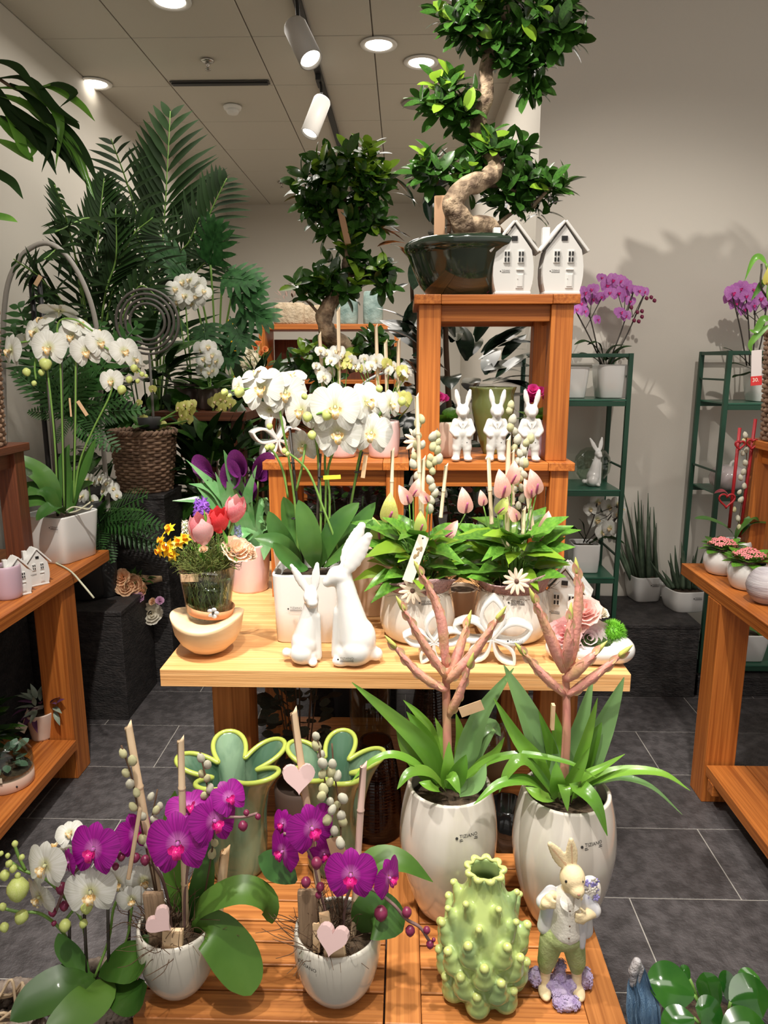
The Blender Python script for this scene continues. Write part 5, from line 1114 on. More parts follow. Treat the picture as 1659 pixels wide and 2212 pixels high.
for pts in ([(645,1228,Yc),(640,1120,Yc),(627,1010,Yc-.01),(612,930,YT),(598,870,YT),(560,840,YT),(500,845,YT)],[(690,1228,Yc),(693,1100,Yc),(688,1000,Yc),(680,940,YT),(665,900,YT)],[(700,1225,Yc+.01),(704,1060,Yc+.01),(702,990,Yc+.01),(712,930,YT+.01),(725,890,YT)],[(710,1225,Yc),(712,1080,Yc),(708,1020,Yc),(722,970,YT),(735,945,YT)],[(735,1220,Yc+.02),(760,1080,Yc+.02),(778,980,Yc+.01),(800,930,YT+.01),(830,880,YT+.01)],[(735,1205,Yc-.02),(718,1150,Yc-.03),(697,1095,Yc-.03),(672,1030,Yc-.03),(650,1000,Yc-.03),(618,975,Yc-.03)],[(622,1075,Yc-.02),(612,1020,Yc-.02),(597,985,Yc-.02),(580,965,Yc-.03)],[(640,1060,Yc-.01),(652,1010,Yc-.02),(660,960,Yc)],[(668,905,YT-.03),(690,893,YT-.05),(713,890,YT-.05)]): stem(wo,pts,.0032,STEM,'flower_spike')
for a,b in (((655,1225,Yc+.01),(626,925,Yc)),((697,1225,Yc+.015),(686,950,Yc+.01)),((680,1225,Yc+.0),(692,980,Yc+.0)),((728,1215,Yc+.03),(782,975,Yc+.02))): wo.w('stake',me_(*tube([V(*a),V(*b)],.0036,7,2),STEMD))
for x,y in ((636,1120),(697,1105),(694,1030),(630,1000),(772,1020)): wo.w('stake_clip',cached('clip',lambda:me_(*torus(.007,.0015,16,6),DARK)),Mat.Translation(V(x,y,Yc)))
for pts,w_ in (([(650,1225,0),(632,1205,-.03),(600,1172,-.06),(549,1162,-.07)],44),([(645,1225,-.01),(620,1185,-.03),(598,1145,-.04),(580,1104,-.04)],44),([(655,1225,.03),(635,1160,.05),(625,1110,.06),(612,1073,.06)],40),([(680,1228,-.03),(672,1180,-.05),(662,1130,-.05),(645,1080,-.04)],52),([(690,1225,-.02),(712,1165,-.03),(742,1120,-.03),(776,1086,-.02)],46),([(705,1225,0),(740,1180,0),(780,1130,.01),(811,1085,.02)],42),([(700,1225,-.03),(740,1195,-.04),(780,1160,-.04),(806,1122,-.04)],28),([(665,1228,-.04),(640,1222,-.07),(610,1195,-.09),(590,1172,-.1)],34)):
    rleaf(wo,[(x,y,Yc+o) for x,y,o in pts],w_,'ell',GO,.3,(0,-1,.7))
tag_(wo,(717,1031),Yc-.035,38,9,3,M('label_yellow',(.80,.72,.05),.6),'yellow_label','small yellow plastic label')
tag_(wo,(787,1008),Yc-.02,9,50,-8,KRAFT,'paper_tag')
# ================================================================= anthuriums
SPX=M('spadix_pink',(.42,.09,.20),.5); SPY=M('spadix_yellow',(.70,.56,.20),.5)
def spathe(t,p,hpx,d,mat,face=(0,-1,.2),spx=SPX):
    P=V(*p); s=hpx*S(P); m=frame(P,d,face,s)
    o=t.w('spathe',cached(('spathe',mat.name),lambda:me_(*ribbon([(0,0,0),(0,.35,.08),(0,.7,.08),(0,1.0,-.12)],.62,'ovate',.42,(0,0,1),6,k=4),mat)),m)
    t.p('spadix',cached(('spadix',spx.name),lambda:me_(*tube([(0,.02,.03),(.04,.25,.22),(.10,.45,.30)],[.045,.05,.035],8,3),spx)),None,o)
def anth(t,seed,sp,leaves,canes,wil):
    Y=t.loc.y; rn=random.Random(seed)
    for x,y,h,d,m_ in sp:
        spathe(t,(x,y,Y-.01),h,d,PAN if m_==0 else PYG if m_==1 else M('spathe_green',(.50,.58,.16),.4,transl=.25)); 
        stem(t,[(x,y,Y-.01),((x*2+t_px[0])/3,y+(t_px[1]-y)*.5,Y),(t_px[0]+(x-t_px[0])*.25,t_px[1]+20,Y)],.0018,STEM,'flower_stalk')
    base=Vec((0,0,.14))
    lm=[cached(('al',i),lambda:me_(*leafvf(1,.60-.05*i,'ovate',.30+.22*i,.2,4,8,wave=.10),(GL,GB,GL)[i])) for i in range(3)]
    for i in range(leaves):
        a=2*PI*(i*.618); hgt=.01+.115*rn.random(); rr=rn.uniform(.02,.085)*(1-.45*hgt/.165); q=t.loc+base+Vec((rr*math.cos(a),rr*math.sin(a)*.9,hgt)); d=Vec((math.cos(a),math.sin(a)*.9-.1,rn.uniform(-.15,.6)+hgt*6))
        t.w('leaf',rn.choice(lm[:1]*3+lm[1:]),frame(q,d,(0,-.5,1),rn.uniform(.07,.11)))
        if i%2==0: t.w('leaf_stalk',me_(*tube([t.loc+base+Vec((rr*.4*math.cos(a),rr*.4*math.sin(a),0)),q.lerp(t.loc+base,.4)+Vec((0,0,.02)),q],.0017,5,3),STEM))
    for a_,b_,w_ in canes: bamboo(t,(a_[0],a_[1],Y),(b_[0],b_[1],Y+.01),w_,M('cane_cream',(.80,.68,.48),.5,col2=(.72,.58,.40),nscale=3))
    for i,(pts,cats) in enumerate(wil): willow(t,[(x,y,Y+.02) for x,y in pts],[(x,y,Y+.01) for x,y in cats],.026,seed=seed+i)
cv=lambda L:[(780+x/2.765,960+y/2.765) for x,y in L]
t_px=(898,1250)
anth(a1,21,[(840,1128,64,(.05,-.05,1),1),(884,1088,46,(-.5,0,.9),0),(892,1072,40,(.3,0,1),0),(1006,1108,56,(-.15,0,1),0),(963,1160,44,(.55,0,.8),0),(820,1165,50,(-.3,0,1),2),(908,1150,46,(0,0,1),2),(925,1085,36,(-.6,0,.7),0)],64,
 [(( 848,972),(845,1110),8),((900,855),(912,1180),9),((964,1005),(952,1118),8),((915,990),(910,1150),9)],
 [([(905,905),(905,990),(912,1080),(918,1200)],[(902,915),(910,905),(898,935),(904,940),(900,962),(912,960),(895,985),(893,1003),(901,1028),(906,1045),(912,1070)]),([(945,925),(938,1000),(930,1090),(925,1200)],[(935,944),(944,938),(946,955),(936,965),(945,972),(930,990),(940,995),(948,992),(927,1002),(933,1015),(929,1038),(934,1052),(940,1065),(932,1080),(928,1100)])])
t_px=(1100,1250)
anth(a2,33,[(1086,1075,62,(-.15,0,1),0),(1105,1045,50,(.1,0,1),0),(1158,1068,56,(-.25,0,1),0),(1044,1092,34,(-.2,0,1),0),(1148,1075,44,(-.4,0,1),0),(1118,1125,40,(-.6,0,.9),0),(1172,1150,48,(.25,0,1),0),(1075,1110,44,(.4,0,.8),2),(1170,1170,38,(-.7,0,.7),0)],64,
 [((1055,988),(1062,1132),9),((1098,948),(1095,1180),11),((1136,1045),(1152,1150),10),((1132,1100),(1128,1205),9),((1108,975),(1108,1090),8)],
 [([(1102,866),(1108,960),(1122,1060),(1128,1200)],[(1104,874),(1101,884),(1107,908),(1103,922),(1112,930),(1118,950),(1112,965),(1122,978),(1118,995),(1127,1000),(1125,1015),(1122,1030),(1132,1025),(1126,1052),(1128,1075),(1120,1090)]),([(1148,940),(1135,990),(1128,1060),(1130,1190)],[(1146,948),(1138,955),(1132,975),(1134,1000),(1130,1025),(1115,1040),(1111,1055)])])
# felt collars, daisies and the big tag
FELT=M('felt_pink',(.42,.24,.24),.95,bump=1.0,bscale=200,col2=(.52,.34,.33),nscale=80)
def collar(t,r,a0,a1,h0,h1,ph):
    v=[];f=[];N=40;K=3
    for i in range(N+1):
        a=a0+(a1-a0)*i/N; hh=h0+(h1-h0)*(.68+.32*math.sin(a*2.3+ph))
        for k2 in range(K+1):
            u=k2/K; rr=r+.004+.020*u; v.append(Vec((rr*math.cos(a),rr*math.sin(a),h0+(hh-h0)*u+(.002 if k2 else -.008))))
    for i in range(N):
        for k2 in range(K): f.append((i*(K+1)+k2,(i+1)*(K+1)+k2,(i+1)*(K+1)+k2+1,i*(K+1)+k2+1))
    o=t.p('felt_collar',me_(v,f,FELT)); m=o.modifiers.new('s','SOLIDIFY'); m.thickness=.003
collar(a1,.080,-PI*1.05,0.1,.142,.178,4.6); collar(a2,.080,-PI*1.15,.05,.142,.184,3.4)
def daisy(t,p,wpx,n=12,mat=None):
    P=V(*p); s=wpx*S(P)*.5; rn=random.Random(int(p[0])); c=t.w('wooden_daisy',cached('dzc',lambda:me_(*lathe([(.001,-.03),(.16,-.03),(.16,.05),(.001,.07)],14),M('daisy_brown',(.12,.06,.04),.7))),facing(P,(0.05,-1,.15),(0,0,1),s))
    for i in range(n):
        a=2*PI*i/n+.1; t.p('daisy_petal',cached('dzp',lambda:me_(*[(lambda q:q)(x) for x in ellip(.14,.46,.035,(0,.56,0),8,6)],M('daisy_wood',(.74,.60,.46),.7))),Mat.Rotation(a,4,'Z'),c)
daisy(a1,(891,1276,a1.loc.y-.101),62); daisy(a2,(1116,1256,a2.loc.y-.103),62)
a1.p('nest_twigs',twigs(90,.082,.05,BRN,12,.0008,1.6),Mat.Translation((0,0,.130))); a2.p('nest_twigs',twigs(160,.084,.05,BRN,13,.0008,1.6),Mat.Translation((-.01,0,.130)))
bt,k_=tag_(a1,(898,1207),a1.loc.y-.11,24,108,-19,PAPER,'hanging_tag','long cream paper tag with a brown botanical print',tilt=0)
mbt=MB(); rn=random.Random(5)
for i in range(9): mbt.add(ellip(rn.uniform(.002,.005),.0004,rn.uniform(.003,.007),(rn.uniform(-.004,.005),-.0008,.008+rn.uniform(-.025,.022)),7,5))
a1.p('tag_print',mbt.mesh(M('sepia_print',(.36,.26,.14),.8)),None,bt); a1.p('tag_hole',me_(*ellip(.0022,.0005,.0022,(-.001,-.0008,.053),8,5),DARK),None,bt)
logo(a1,0,.118,.0885,size=.0075,ang=-PI/2+.25,slope=-.15); logo(a2,0,.118,.0885,size=.0085,ang=-PI/2+.0,slope=-.15)
logo(wo,-.025,.093,None,size=.0075,y0=-.0855)
# ================================================================= calla lily
Yk=ca.loc.y
def calla(t,p,hpx,d,face=(0,-1,.3)):
    P=V(*p); s=hpx*S(P)
    def mk():
        v=[];f=[];N=10;K=20
        for i in range(N+1):
            u=i/N
            for j in range(K+1):
                b=(j/K*2-1); a=b*(PI*1.02-.35*u*u); r=.045+.13*u+.16*u**3; lip=1+.30*u*u*math.cos(a*.5)**2
                v.append(Vec((r*math.sin(a)*1.05,-r*math.cos(a)*-1*lip+.05,u*(.42+.62*math.cos(a*.5)**2))))
        for i in range(N):
            for j in range(K): f.append((i*(K+1)+j,i*(K+1)+j+1,(i+1)*(K+1)+j+1,(i+1)*(K+1)+j))
        return me_(v,f,PCA)
    o=t.w('calla_flower',cached('calla',mk),facing(P,d,(0,1,.2),s)); t.p('spadix',cached('cspad',lambda:me_(*tube([(0,.03,.1),(0,.04,.6)],[.035,.02],7,3),PCA)),None,o)
    stem(t,[p,((p[0]+548)/2,(p[1]+1190)/2,Yk),(548,1205,Yk)],.0035,STEM,'flower_stalk')
for x,y,h,d in ((470,1036,62,(-.75,-.8,.8)),(505,1056,64,(.05,-1.0,.9)),(538,1098,56,(.05,-.4,1)),(528,1030,62,(-.2,-1.0,.8)),(558,1040,66,(.5,-.9,.9))): calla(ca,(x,y,Yk-.01),h,d)
GCL=M('leaf_calla',(.10,.30,.09),.35,col2=(.22,.42,.19),nscale=20,transl=.2,rnd=.15)
for pts,w_ in (([(545,1195),(520,1120),(470,1060),(402,993)],24),([(545,1195),(500,1110),(460,1060),(408,1045)],26),([(545,1195),(500,1130),(450,1085),(372,1082)],26),([(550,1195),(520,1080),(500,1020),(483,972)],24),([(548,1195),(530,1130),(505,1080),(490,1040)],34),([(550,1195),(560,1120),(572,1090),(570,1075)],34),([(548,1200),(580,1150),(575,1180),(570,1210)],26),([(545,1195),(510,1140),(470,1100),(425,1052)],24),([(545,1195),(520,1160),(495,1100),(465,1020)],26),([(550,1200),(540,1160),(530,1150),(520,1170)],30),([(552,1195),(565,1150),(575,1130),(560,1115)],34),([(548,1195),(535,1110),(540,1060),(555,1005)],24)):
    rleaf(ca,[(x,y,Yk-.02*i) for i,(x,y) in enumerate(pts)],w_*1.35,'lance',GCL,.3,(0,-.8,1),wave=.06)
# ================================================================= pots on the stools
def minipot(name,label,cat,px,Y,z,r,h,mat,group=None):
    x=V(px,1000,Y).x; return pot(name,label,cat,(x,Y,z+.0004),[(r*.82,0),(r*.93,.006),(r,h*.4),(r,h*.85),(r*.95,h)],mat,t=.004,k=2,soilz=h*.88,group=group)
ZS=1.132
m1=minipot('small_orchid_pot','white mini orchid in a pink pot behind the big white blooms','potted orchid',738,2.17,ZS,.046,.098,PG); m2=minipot('small_orchid_pot','white mini orchid in a pink pot left of the upper stool leg','potted orchid',829,2.17,ZS,.048,.108,PG)
def mini(t,Y,px,fl,sticks,seed):
    rn=random.Random(seed)
    for x,y,s in fl: P=V(x,y,Y+rn.uniform(-.02,.02)); flower(t,P,(rn.uniform(-.5,.5),-1,rn.uniform(-.2,.9)),s*S(P),'white' if rn.random()<.8 else 'yg',rn.uniform(-.4,.4),split=False)
    for i in range(0,len(fl),2): x,y,s=fl[i]; stem(t,[(px,905,Y),((px+x)/2,860,Y),(x,y+4,Y+.01)],.0014,STEM,'flower_spike')
    for a,b in sticks: bamboo(t,(a[0],a[1],Y+.01),(b[0],b[1],Y+.01),8,MATS['cane_cream'])
    for i in range(7):
        a=i*2.4; rleaf(t,[(px,905,Y),(px+16*math.cos(a),893,Y+.02*math.sin(a)),(px+38*math.cos(a),896-6*(i%2),Y+.05*math.sin(a))],15,'ell',GO,.2)
    for x,y in ((px-8,868),(px+6,866)):
        for k2 in (-1,1): t.w('bow_loop',cached('bow',lambda:me_(*ringpts([(.011*math.sin(2*PI*i/24)*(1+.3*math.cos(2*PI*i/24)),0,.013*math.cos(2*PI*i/24)) for i in range(24)],.0018,6),M('bow_brown',(.34,.22,.13),.8))),Mat.Translation(V(x+k2*9,y,Y-.035))@Mat.Rotation(.5*k2,4,'Y'))
mini(m1,2.17,738,[(692,758,26),(705,765,30),(728,760,38),(745,770,34),(715,780,28),(760,778,26),(690,800,26),(700,815,34),(712,805,28),(735,790,22),(750,788,24),(722,775,26),(683,790,20),(768,790,22)],[((690,722),(700,860)),((731,668),(733,850))],1)
mini(m2,2.17,829,[(782,786,30),(792,795,28),(812,780,38),(825,792,34),(840,800,24),(855,795,28),(868,800,28),(880,805,26),(872,815,22),(802,790,28),(775,795,22),(848,790,22),(860,812,20),(836,785,26),(787,775,24)],[((812,705),(817,850)),((833,738),(836,850)),((861,735),(860,870))],2)
rleaf(m2,[(862,905,2.15),(880,885,2.13),(893,860,2.12)],22,'ell',GL,.2); P=V(872,862,2.12); flower(m2,P,(.3,-1,.1),40*S(P),'yg',0,split=False)
daisy(m2,(903,952,2.118),64)
pk1=minipot('primrose_pot','magenta primrose in a peach pot behind the left standing rabbit','potted primrose',961,2.19,ZS,.049,.105,M('glaze_peach',(.74,.56,.44),.35,coat=.3)); pk2=minipot('primrose_pot','magenta primrose in a lilac pot behind the right standing rabbit','potted primrose',1163,2.20,ZS,.046,.112,M('glaze_lilac',(.52,.38,.46),.3,coat=.3))
PMG=petalmat('petal_cerise',(.68,.02,.26),(.80,.10,.38))
def prim(t,cx,Y,n,seed):
    rn=random.Random(seed); lm=cached('priml',lambda:me_(*leafvf(1,.62,'ell',.35,.15,4,6,wave=.12),GL))
    for i in range(14): a=i*2.4; t.w('leaf',lm,frame(t.loc+Vec((.015*math.cos(a),.015*math.sin(a),.10)),(math.cos(a),math.sin(a),.5+.5*(i%3)),(0,0,1),.05+.02*(i%2)))
    for i in range(n): P=V(cx+rn.uniform(-28,28),rn.uniform(845,868),Y+rn.uniform(-.03,.02)); rose(t,(cx+rn.uniform(-26,26),rn.uniform(843,868),Y+rn.uniform(-.03,.02)),30,PMG,(rn.uniform(-.5,.5),-.7,rn.uniform(.3,1)),'primrose_bloom',1.2,3)
prim(pk1,953,2.18,7,1); prim(pk2,1163,2.19,8,2)
x=V(1062,1000,2.26).x; t=pot('green_vase','tall olive green tulip-shaped vase behind the middle standing rabbit','vase',(x,2.27,ZS+.0004),[(.024,0),(.030,.006),(.052,.08),(.066,.14),(.064,.18),(.070,.205)],M('glaze_olive',(.16,.19,.06),.25,coat=.5,col2=(.24,.27,.09),nscale=8),k=4,floor=.4,fm=lambda a,z:1+.10*max(0,(z-.15)/.05)*math.sin(5*a))
# ================================================================= bonsais
lf=[cached(('fic',i),lambda:me_(*leafvf(1,(.50,.44,.54)[i],'ell',(.12,.28,.2)[i],.22,2,6),(GD,GD,GB)[i])) for i in range(3)]
def bonsai(t,Y,trunk,radii,clusters,size,nmax,branches,seed,stakep=None,young=.22):
    rn=random.Random(seed)
    t.w('trunk',me_(*tube([V(x,y,Y+o) for x,y,o in trunk],radii,18,8,jit=.30),BARK))
    for a,b in branches: t.w('branch',me_(*tube([V(a[0],a[1],Y),(V(a[0],a[1],Y)+V(b[0],b[1],Y))/2+Vec((0,rn.uniform(-.03,.03),.01)),V(b[0],b[1],Y)],[.007,.003],7,5,jit=.2),BARK))
    if stakep: a,b,w_=stakep; woodpiece(t,a,b,w_,M('stake_tan',(.42,.25,.14),.7),'wooden_stake',.5)
    tot=sum(c[2]*c[3] for c in clusters); cnt=0; stuff=MB()
    leaves=[]
    for (cx,cy,rx,ry) in clusters:
        n=max(2,int(round(tot and nmax*rx*ry/tot/6.2))); C=V(cx,cy,Y); s_=S(C)
        for i in range(n):
            u=rn.uniform(-1,1); a=rn.uniform(0,2*PI); q=math.sqrt(1-u*u); k_=rn.uniform(.35,.95)
            d=Vec((q*math.cos(a),q*math.sin(a)*.9-.25*rn.random(),u)); pos=C+Vec((d.x*rx*s_*k_,d.y*rx*s_*k_*.8,d.z*ry*s_*k_))
            ax=(d*.8+Vec((0,-.15,.75))).normalized(); o=ax.orthogonal().normalized(); b=ax.cross(o); a0=rn.uniform(0,6); up_=u>.55
            for j in range(rn.randint(5,7)):
                aa=a0+j*2.4; sp=.5+.12*j; dd=ax*(1.0-sp*.55)+(o*math.cos(aa)+b*math.sin(aa))*sp; 
                m_=lf[2] if (up_ and rn.random()<young*3.5) or rn.random()<young*.3 else lf[rn.randrange(2)]
                leaves.append((m_,frame(pos-ax*.006*j,dd,ax+Vec((0,-.3,.2)),size*rn.uniform(.75,1.2))))
    rn.shuffle(leaves)
    leaves.sort(key=lambda L:L[1].translation.y)
    for m_,mt in leaves[:300]: t.w('leaf',m_,mt)
    if len(leaves)>300:
        mb=MB(); vf=leafvf(1,.5,'ell',.2,.22,2,6)
        for m_,mt in leaves[300:]: mb.add(vf,mt)
        t.w('back_leaves',mb.mesh(GD),kind='stuff')
x=V(1012,630,2.28).x
bb=pot('potted_bonsai','tall S-trunked ficus bonsai in a wide dark green glazed bowl on the upper stool','bonsai',(x,2.262,1.5985),[(.115,0),(.125,.012),(.150,.04),(.178,.105),(.186,.125),(.194,.135),(.197,.150),(.190,.158)],M('glaze_darkgreen',(.012,.022,.014),.10,coat=.8,col2=(.05,.075,.05),nscale=3,contrast=(.5,.8)),seg=64,k=2,soilz=.135,t=.010,floor=.6)
Yb=2.265
bonsai(bb,Yb,[(1062,525,0),(1062,495,-.06),(1010,490,-.10),(982,452,-.11),(995,410,-.10),(1045,390,-.07),(1068,360,-.03),(1040,310,.02),(1033,265,.01),(1050,205,0),(1052,140,0),(1075,70,0),(1095,10,0)],[.034,.030,.032,.032,.027,.028,.024,.022,.024,.020,.020,.016,.011],
 [(1100,25,150,75),(1010,45,88,55),(1205,45,75,60),(1110,100,85,50),(1150,155,52,42),(965,215,75,45),(1000,250,45,30),(1045,320,55,38),(945,375,62,38),(1010,375,80,36),(1105,330,50,35),(1120,380,60,35),(1185,410,48,32),(1100,425,60,28),(1165,450,45,20),(1080,110,40,40)],.060,1400,
 [((1050,200),(975,215)),((1045,390),(950,385)),((1055,370),(1110,330)),((1050,400),(1150,440)),((1055,500),(1180,420)),((1055,150),(1150,150)),((1060,110),(1200,60)),((1055,120),(990,60)),((1150,450),(1205,400))],7,((950,425,Yb-.05),(949,540,Yb-.05),24))
# medium bonsai on a pedestal behind the left stool
plinth('display_block','dark pedestal block behind the lower left stool carrying the smaller bonsai',-.36,-.02,2.66,2.98,1.06)
mb_=pot('potted_bonsai','smaller ficus bonsai with three leaf tiers behind the white mini orchids','bonsai',(V(752,800,2.8).x,2.82,1.0605),[(.06,0),(.075,.01),(.10,.10),(.112,.20),(.118,.24)],M('pot_stone',(.16,.15,.14),.7,bump=.6,bscale=60,col2=(.24,.23,.21),nscale=12),k=3,soilz=.22,t=.01)
Ym=2.8
bonsai(mb_,Ym,[(772,800,0),(752,755,0),(712,722,-.02),(700,685,-.02),(722,640,0),(745,600,.02),(752,540,0),(748,480,0),(742,420,0)],[.034,.032,.032,.030,.026,.020,.018,.014,.010],
 [(748,385,118,62),(680,400,60,50),(815,400,58,48),(748,345,90,30),(705,470,52,40),(790,480,55,40),(745,440,80,50),(745,545,45,30),(700,590,60,38),(790,580,62,42),(650,625,48,28),(825,600,40,40),(745,620,70,28),(660,775,70,30),(700,805,50,25),(790,745,55,35),(830,760,40,30)],.066,1250,
 [((745,500),(690,420)),((748,500),(800,420)),((742,600),(650,615)),((745,600),(820,590)),((705,700),(650,640)),((752,755),(670,785)),((760,760),(820,750))],9,((735,452,Ym-.06),(752,528,Ym-.06),14),.45)
# ================================================================= left table
lo=sqpot('potted_orchid','white orchid arching over a white square pot on the left table',(-1.228,2.487,ZT),.195,.168,rz=-.30,taper=.86,n=8)
logo(lo,.062,.135,None,size=.008,y0=-.0975)
YO=lo.loc.y-.02
for (x,y,s,n,r,o) in ((26,756,72,(-.6,-.9,.1),-.1,0),(78,716,66,(-.3,-.9,.3),.1,0),(106,750,78,(.1,-1,.1),0,-.02),(127,672,86,(0,.3,1),.1,.03),(94,693,60,(-.3,-.5,.8),0,.02),(155,726,62,(.1,-1,.2),0,0),(186,758,68,(.3,-1,0),.2,-.01),(169,704,66,(.5,-.4,.8),.2,.02),(216,740,62,(.5,-.9,.2),.2,0),(237,758,50,(.6,-.6,.1),.3,.02),(268,758,62,(.5,-.9,.2),.2,0),(290,776,44,(.8,-.6,.1),.1,.01),(241,822,52,(.1,-1,.1),.1,.0),(60,735,50,(-.2,.5,.7),0,.04),(205,720,60,(.5,-.2,1),0,.03)):
    P=V(x,y,YO+o); flower(lo,P,n,s*S(P),'white',r)
for x,y,s in ((55,795,20),(96,772,30),(89,797,16),(75,822,13),(292,787,18),(281,812,17),(267,832,22),(306,803,12),(298,818,11),(315,808,9)): bud(lo,(x,y,YO-.01),s*S(V(x,y,YO)),BUDG,(random.uniform(-.4,.4),-.4,-1))
for pts in ([(125,1110),(118,950),(101,793),(85,740),(40,740)],[(139,1108),(134,900),(130,780),(125,700),(160,690),(200,715)],[(159,1085),(163,900),(165,760),(180,735),(230,752),(290,795),(310,808)],[(159,1085),(172,1000),(200,930),(235,860),(245,825)],[(78,770),(75,795),(78,820)]): stem(lo,[(x,y,YO) for x,y in pts],.0034,STEM,'flower_spike')
for a,b in (((125,1115),(101,790)),((139,1108),(132,770)),((159,1085),(165,755))): lo.w('stake',me_(*tube([V(*a,YO+.01),V(*b,YO+.01)],.005,7,2),STEMD))
for pts,w_ in (([(130,1105,0),(100,1040,-.03),(50,1005,-.06),(-15,985,-.08)],46),([(130,1108,0),(95,1062,-.05),(50,1060,-.08),(-5,1055,-.1)],42),([(130,1110,-.02),(90,1085,-.08),(50,1090,-.11),(20,1103,-.13)],34),([(140,1110,-.04),(120,1095,-.1),(95,1108,-.13),(78,1124,-.14)],34),([(155,1105,0),(168,1050,.0),(188,1000,.01),(207,948,.02)],30),([(155,1105,.02),(165,1070,.03),(180,1050,.03),(202,1042,.04)],26),([(150,1108,.03),(145,1050,.05),(140,1000,.06),(150,960,.07)],30)): rleaf(lo,[(x,y,YO+o) for x,y,o in pts],w_*1.1,'ell',GO,.25,(0,-.7,1))
for pts in ([(140,1105),(160,1095),(190,1100),(200,1092)],[(150,1108),(170,1102),(195,1085)]): lo.w('air_root',me_(*tube([V(x,y,YO-.05) for x,y in pts],.003,6),M('root_grey',(.55,.55,.40),.7)))
lo.w('air_root',me_(*tube([V(60,1130,2.33),V(48,1165,2.31),V(62,1185,2.31),V(80,1200,2.31)],.003,6),MATS['root_grey']))
tag_(lo,(178,882),YO-.02,8,36,30,KRAFT); tag_(lo,(152,880),YO-.02,4,40,0,KRAFT)
lo.w('air_root',me_(*tube([G(112,1212,.724),G(150,1232,.724),V(178,1262,2.18),V(203,1292,2.16)],.0032,6),MATS['root_grey']))
def TG(px,py,z=ZT): p=G(px,py,z); return (p.x,p.y,z+.0004)
house('ceramic_house','small white ceramic house, right of the pair below the square orchid pot',TG(80,1262),.62,.85,W); house('ceramic_house','small white ceramic house, left and nearer of the pair below the square pot',TG(40,1284),.62,.85,W)
x=TG(-12,1290); minipot('lilac_pot','lilac glazed pot cut by the left edge on the left table','pot',-12,x[1],ZT,.040,.10,MATS['glaze_lilac'])
wb=basket('wicker_basket','tall round brown wicker basket on the dark stool at the left edge','basket',(-1.385,2.18,1.1555),.130,.148,.40,28,WK,30)
# drooping long-leaved plant in the basket
dp=T('drooping_plant','plant with long narrow drooping leaves hanging in from the upper left edge','potted plant',(-1.62,2.42,ZT))
dp.p('pot',me_(*lathe(vessel([(.06,0),(.075,.01),(.085,.14),(.088,.16)],.006,.4),32),MATS['pot_black'])); soil(dp,.08,.14)
dp.w('trunk',me_(*tube([Vec((-1.62,2.42,.86)),Vec((-1.60,2.42,1.4)),Vec((-1.55,2.35,1.9)),V(-10,160,2.25)],[.016,.013,.009],10,8,jit=.15),BARK))
for L in ([(-10,170),(60,175),(120,235),(172,265)],[(-10,190),(70,200),(130,260),(120,365)],[(-20,200),(60,230),(140,300),(200,425)],[(0,215),(60,260),(110,300),(90,372)],[(-20,240),(40,300),(75,320),(62,347)],[(-10,300),(30,320),(60,340),(72,350)],[(60,205),(110,190),(170,225),(205,262)],[(40,210),(90,255),(160,320),(205,432)],[(30,230),(85,290),(140,330),(150,375)],[(-20,360),(10,385),(30,400),(50,430)],[(70,200),(120,185),(160,205),(128,233)],[(80,250),(130,255),(160,270),(172,280)],[(20,180),(70,215),(125,290),(170,370)],[(-10,205),(30,260),(50,320),(70,350)],[(-20,170),(20,240),(60,290),(92,335)],[(0,250),(50,280),(100,330),(122,378)],[(-30,460),(0,470),(20,475),(38,480)],[(-30,130),(20,140),(50,160),(90,215)],[(60,250),(100,300),(150,350),(190,400)],[(90,240),(140,280),(185,340),(212,400)]):
    rleaf(dp,[(x,y,2.25-.02*i) for i,(x,y) in enumerate(L)],26,'lance',random.choice((GL,GP,GP)),.3,(0,-.8,1))
dp.w('branch',me_(*tube([V(-30,150,2.26),V(20,185,2.25),V(60,205,2.25),V(90,240,2.25)],.005,7),BRN))
# ---- left lower shelf
p=TG(18,1690,.15); t=T('glass_terrarium','round glass terrarium with a pale peach base on the left lower shelf','terrarium',p)
t.p('base',me_(*lathe([(.001,0),(.072,0),(.075,.004),(.075,.036),(.071,.038),(.001,.038)],40),M('peach_base',(.70,.48,.38),.4))); t.p('soil',me_(*lathe([(.001,.0385),(.069,.0385),(.067,.050),(.001,.056)],32),SOIL))
t.p('glass_dome',me_(*lathe([(.0745,.0385),(.077,.06),(.074,.095),(.055,.125),(.045,.14),(.044,.14),(.053,.124),(.0725,.094),(.0755,.06),(.073,.0385)],40),GLT))
grow(t,'leaf',26,(0,0,.085),(.045,.045,.045),cached('terl',lambda:me_(*leafvf(1,.7,'ell',.2,.15,2,5),M('leaf_bluegreen',(.08,.16,.10),.5,col2=(.16,.24,.18),nscale=20))),.035,.4,3)
t.p('white_label',me_(*box(.032,.001,.016,.0002),PAPER,False),Mat.Translation((.012,-.077,.052))@Mat.Rotation(.15,4,'Z'))
t.p('metal_stud',me_(*ellip(.0035,.002,.0035,su=8,sv=6),DARK),Mat.Translation((.056,-.0515,.018)))
p=TG(92,1592,.15); t=conepot('trailing_plant','striped purple-green trailing plant in a peach marbled pot on the left lower shelf','potted plant',p,.034,.047,.095,M('glaze_marble',(.66,.46,.36),.35,col2=(.78,.68,.60),nscale=6,coat=.2))
tr=[cached(('trd',i),lambda:me_(*leafvf(1,.36,'lance',.4,.25,4,6),M('leaf_silver',(.16,.22,.15),.4,col2=(.30,.34,.27),nscale=30,stretch=(8,.5,1)) if i else M('leaf_purple',(.12,.04,.10),.5))) for i in (0,1)]
grow(t,'leaf',46,(.012,0,.115),(.062,.045,.030),tr,.050,.25,5)
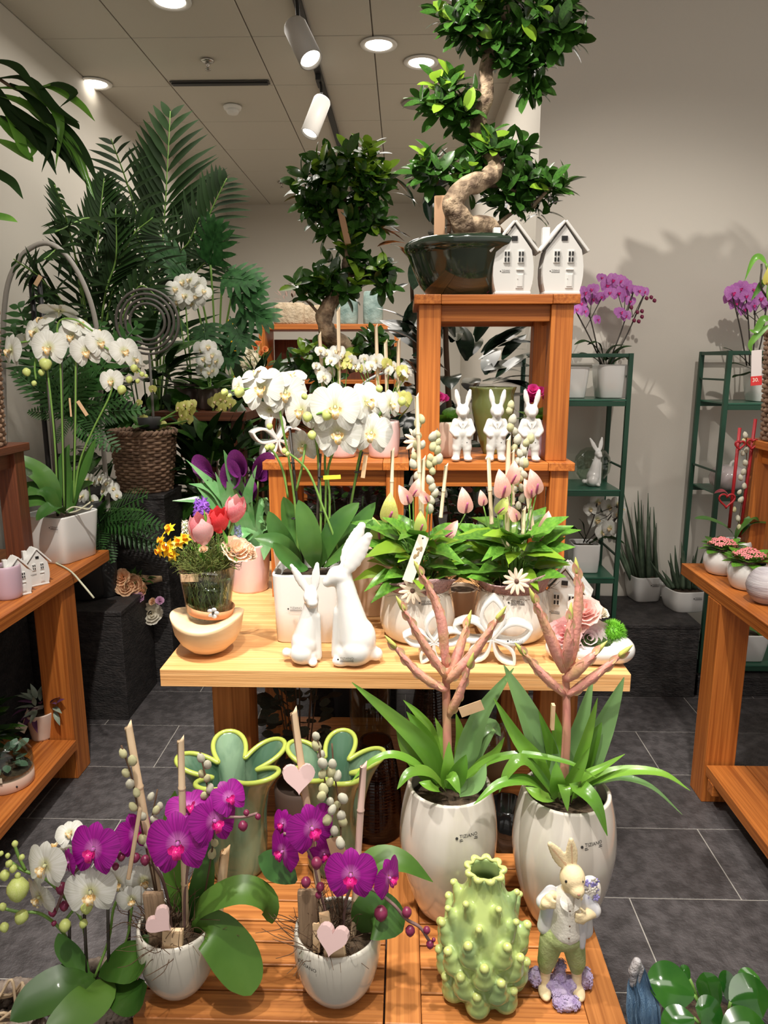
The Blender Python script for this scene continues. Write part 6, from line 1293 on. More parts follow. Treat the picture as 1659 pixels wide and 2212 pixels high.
t.p('price_tag',me_(*box(.034,.001,.030,.0003),PAPER,False),Mat.Translation((-.040,-.052,.062))@Mat.Rotation(.5,4,'Y')); t.p('tag_cord',me_(*tube([(-.035,-.048,.075),(-.025,-.03,.12)],.0012,5,3),CANE))
m_=textmesh('Peri',.011); t.p('tag_lettering',m_,Mat.Translation((-.050,-.0532,.060))@Mat.Rotation(.5,4,'Y')@Mat.Rotation(PI/2,4,'X'))
def bush(name,label,cat,loc,potr,poth,cen,rad,n,me,size,seed,potmat=None,upd=.4,group=None,down=0):
    t=T(name,label,cat,loc,group); t.p('pot',me_(*lathe(vessel([(potr*.75,0),(potr*.8,.008),(potr,poth*.9),(potr*1.03,poth)],.006,.5),28),potmat or MATS['pot_black'])); soil(t,potr*.88,poth*.88)
    grow(t,'leaf',n,cen,rad,me,size,upd,seed,None,down)
    for i in range(6):
        a=i*1.05; t.p('stem',me_(*tube([(0,0,poth*.8),(rad[0]*.25*math.cos(a),rad[1]*.25*math.sin(a),(poth+cen[2])/2),(cen[0]+rad[0]*.5*math.cos(a),cen[1]+rad[1]*.5*math.sin(a),cen[2])],.004,6,4),M('stem_deep',(.04,.08,.025),.6)))
    return t
FN=cached('fernl',lambda:me_(*(lambda mb:(mb.v,mb.f))((lambda mb:[mb.add(leafvf(.30*math.sin(PI*(.12+.8*i/13)),.05,'lance',.1,0,1,3),frame((0,i/13,-.16*(i/13)**2),(s_,.55,.0))) for i in range(14) for s_ in (-1,1)] and mb.add(tube([(0,0,0),(0,.5,-.04),(0,1,-.16)],.010,4,3)))(MB())),GF))
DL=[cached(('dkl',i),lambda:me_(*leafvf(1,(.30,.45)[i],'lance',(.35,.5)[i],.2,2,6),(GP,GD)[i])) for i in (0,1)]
p=TG(14,1560,.15); bush('leafy_plant','dark leafy plant on the left lower shelf behind the terrarium','potted plant',(-1.40,1.98,.1504),.05,.09,(.05,0,.15),(.12,.09,.06),60,DL,.085,4)
# ================================================================= right table and stands
def kal(label,px,py,r,seed):
    p=TG(px,py); t=pot('kalanchoe_pot',label,'potted kalanchoe',p,[(r*.5,0),(r*.8,.006),(r*1.02,r*.7),(r*1.0,r*1.15),(r*.88,r*1.42)],W,k=4,soilz=r*1.28,t=.004); rn=random.Random(seed)
    lm=cached('kall',lambda:me_(*leafvf(1,.7,'ell',.3,.12,4,6),GL))
    for i in range(18): a=i*2.4; t.p('leaf',lm,frame((r*.35*math.cos(a),r*.35*math.sin(a),r*1.4+.004*(i%3)),(math.cos(a),math.sin(a),.25+.4*(i%3)),(0,0,1),r*.95))
    me=cached('kalf',lambda:(lambda mb:[mb.add(ellip(.24,.30,.05,su=8,sv=4),facing((.34*math.cos(q*PI/2),.34*math.sin(q*PI/2),0),(0,0,1),(math.cos(q*PI/2),math.sin(q*PI/2),0))) for q in range(4)] and mb.mesh(petalmat('petal_coral',(.85,.20,.22),(.90,.36,.36),.15)))(MB()))
    for i in range(46): a=i*2.4; q=(i/46)**.5; d=Vec((q*math.cos(a),q*math.sin(a),1.15-.5*q)); t.p('blossom',me,facing((r*.85*q*math.cos(a),r*.8*q*math.sin(a),r*2.15-r*.35*q*q+rn.uniform(-.004,.004)),d+Vec((0,-.4,0)),(0,1,0),.0125))
    return t
k1=kal('pink kalanchoe in a round white pot, further left of the pair on the right table',1556,1238,.056,1); k2=kal('pink kalanchoe in a round white pot, the nearer right one of the pair',1612,1270,.058,2); logo(k2,0,.050,.059,size=.006,ang=-PI/2-.75)
p=TG(1650,1302); t=T('striped_ball_vase','grey-lilac striped round vase at the right edge of the right table','vase',p)
t.p('body',me_(*lathe([(.001,.0),(.02,0),(.034,.008),(.049,.03),(.054,.052),(.049,.076),(.036,.096),(.028,.102),(.024,.100),(.020,.09),(.001,.085)],44,fm=lambda a,z:1+.012*math.sin(z*700+2*math.sin(a*3))),M('glaze_strata',(.34,.29,.32),.45,col2=(.62,.60,.62),nscale=6,stretch=(.6,.6,9),bump=.3,bscale=30)))
wb2=basket('wicker_basket','round brown wicker basket on the stool at the right edge','basket',(1.300,2.325,1.1655),.130,.150,.33,22,WK,30)
# plant with red tag in the right basket
t=T('flowering_plant','yellow anthurium cut by the right edge above the wicker basket','potted plant',(1.300,2.325,1.50)); Yr=2.2
t.w('stem',me_(*tube([Vec((1.3,2.325,1.51)),V(1668,660,Yr),V(1662,600,Yr),V(1655,570,Yr)],.004,6),STEM)); t.w('stem',me_(*tube([Vec((1.28,2.3,1.51)),V(1655,640,Yr),V(1645,570,Yr)],.003,6),STEMD))
spathe(t,(1655,615,Yr-.02),46,(.1,-.1,1),M('spathe_yellow',(.70,.66,.16),.4,transl=.25),(0,-1,.2),SPY)
for L,w_ in (([(1655,570),(1640,555),(1625,565),(1608,608)],14),([(1668,620),(1650,610),(1635,630),(1622,650)],14),([(1665,700),(1640,720),(1620,745),(1628,768)],14),([(1668,690),(1648,690),(1632,715),(1618,712)],16)): rleaf(t,[(x,y,Yr) for x,y in L],w_,'lance',GL,.3,(0,-1,.4))
o,k_=tag_(t,(1634,788),Yr-.05,22,62,5,M('label_clear',(.62,.56,.54),.5),'care_label','long care label with a red lower end'); t.p('red_label_end',me_(*box(24*k_,.0016,20*k_,.0003),M('label_red',(.55,.03,.03),.5),False),Mat.Translation((0,-.0004,-34*k_)),o)
t.p('label_lettering',textmesh('30.',.016,PAPER),Mat.Translation((-.012,-.0016,-36*k_))@Mat.Rotation(PI/2,4,'X'),o)
# orchid with red sticks on the right table
x=V(1592,1150,2.40); t=T('potted_orchid','budding orchid with red sticks, willow twig and red wire heart on the right table','potted orchid',(x.x,2.40,ZT+.0004)); Yr=2.39
t.p('pot',me_(*lathe(vessel([(.034,0),(.045,.006),(.050,.09),(.046,.10)],.004,.5),32),W)); soil(t,.042,.09)
RS=M('red_stick',(.30,.010,.015),.5)
for a,b in (((1598,924),(1575,1140)),((1632,905),(1598,1160))): t.w('red_stick',me_(*tube([V(*a,Yr),V(*b,Yr)],.0055,8,2),RS))
for c_,s_ in (((1570,1082),34),((1625,960),24),((1598,962),20)): P=V(*c_,Yr-.02); k_=S(P); hp=heartpoly(1,36); t.w('wire_heart',me_(*ringpts([(x*s_*k_,0,z*s_*k_) for x,z in hp],.0034,6),RS),Mat.Translation(P))
willow(t,[(1612,935,Yr),(1612,1020,Yr),(1600,1100,Yr),(1590,1160,Yr)],[(1610,940,Yr),(1606,952,Yr),(1612,972,Yr),(1604,978,Yr),(1610,1000,Yr),(1606,1020,Yr),(1600,1032,Yr),(1608,1050,Yr),(1598,1062,Yr),(1600,1080,Yr),(1586,1100,Yr),(1594,1120,Yr),(1598,1140,Yr)],.022,seed=8)
for L,w_ in (([(1590,1165),(1570,1140),(1530,1122),(1500,1120)],26),([(1595,1160),(1620,1130),(1650,1128),(1680,1140)],26),([(1588,1165),(1600,1140),(1625,1120),(1640,1125)],24)): rleaf(t,[(x,y,Yr-.01*i) for i,(x,y) in enumerate(L)],w_,'ell',GO,.2)
rleaf(t,[(1580,1080,Yr),(1565,1062,Yr),(1552,1062,Yr),(1543,1066,Yr)],16,'lance',M('leaf_wine',(.20,.03,.04),.5),.2)
# lower shelf of the right table
bush('leafy_plant','dark leafy plant on the lower shelf of the right table','potted plant',(1.33,1.95,.1404),.055,.10,(-.02,0,.20),(.10,.09,.10),70,[cached('rdl',lambda:me_(*leafvf(1,.62,'ell',.3,.1,2,5),GD))],.060,8)
def mount(px,Y,z): return (V(px,1000,Y).x,Y,z+.0006)
def oplant(name,label,loc,w_,h,n,fl,base,kind,leaves,Y,taper=.8,fs=1,rz=0,spikes=4,seed=0):
    t=sqpot(name,label,loc,w_,h,rz=rz,taper=taper,n=n,rnd_=.03); rn=random.Random(seed)
    for x,y,s in fl: P=V(x,y,Y+rn.uniform(-.03,.03)); flower(t,P,(rn.uniform(-.5,.5),-1,rn.uniform(-.2,.6)),s*S(P)*fs,kind,rn.uniform(-.3,.3),split=False)
    for i in range(spikes):
        x,y,s=fl[(i*len(fl))//spikes]; bx=base[0]+(i-spikes/2)*6; t.w('flower_spike',me_(*tube([V(bx,base[1],Y),V((bx+x)/2+3,(base[1]+y)/2+5,Y),V(x,y+6,Y)],.0028,6,5),STEMD))
        for q in range(3):
            j=(i*len(fl))//spikes+q
            if j<len(fl): X2,Y2,_=fl[j]; t.w('flower_stem',me_(*tube([V((bx+x*2)/3,(base[1]+y*2)/3,Y),V(X2,Y2+4,Y)],.0015,5,3),STEMD))
    for L,lw in leaves: rleaf(t,[(a,b,Y-.01*i) for i,(a,b) in enumerate(L)],lw,'ell',GP,.2)
    return t
oplant('potted_orchid','purple orchid in a white pot on top of the green stand by the stools',mount(1310,3.09,1.268),.150,.135,5,[(1262,632,34),(1255,655,30),(1280,625,30),(1283,645,30),(1262,672,28),(1245,668,28),(1300,640,22),(1312,615,32),(1325,604,30),(1340,606,30),(1352,618,34),(1368,625,26),(1335,632,32),(1350,640,30),(1318,632,28),(1380,628,26),(1392,630,22),(1362,650,24),(1340,675,30),(1352,682,24),(1300,600,24),(1290,690,22)],(1310,795),'lilac',
 [([(1308,795),(1290,755),(1265,738),(1240,745)],24),([(1308,795),(1285,775),(1262,765),(1248,770)],20),([(1312,795),(1325,768),(1345,752),(1366,748)],22),([(1312,795),(1330,780),(1350,772),(1360,780)],18),([(1305,795),(1300,760),(1290,740),(1268,745)],18),([(1310,795),(1310,770),(1325,750),(1350,745)],18)],3.08,seed=1)
t=[o for o in COL.objects if o.get('label','').startswith('purple orchid in a white pot')][0]
for i,(x,y) in enumerate(((1395,640),(1405,638),(1412,645),(1375,670),(1385,680),(1378,690),(1368,688),(1362,660),(1385,668))):
    o=bpy.data.objects.new('bud',cached(('bud',BUDM.name),lambda:None)); COL.objects.link(o); o.parent=t; o.matrix_basis=Mat.Translation(-Vec(t.location))@facing(V(x,y,3.07),(.4,-.3,-1),(1,0,0),.018)
x=mount(1228,3.09,1.268); sqpot('white_pot','white pot half hidden behind the upper stool leg on the green stand',x,.12,.125,n=5,taper=.8)
t=T('glass_globe','clear glass globe behind the small white rabbit on the green stand','glass globe',mount(1280,3.17,.895)); t.p('globe',me_(*lathe([(.001,0),(.03,.001),(.052,.014),(.074,.045),(.080,.078),(.074,.11),(.055,.138),(.034,.150),(.033,.148),(.054,.136),(.0725,.11),(.0785,.078),(.0725,.045),(.05,.016),(.001,.004)],40),GLT))
x=mount(1272,3.08,.515); oplant('potted_orchid','white orchid in a white square pot on the low shelf of the green stand',x,.118,.125,9,[(1290,1082,40),(1315,1095,38),(1335,1088,34),(1275,1100,30),(1290,1122,44),(1318,1140,36),(1300,1150,34),(1335,1110,30),(1322,1160,28),(1345,1100,22)],(1272,1172),'white',
 [([(1272,1175),(1300,1160),(1330,1165),(1350,1175)],16),([(1268,1175),(1250,1150),(1240,1140),(1232,1145)],18),([(1270,1175),(1262,1150),(1258,1130),(1250,1120)],16)],3.05,taper=.93,seed=2)
def snake(label,px,py,w_,h,n,taper,spears,Yo,seed):
    p=TG(px,py,.33); t=sqpot('snake_plant_pot',label,p,w_,h,n=n,taper=taper,rz=.15,rnd_=.06); rn=random.Random(seed)
    for bx,by,tx,ty in spears:
        Yq_=p[1]+rn.uniform(-.03,.03); A=V(bx,by,Yq_);B=V(tx,ty,Yq_-.01+rn.uniform(-.03,.03)); t.w('spear_leaf',me_(*tube([A,(A+B)/2+Vec((rn.uniform(-.006,.006),0,0)),B],[.0095,.0085,.0012],8,6),M('leaf_snake',(.045,.075,.045),.5,col2=(.09,.13,.08),nscale=30,rnd=.2)))
    logo(t,.02,h*.72,None,size=.0085,y0=-w_*.505)
    return t
snake('tall spiky snake plant in a white square pot on the slate plinth',1388,1292,.150,.118,5,.80,[(1385,1255,1347,1062),(1390,1255,1370,1085),(1395,1255,1385,1080),(1400,1255,1400,1065),(1408,1255,1398,1120),(1412,1255,1412,1095),(1372,1255,1345,1120),(1380,1255,1352,1160),(1365,1255,1325,1155),(1420,1255,1412,1140),(1388,1255,1378,1060),(1403,1255,1405,1095),(1410,1250,1418,1130),(1362,1250,1340,1180)],0,1)
snake('low spiky snake plant in a rounded white pot on the slate plinth',1475,1312,.170,.095,4,.86,[(1470,1272,1458,1178),(1475,1272,1472,1170),(1480,1272,1477,1190),(1460,1272,1448,1195),(1465,1272,1443,1210),(1490,1272,1498,1200),(1495,1270,1508,1180),(1488,1272,1490,1215),(1455,1270,1430,1232),(1450,1272,1405,1213),(1500,1272,1520,1195),(1484,1272,1470,1205)],0,2)
x=mount(1640,3.08,1.255); oplant('potted_orchid','purple orchid in a white pot on top of the far right green stand',x,.165,.135,6,[(1582,632,36),(1600,622,34),(1612,640,32),(1590,655,34),(1605,668,30),(1630,625,34),(1645,645,36),(1655,660,30),(1625,660,30),(1575,645,26)],(1625,790),'lilac',
 [([(1630,800),(1600,770),(1575,755),(1562,752)],14),([(1630,800),(1605,790),(1585,785),(1570,788)],14),([(1635,800),(1650,775),(1670,765),(1690,770)],18),([(1630,800),(1605,810),(1590,812),(1582,816)],12)],3.07,seed=3)
t=T('glass_pumpkin','pale pink ribbed glass pumpkin on the middle shelf of the far right stand','glass pumpkin',mount(1578,3.07,.88)); PMK=M('glass_pink',(.74,.62,.62),.12,coat=.6,col2=(.84,.78,.80),nscale=5,transl=.2)
for nm,dx,r in (('pumpkin',0,.078),): t.p('body',me_(*lathe([(.001,.006),(r*.5,.002),(r*.9,.022),(r,.055),(r*.85,.088),(r*.4,.104),(.006,.098),(.001,.097)],60,fm=lambda a,z:1+.07*abs(math.sin(5*a))-.03),PMK))
t.p('stalk',me_(*tube([(0,0,.096),(.004,0,.115),(.014,0,.124)],.006,8),M('stalk_grey',(.55,.52,.48),.5)))
t=T('glass_pumpkin','grey glass pumpkin on the far right stand, cut by the stool','glass pumpkin',mount(1648,3.09,.88)); t.p('body',me_(*lathe([(.001,.006),(.035,.002),(.064,.022),(.072,.055),(.061,.088),(.03,.100),(.001,.097)],60,fm=lambda a,z:1+.07*abs(math.sin(5*a))-.03),M('glass_grey',(.45,.47,.46),.15,coat=.6))); t.p('stalk',me_(*tube([(0,0,.096),(.004,0,.112),(.012,0,.12)],.006,8),MATS['stalk_grey']))
x=mount(1645,3.05,.13); q=sqpot('leafy_pot','white square pot with a broad leaf on the bottom shelf of the far right stand',x,.17,.125,n=9,taper=.8)
for L in ([(1645,1378),(1630,1362),(1610,1355)],[(1648,1378),(1655,1350),(1665,1330)],[(1640,1380),(1650,1370),(1662,1375)]): rleaf(q,[(a,b,3.02) for a,b in L],24,'ell',GL,.2)
# ================================================================= rear left greenery
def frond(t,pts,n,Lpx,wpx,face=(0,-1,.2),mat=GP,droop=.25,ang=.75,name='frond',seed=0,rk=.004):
    P=cr([V(*p) for p in pts],8); rn=random.Random(seed); face=Vec(face)
    o=t.w(name,me_(*tube(P,[rk,rk*.4],5,0),STEM)); s=S(P[len(P)//2]); me=cached(('flt',mat.name,droop),lambda:me_(*leafvf(1,.085,'lance',droop,.3,2,6),mat))
    for i in range(n):
        u=.16+.84*(i+.5)/n; q=lerpl(P,u); d=(lerpl(P,min(1,u+.04))-lerpl(P,max(0,u-.04))).normalized(); side=d.cross(face).normalized(); L_=Lpx*s*(math.sin(PI*min(1,.22+u*.72)))*rn.uniform(.9,1.08)
        for k_ in (-1,1):
            dd=d*math.cos(ang)+side*k_*math.sin(ang)+Vec((0,0,rn.uniform(-.08,.05)))
            m=t.inv@frame(q,dd,face+Vec((0,0,.5)),1)@Mat.Diagonal((wpx*s/.085,L_,L_,1)); lf_=bpy.data.objects.new('leaflet',me); COL.objects.link(lf_); lf_.parent=o; lf_.matrix_basis=o.matrix_basis.inverted()@m
X0=V(345,900,4.2).x
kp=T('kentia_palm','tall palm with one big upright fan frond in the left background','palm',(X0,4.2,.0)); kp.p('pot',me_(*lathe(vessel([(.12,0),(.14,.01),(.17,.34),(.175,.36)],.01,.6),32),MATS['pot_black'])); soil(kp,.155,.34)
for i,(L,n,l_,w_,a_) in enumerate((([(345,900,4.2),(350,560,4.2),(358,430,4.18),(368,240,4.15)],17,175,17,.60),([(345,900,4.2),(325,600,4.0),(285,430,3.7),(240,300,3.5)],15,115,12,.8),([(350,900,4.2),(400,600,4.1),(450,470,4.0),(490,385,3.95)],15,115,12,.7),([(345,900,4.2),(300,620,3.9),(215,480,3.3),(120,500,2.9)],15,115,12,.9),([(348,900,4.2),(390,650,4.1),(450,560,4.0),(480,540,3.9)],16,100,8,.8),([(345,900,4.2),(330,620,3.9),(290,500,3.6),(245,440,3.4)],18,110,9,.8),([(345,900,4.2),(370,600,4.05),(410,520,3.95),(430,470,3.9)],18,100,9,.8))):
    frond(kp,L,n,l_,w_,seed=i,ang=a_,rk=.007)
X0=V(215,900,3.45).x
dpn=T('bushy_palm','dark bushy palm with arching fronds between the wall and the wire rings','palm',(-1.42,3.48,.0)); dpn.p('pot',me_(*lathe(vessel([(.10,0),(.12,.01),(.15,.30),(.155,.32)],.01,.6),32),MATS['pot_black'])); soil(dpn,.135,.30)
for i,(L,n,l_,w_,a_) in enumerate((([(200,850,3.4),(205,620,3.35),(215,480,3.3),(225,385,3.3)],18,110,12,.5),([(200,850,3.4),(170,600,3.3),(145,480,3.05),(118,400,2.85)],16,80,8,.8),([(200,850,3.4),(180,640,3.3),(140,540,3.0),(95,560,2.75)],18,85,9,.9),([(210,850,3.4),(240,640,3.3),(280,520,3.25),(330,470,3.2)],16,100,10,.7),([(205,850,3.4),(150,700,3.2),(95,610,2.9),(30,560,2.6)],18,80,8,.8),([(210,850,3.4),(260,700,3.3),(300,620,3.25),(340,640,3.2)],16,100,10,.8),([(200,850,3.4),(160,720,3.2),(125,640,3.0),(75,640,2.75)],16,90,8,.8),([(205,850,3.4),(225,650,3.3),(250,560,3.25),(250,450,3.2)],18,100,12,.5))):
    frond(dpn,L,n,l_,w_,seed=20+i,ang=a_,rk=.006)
# cut-leaved plant
def monst():
    mb=MB()
    for s_ in (-1,1):
        for i in range(6):
            u=i/5; y0=.08+.72*u; a=1.35-.95*u; L_=.62*math.sin(PI*(.25+.6*u))+.06; d=Vec((s_*math.sin(a),math.cos(a),0))
            mb.add(ribbon([(0,y0,0),Vec((0,y0,.02))+d*L_*.5,Vec((0,y0,-.05))+d*L_],.15,'strap',.05,(0,0,1),3,k=3))
        mb.add(ribbon([(s_*.02,-.02,0),(s_*.16,.25,.02),(s_*.10,.6,0),(0,.95,-.05)],.26,'ell',.05,(0,0,1),3,k=3))
    mb.add(tube([(0,-.1,0),(0,.5,.015),(0,.95,-.04)],[.02,.008],5,3)); return mb.mesh(MATS['leaf_mons'])
M('leaf_mons',(.010,.042,.010),.5,col2=(.025,.095,.022),nscale=8,transl=.05,spec=.25)
mn=T('monstera','broad cut-leaved monstera against the back wall in the left background','potted plant',(V(470,900,4.0).x,4.0,.0)); mn.p('pot',me_(*lathe(vessel([(.11,0),(.13,.01),(.16,.30),(.165,.32)],.01,.6),32),MATS['pot_black'])); soil(mn,.145,.30)
for x,y,L_,d in ((455,572,120,(.2,-.3,.6)),(500,640,110,(.9,-.4,.1)),(520,660,110,(1,-.4,-.5)),(480,600,110,(.8,-.3,-.1)),(430,620,110,(-.3,-.5,.2)),(500,690,100,(.5,-.5,-.8)),(440,700,110,(.2,-.6,-.5)),(400,580,110,(-.6,-.4,.4)),(470,740,90,(.6,-.5,-.6)),(390,690,100,(-.5,-.6,-.3))):
    P=V(x,y,3.9); mn.w('leaf',cached('monst',monst),frame(P,d,(0,-1,.6),.8*L_*S(P))); mn.w('leaf_stalk',me_(*tube([V(470,900,4.0),V((470+x)/2,(y+900)/2-40,3.98),P],.006,6,5),STEM))
# nested wire hoops, arch and black lanterns
def rings(label,px,py,Y,rs,zb,wr=.006):
    P=V(px,py,Y); t=T('wire_hoop_ornament',label,'ornament',(P.x,Y,zb))
    for r in rs: R_=r*S(P); t.w('hoop',me_(*torus(R_,wr,56,6),M('iron_grey',(.10,.09,.08),.5)),Mat.Translation(P)@Mat.Rotation(PI/2,4,'X'))
    t.w('stand_rod',me_(*tube([P-Vec((0,0,rs[0]*S(P))),Vec((P.x,Y,zb+.01))],.006,6,2),MATS['iron_grey'])); t.p('foot',me_(*lathe([(.001,0),(.06,0),(.06,.008),(.001,.012)],24),MATS['iron_grey']))
rings('nested dark wire hoops standing before the palms',318,695,3.11,(68,58,48,38),.8603)
P=V(100,640,2.88); t=T('metal_arch','thin grey metal arch rising behind the left white orchid','ornament',(P.x,2.88,.4603)); t.w('hoop',me_(*tube([V(12,1000,2.88),V(8,690,2.88),V(35,570,2.88),V(95,525,2.88),V(150,560,2.88),V(195,650,2.88),V(215,760,2.88),V(218,900,2.88)],.010,8,6),M('arch_grey',(.30,.28,.25),.5)))
t.p('foot_bar',me_(*box(.46,.05,.02,.002),MATS['arch_grey'],False),Mat.Translation((0,0,.01))); t.w('side_bar',me_(*tube([V(12,1000,2.88),Vec((V(12,1000,2.88).x,2.88,.47))],.010,8,2),MATS['arch_grey'])); t.w('side_bar',me_(*tube([V(218,900,2.88),Vec((V(218,900,2.88).x,2.88,.47))],.010,8,2),MATS['arch_grey']))
P=V(75,640,2.82); t=T('candle_stand','black metal candle stand with a hanging tag behind the white orchid','ornament',(P.x,2.80,.4603))
for x in (66,84): t.w('post',me_(*tube([V(x,600,2.80),Vec((V(x,600,2.80).x,2.80,.465))],.010,6,2),DARK))
t.w('top_plate',me_(*box(.075,.05,.006,.001),DARK,False),Mat.Translation(V(75,598,2.80))); tag_(t,(82,606),2.76,10,24,-35,KRAFT); t.p('foot',me_(*box(.09,.09,.01,.001),DARK,False),Mat.Translation((0,0,.005)))
# ferns
def fern(label,loc,potr,poth,sprays,seed,name='asparagus_fern',mat=None):
    t=T(name,label,'fern',loc); t.p('pot',me_(*lathe(vessel([(potr*.8,0),(potr,.02),(potr,poth)],.006,.5),24),mat or MATS['pot_black'])); soil(t,potr*.88,poth*.88)
    for a,b,w_ in sprays:
        A=V(*a);B=V(*b); t.w('spray',FN,frame(A,B-A,(0,-.7,.7),1)@Mat.Scale((B-A).length,4))
    return t
r_=random.Random(5)
sp=[((150,900,2.74),(x,y,2.74+r_.uniform(-.1,.1)),1) for x,y in ((60,660),(30,650),(100,700),(200,690),(270,690),(230,720),(40,800),(60,880),(230,860),(300,870),(250,900),(80,760),(190,800),(160,760),(20,700),(270,840),(210,950),(120,950),(250,960))]
fern('feathery dark green fern behind the left white orchid',(-1.30,2.82,.4603),.08,.40,sp,1)
sp=[((300,1180,2.70),(x,y,2.70+r_.uniform(-.1,.1)),1) for x,y in ((230,1110),(260,1100),(305,1110),(340,1125),(210,1180),(240,1210),(290,1060),(200,1080),(350,1170))]
fern('fern fronds drooping before the wicker basket in the dark left background',(-1.48,2.90,.4603),.06,.10,[((215,1130,2.78),b,1) for a,b,c in sp],2)
def sprayorch(name,label,Y,px,zb,pot_,fl,kind,base,seed,sticks=0,leaves=8,cat='potted orchid'):
    x=V(px,900,Y).x; t=T(name,label,cat,(x,Y,zb)); r,h,m=pot_; t.p('pot',me_(*lathe(vessel([(r*.8,0),(r*.9,.006),(r,h)],.005,.5),28),m)); soil(t,r*.88,h*.88); rn=random.Random(seed)
    for x_,y_,s in fl: P=V(x_,y_,Y+rn.uniform(-.04,.02)); flower(t,P,(rn.uniform(-.6,.6),-1,rn.uniform(-.2,.7)),s*S(P),kind,rn.uniform(-.4,.4),split=False)
    for i in range(max(2,len(fl)//4)): x_,y_,s=fl[i*len(fl)//max(2,len(fl)//4)]; stem(t,[(base[0],base[1],Y),((base[0]+x_)/2,(base[1]+y_)/2,Y),(x_,y_+4,Y)],.004,STEM,'flower_spike')
    for i in range(leaves): a=i*2.4; t.w('leaf',cached('bgol',lambda:me_(*leafvf(1,.30,'ell',.35,.2,2,6),GO)),frame(V(base[0],base[1],Y),(math.cos(a),math.sin(a),.5+.3*(i%2)),(0,0,1),rn.uniform(.14,.22)))
    return t
PDK=MATS['pot_black']; ZBK=.8604
wbk=basket('wicker_basket','square-looking brown wicker basket on the black block in the left background','basket',(V(312,1000,3.11).x,3.115,ZBK),.105,.135,.25,19,WK,28)
sprayorch('potted_orchid','white orchid cluster under the monstera in the left background',3.6,410,1.1904,(.07,.12,M('pot_bronze',(.10,.07,.06),.3)),[(378,625,44),(395,610,44),(412,605,40),(430,618,44),(440,630,38),(400,640,44),(385,650,40),(415,655,34),(425,640,40),(405,625,40),(432,650,26)],'white',(415,850),1)
sprayorch('potted_orchid','white orchid left of the yellow flowers on the dark table',3.5,455,1.1904,(.06,.10,M('pot_bronze',(.10,.07,.06),.3)),[(435,755,38),(450,750,38),(460,768,38),(440,775,38),(455,790,34),(470,780,34),(450,805,28),(462,800,28),(436,800,28)],'white',(455,850),2)
sprayorch('potted_orchid','white orchid seen between the fern and the wicker basket',2.84,200,.4604,(.05,.22,PDK),[(190,1035,28),(205,1040,28),(218,1035,28),(232,1045,28),(245,1055,28),(225,1060,26),(180,1072,34),(198,1082,30),(252,1070,24),(172,1060,24)],'white',(200,1120),3)
sprayorch('potted_orchid','yellow-green orchid spray over the back wicker basket',3.11,322,ZBK+.27,(.05,.05,PDK),[(388,880,26),(400,875,26),(412,885,26),(395,895,26),(405,905,26),(415,872,22),(390,910,20),(320,915,24),(335,920,24),(350,918,22),(310,905,22),(300,870,18),(330,840,18),(295,800,16)],'yg',(318,930),4,leaves=4)
sprayorch('potted_orchid','yellow-green orchid before the dark red table',3.40,452,.2205,(.07,.42,PDK),[(462,868,28),(475,860,28),(488,866,28),(500,872,24),(480,882,24),(470,890,20),(398,925,20),(412,935,20),(404,955,18),(420,930,18),(470,935,16),(430,960,16)],'yg',(440,1080),5,leaves=10)
# yellow and orange cut flowers at the back
def vaseflowers(label,Y,px,zb,h,fl,mat,seed,vm,size):
    x=V(px,800,Y).x; t=T('flower_vase',label,'vase of flowers',(x,Y,zb)); t.p('vase',me_(*lathe(vessel([(.04,0),(.055,.01),(.06,h*.6),(.05,h)],.005,.3),28),vm)); rn=random.Random(seed)
    for x_,y_ in fl: P=V(x_,y_,Y+rn.uniform(-.05,.05)); rose(t,(x_,y_,P.y),size,mat,(rn.uniform(-.6,.6),-.8,rn.uniform(0,.8)),'bloom',1.1,3); t.w('stem',me_(*tube([Vec((x,Y,zb+h)),P],.003,5,3),STEM))
    grow(t,'leaf',24,(0,0,h+.08),(.08,.08,.10),DL,.10,.5,seed)
    return t
vaseflowers('yellow flowers in a dark vase in front of the back wall',4.4,505,.90,.25,[(495,700),(500,745),(505,790),(512,800),(490,780),(500,770),(515,760),(508,820),(492,735)],PYL,1,PDK,20)
vaseflowers('white hydrangea-like blooms in a dark vase by the orange shelf unit',4.3,545,.90,.28,[(530,780),(540,770),(552,775),(562,785),(535,792),(548,795),(560,798),(540,760),(520,790)],PCR,2,PDK,28)
vaseflowers('small orange blooms in a dark vase left of the orange shelf unit',4.6,560,.90,.36,[(555,745),(565,762),(572,755),(548,752),(560,740)],petalmat('petal_orange2',(.80,.30,.10),(.85,.42,.18)),3,PDK,18)
table('dark wooden bench at the back carrying the yellow and white cut flowers',-1.30,-.78,4.15,4.75,.90,.3,'wood_dark',3,topwd='wood_dark',th=.03,leg=.05,ix=.02,iy=.03,shelf=False)
rings2=M('branch_orange',(.40,.14,.06),.7)
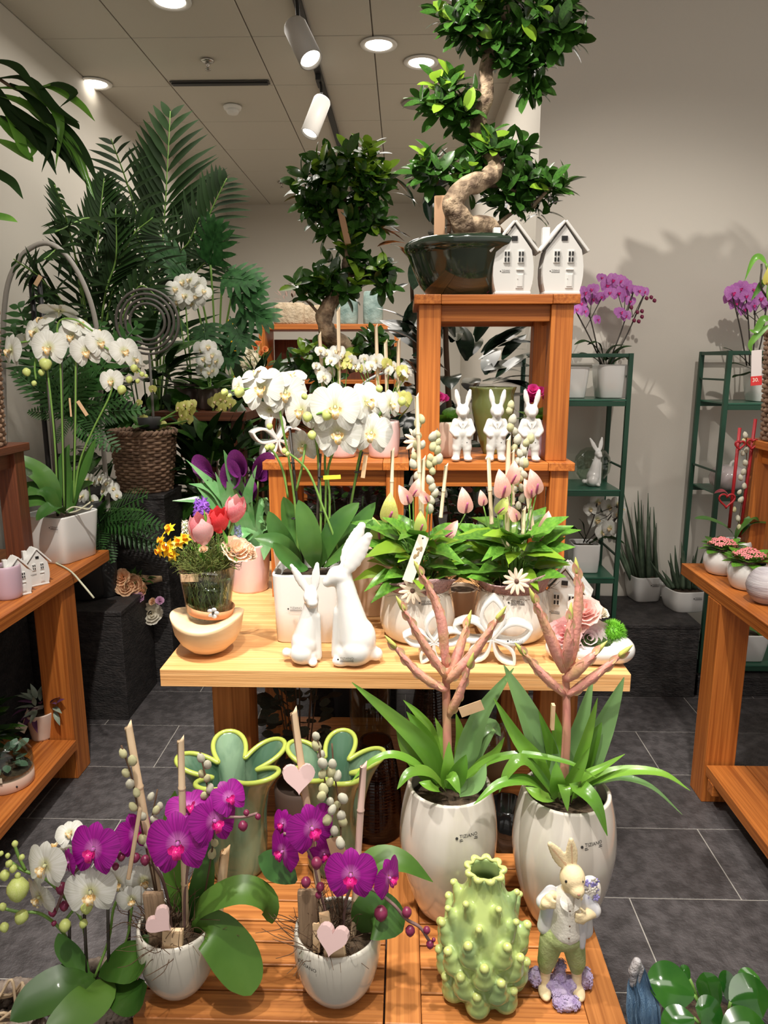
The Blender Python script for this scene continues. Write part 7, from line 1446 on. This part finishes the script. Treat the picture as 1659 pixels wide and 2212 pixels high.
# objects on the orange shelf unit
ST=M('moss_stone',(.34,.26,.17),.9,col2=(.46,.37,.26),nscale=25,bump=1.0,bscale=60); TE=M('teal_stone',(.12,.19,.17),.6,col2=(.26,.34,.31),nscale=14,bump=.6,bscale=40)
def cubepot(name,label,px,w_,h,mat,Y=5.0,zb=1.6655,n=6,plant=True,seed=0):
    x=V(px,690,Y).x; t=pot(name,label,'planter',(x,Y,zb),[(w_*.46,0),(w_*.5,.01),(w_*.52,h*.5),(w_*.48,h)],mat,n=n,k=2,soilz=h*.85,t=.012)
    if plant: grow(t,'leaf',30,(0,0,h*1.25),(w_*.5,w_*.4,h*.35),[cached('hthr',lambda:me_(*leafvf(1,.3,'lance',.1,.2,2,4),M('leaf_rust',(.20,.08,.07),.7,col2=(.12,.12,.08),nscale=20)))],.05,.6,seed)
    return t
cubepot('stone_planter','left moss-textured stone planter on the orange shelf unit',628,.21,.135,ST,seed=1); t=cubepot('stone_planter','second moss-textured stone planter on the orange shelf unit',682,.16,.12,ST,seed=2,plant=False)
cubepot('teal_vase','teal textured vase on the orange shelf unit behind the bonsai',752,.13,.20,TE,plant=False,n=3); cubepot('teal_vase','teal textured vase at the right end of the orange shelf unit',806,.13,.21,TE,plant=False,n=3)
# bouquets on the low slate block
def bouquet(label,loc,items,ang,seed,n,rad):
    t=T('bouquet',label,'bouquet',loc); x,Y,zb=loc
    t.p('paper_wrap',me_(*lathe([(.012,0),(.018,.05),(.030,.11),(.046,.15),(.044,.15),(.028,.11),(.016,.05),(.010,.002)],24,fm=lambda a,z:1+.06*math.sin(7*a)*z/.2),KRAFT),Mat.Translation((.10*math.cos(ang),.10*math.sin(ang),.034))@Mat.Rotation(ang,4,'Z')@Mat.Rotation(-PI/2,4,'Y')); rn=random.Random(seed)
    for x_,y_,s_,m_,nm in items: rose(t,(x_,y_,Y-.02+rn.uniform(-.02,.02)),s_,m_,(rn.uniform(-.5,.5),-.8,rn.uniform(.1,.9)),nm,1.1,4)
    grow(t,'leaf',n,(0,0,.035),rad,DL,.045,.3,seed)
    return t
CPE=petalmat('petal_carnation',(.90,.55,.32),(.92,.68,.45),.35); CMV=petalmat('petal_mauvepink',(.72,.38,.60),(.80,.52,.70),.3)
bouquet('bouquet of peach carnations and mauve flowers lying on the slate block',(V(270,1290,2.87).x,2.89,.4605),[(248,1262,38,CPE,'carnation'),(265,1248,36,CPE,'carnation'),(285,1262,44,CPE,'carnation'),(270,1270,38,CPE,'carnation'),(310,1275,30,CPE,'carnation'),(232,1290,26,CPE,'carnation'),(300,1258,30,CPE,'carnation'),(260,1285,26,CMV,'mauve_bloom'),(275,1290,26,CMV,'mauve_bloom'),(292,1292,26,CMV,'mauve_bloom'),(305,1290,20,CMV,'mauve_bloom'),(245,1280,20,CMV,'mauve_bloom')],2.6,1,34,(.07,.04,.03))
bouquet('small bouquet with one white rose hanging over the corner of the slate block',(-1.135,2.93,.4605),[(325,1324,46,PCR,'rose'),(345,1298,18,CMV,'mauve_bloom'),(330,1300,16,CPE,'carnation')],.4,2,26,(.05,.04,.03))
ra=bush('red_anthurium','dark anthurium with small red blooms in a grey pot behind the spring bouquet','potted plant',(V(366,1330,3.4).x+.02,3.42,.2205),.075,.12,(0,0,.30),(.20,.12,.14),60,[cached('ral',lambda:me_(*leafvf(1,.62,'ovate',.4,.15,2,6),GD))],.13,6,M('pot_ribbed',(.28,.27,.28),.5))
for x_,y_ in ((335,1165),(350,1190),(372,1215),(388,1225),(245,1228),(345,1225)): P=V(x_,y_,3.3); ra.w('spathe',cached('rsp',lambda:me_(*ribbon([(0,0,0),(0,.5,.1),(0,1,-.05)],.7,'ovate',.3,(0,0,1),4,k=4),PRD)),frame(P,(random.uniform(-.6,.6),-.2,1),(0,-1,.2),26*S(P)))
# dark foliage filling the left background
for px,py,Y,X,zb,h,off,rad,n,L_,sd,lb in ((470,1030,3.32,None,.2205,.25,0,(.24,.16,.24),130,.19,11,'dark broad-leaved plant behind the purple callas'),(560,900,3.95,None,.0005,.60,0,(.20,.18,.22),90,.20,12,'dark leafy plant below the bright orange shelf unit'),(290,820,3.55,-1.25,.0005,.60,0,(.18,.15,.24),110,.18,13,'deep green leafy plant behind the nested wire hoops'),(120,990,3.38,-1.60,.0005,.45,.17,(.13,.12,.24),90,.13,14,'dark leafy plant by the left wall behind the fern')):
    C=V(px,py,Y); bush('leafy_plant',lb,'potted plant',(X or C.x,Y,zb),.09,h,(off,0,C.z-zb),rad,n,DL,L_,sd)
# rubber plant behind the big bonsai
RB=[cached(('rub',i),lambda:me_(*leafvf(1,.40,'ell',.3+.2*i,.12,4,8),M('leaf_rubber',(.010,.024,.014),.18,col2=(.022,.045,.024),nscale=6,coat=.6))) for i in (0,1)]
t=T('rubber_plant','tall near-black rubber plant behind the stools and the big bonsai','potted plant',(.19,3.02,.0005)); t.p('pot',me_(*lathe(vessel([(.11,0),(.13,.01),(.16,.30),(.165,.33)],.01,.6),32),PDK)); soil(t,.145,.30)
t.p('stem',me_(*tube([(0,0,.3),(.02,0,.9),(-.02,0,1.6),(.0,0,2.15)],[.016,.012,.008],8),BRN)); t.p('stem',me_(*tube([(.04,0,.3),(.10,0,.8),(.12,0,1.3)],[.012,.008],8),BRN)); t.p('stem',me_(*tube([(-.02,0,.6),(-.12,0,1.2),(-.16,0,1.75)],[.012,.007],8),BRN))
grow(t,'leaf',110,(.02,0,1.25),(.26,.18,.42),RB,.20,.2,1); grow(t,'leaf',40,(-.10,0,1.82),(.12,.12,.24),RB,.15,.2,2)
# shrubs behind the lower stools and under them
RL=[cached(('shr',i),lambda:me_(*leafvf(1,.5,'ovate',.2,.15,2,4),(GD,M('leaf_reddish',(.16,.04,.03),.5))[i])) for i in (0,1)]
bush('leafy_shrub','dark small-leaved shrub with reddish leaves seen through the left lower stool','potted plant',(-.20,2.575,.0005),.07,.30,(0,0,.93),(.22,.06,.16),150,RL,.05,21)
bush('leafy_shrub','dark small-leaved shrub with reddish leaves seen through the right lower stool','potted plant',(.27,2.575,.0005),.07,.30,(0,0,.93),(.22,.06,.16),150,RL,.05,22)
# ================================================================= under the centre table
ZU=.14
def US(px,py): p=G(px,py,ZU); return (p.x,p.y,ZU+.0004)
EU=[cached(('euc',i),lambda:me_(*leafvf(1,.85,'ell',.1,.05,2,5),M('leaf_eucalyptus',(.05,.06,.045),.6,col2=(.09,.10,.075),nscale=12,rnd=.3))) for i in (0,)]
t=T('eucalyptus_bunch','dark dried eucalyptus bunch in a brown pot on the lower shelf','dried plant',US(650,1790)); t.p('pot',me_(*lathe(vessel([(.05,0),(.065,.01),(.07,.13),(.066,.14)],.005,.4),32),M('pot_taupe',(.20,.14,.11),.6)))
grow(t,'leaf',150,(0,0,.34),(.085,.085,.19),EU,.036,.3,3)
for i in range(8): a=i*.8; t.p('stem',me_(*tube([(0,0,.05),(.03*math.cos(a),.03*math.sin(a),.25),(.06*math.cos(a),.06*math.sin(a),.48)],.002,5,4),BRN))
def ribbed(label,px,py,r,h,mat,rib=True):
    p=US(px,py); t=T('glass_vase',label,'glass vase',p); N=int(h/.0085); prof=[]
    for i in range(N*3+1):
        z=h*i/(N*3); u=z/h; rr=r*(1-.42*u**2.2); prof.append((rr+(.0022*math.sin(i*2*PI/3) if rib else 0),z))
    t.p('glass',me_(*lathe([(.001,.001)]+prof+[(q[0]-.003,q[1]) for q in prof[::-1][::2]],40),mat)); t.p('rim',me_(*torus(prof[-1][0]-.0015,.003,36,6),mat),Mat.Translation((0,0,h)))
AMB=M('glass_amber',(.62,.50,.44),.05,glass='thin')
ribbed('ribbed smoky glass vase on the lower shelf between the white and green vases',812,1790,.072,.27,AMB); ribbed('ribbed smoky glass vase behind the left bromeliad on the lower shelf',925,1700,.066,.34,AMB)
t=T('glass_cylinder','plain clear glass cylinder vase with dark rim at the back of the lower shelf','glass vase',US(800,1680)); t.p('glass',me_(*lathe([(.001,.002),(.062,.002),(.063,.36),(.0605,.36),(.059,.01),(.001,.01)],40),GLT)); t.p('rim',me_(*torus(.062,.003,40,6),DARK),Mat.Translation((0,0,.36)))
t=T('glass_jar','round clear glass jar with peach sand on the lower shelf right','glass jar',US(1052,1680)); t.p('glass',me_(*lathe([(.001,.002),(.05,.002),(.07,.04),(.072,.10),(.06,.17),(.045,.20),(.043,.20),(.058,.17),(.0695,.10),(.0675,.042),(.048,.008),(.001,.008)],36),GLT)); t.p('sand',me_(*lathe([(.001,.010),(.047,.010),(.066,.042),(.067,.07),(.001,.075)],30),M('sand_peach',(.66,.40,.25),.8)))
t=T('black_planter','glossy black crinkled planter between the two tall pearl vases','planter',US(1092,1822)); t.p('body',me_(*lathe(vessel([(.04,0),(.05,.006),(.055,.06),(.05,.12)],.004,.4),40,fm=lambda a,z:1+.03*math.sin(a*9+z*140)+.02*math.sin(z*260)),M('black_gloss',(.012,.014,.014),.1,coat=.8)))
bpy.data.scenes.remove(TMP)
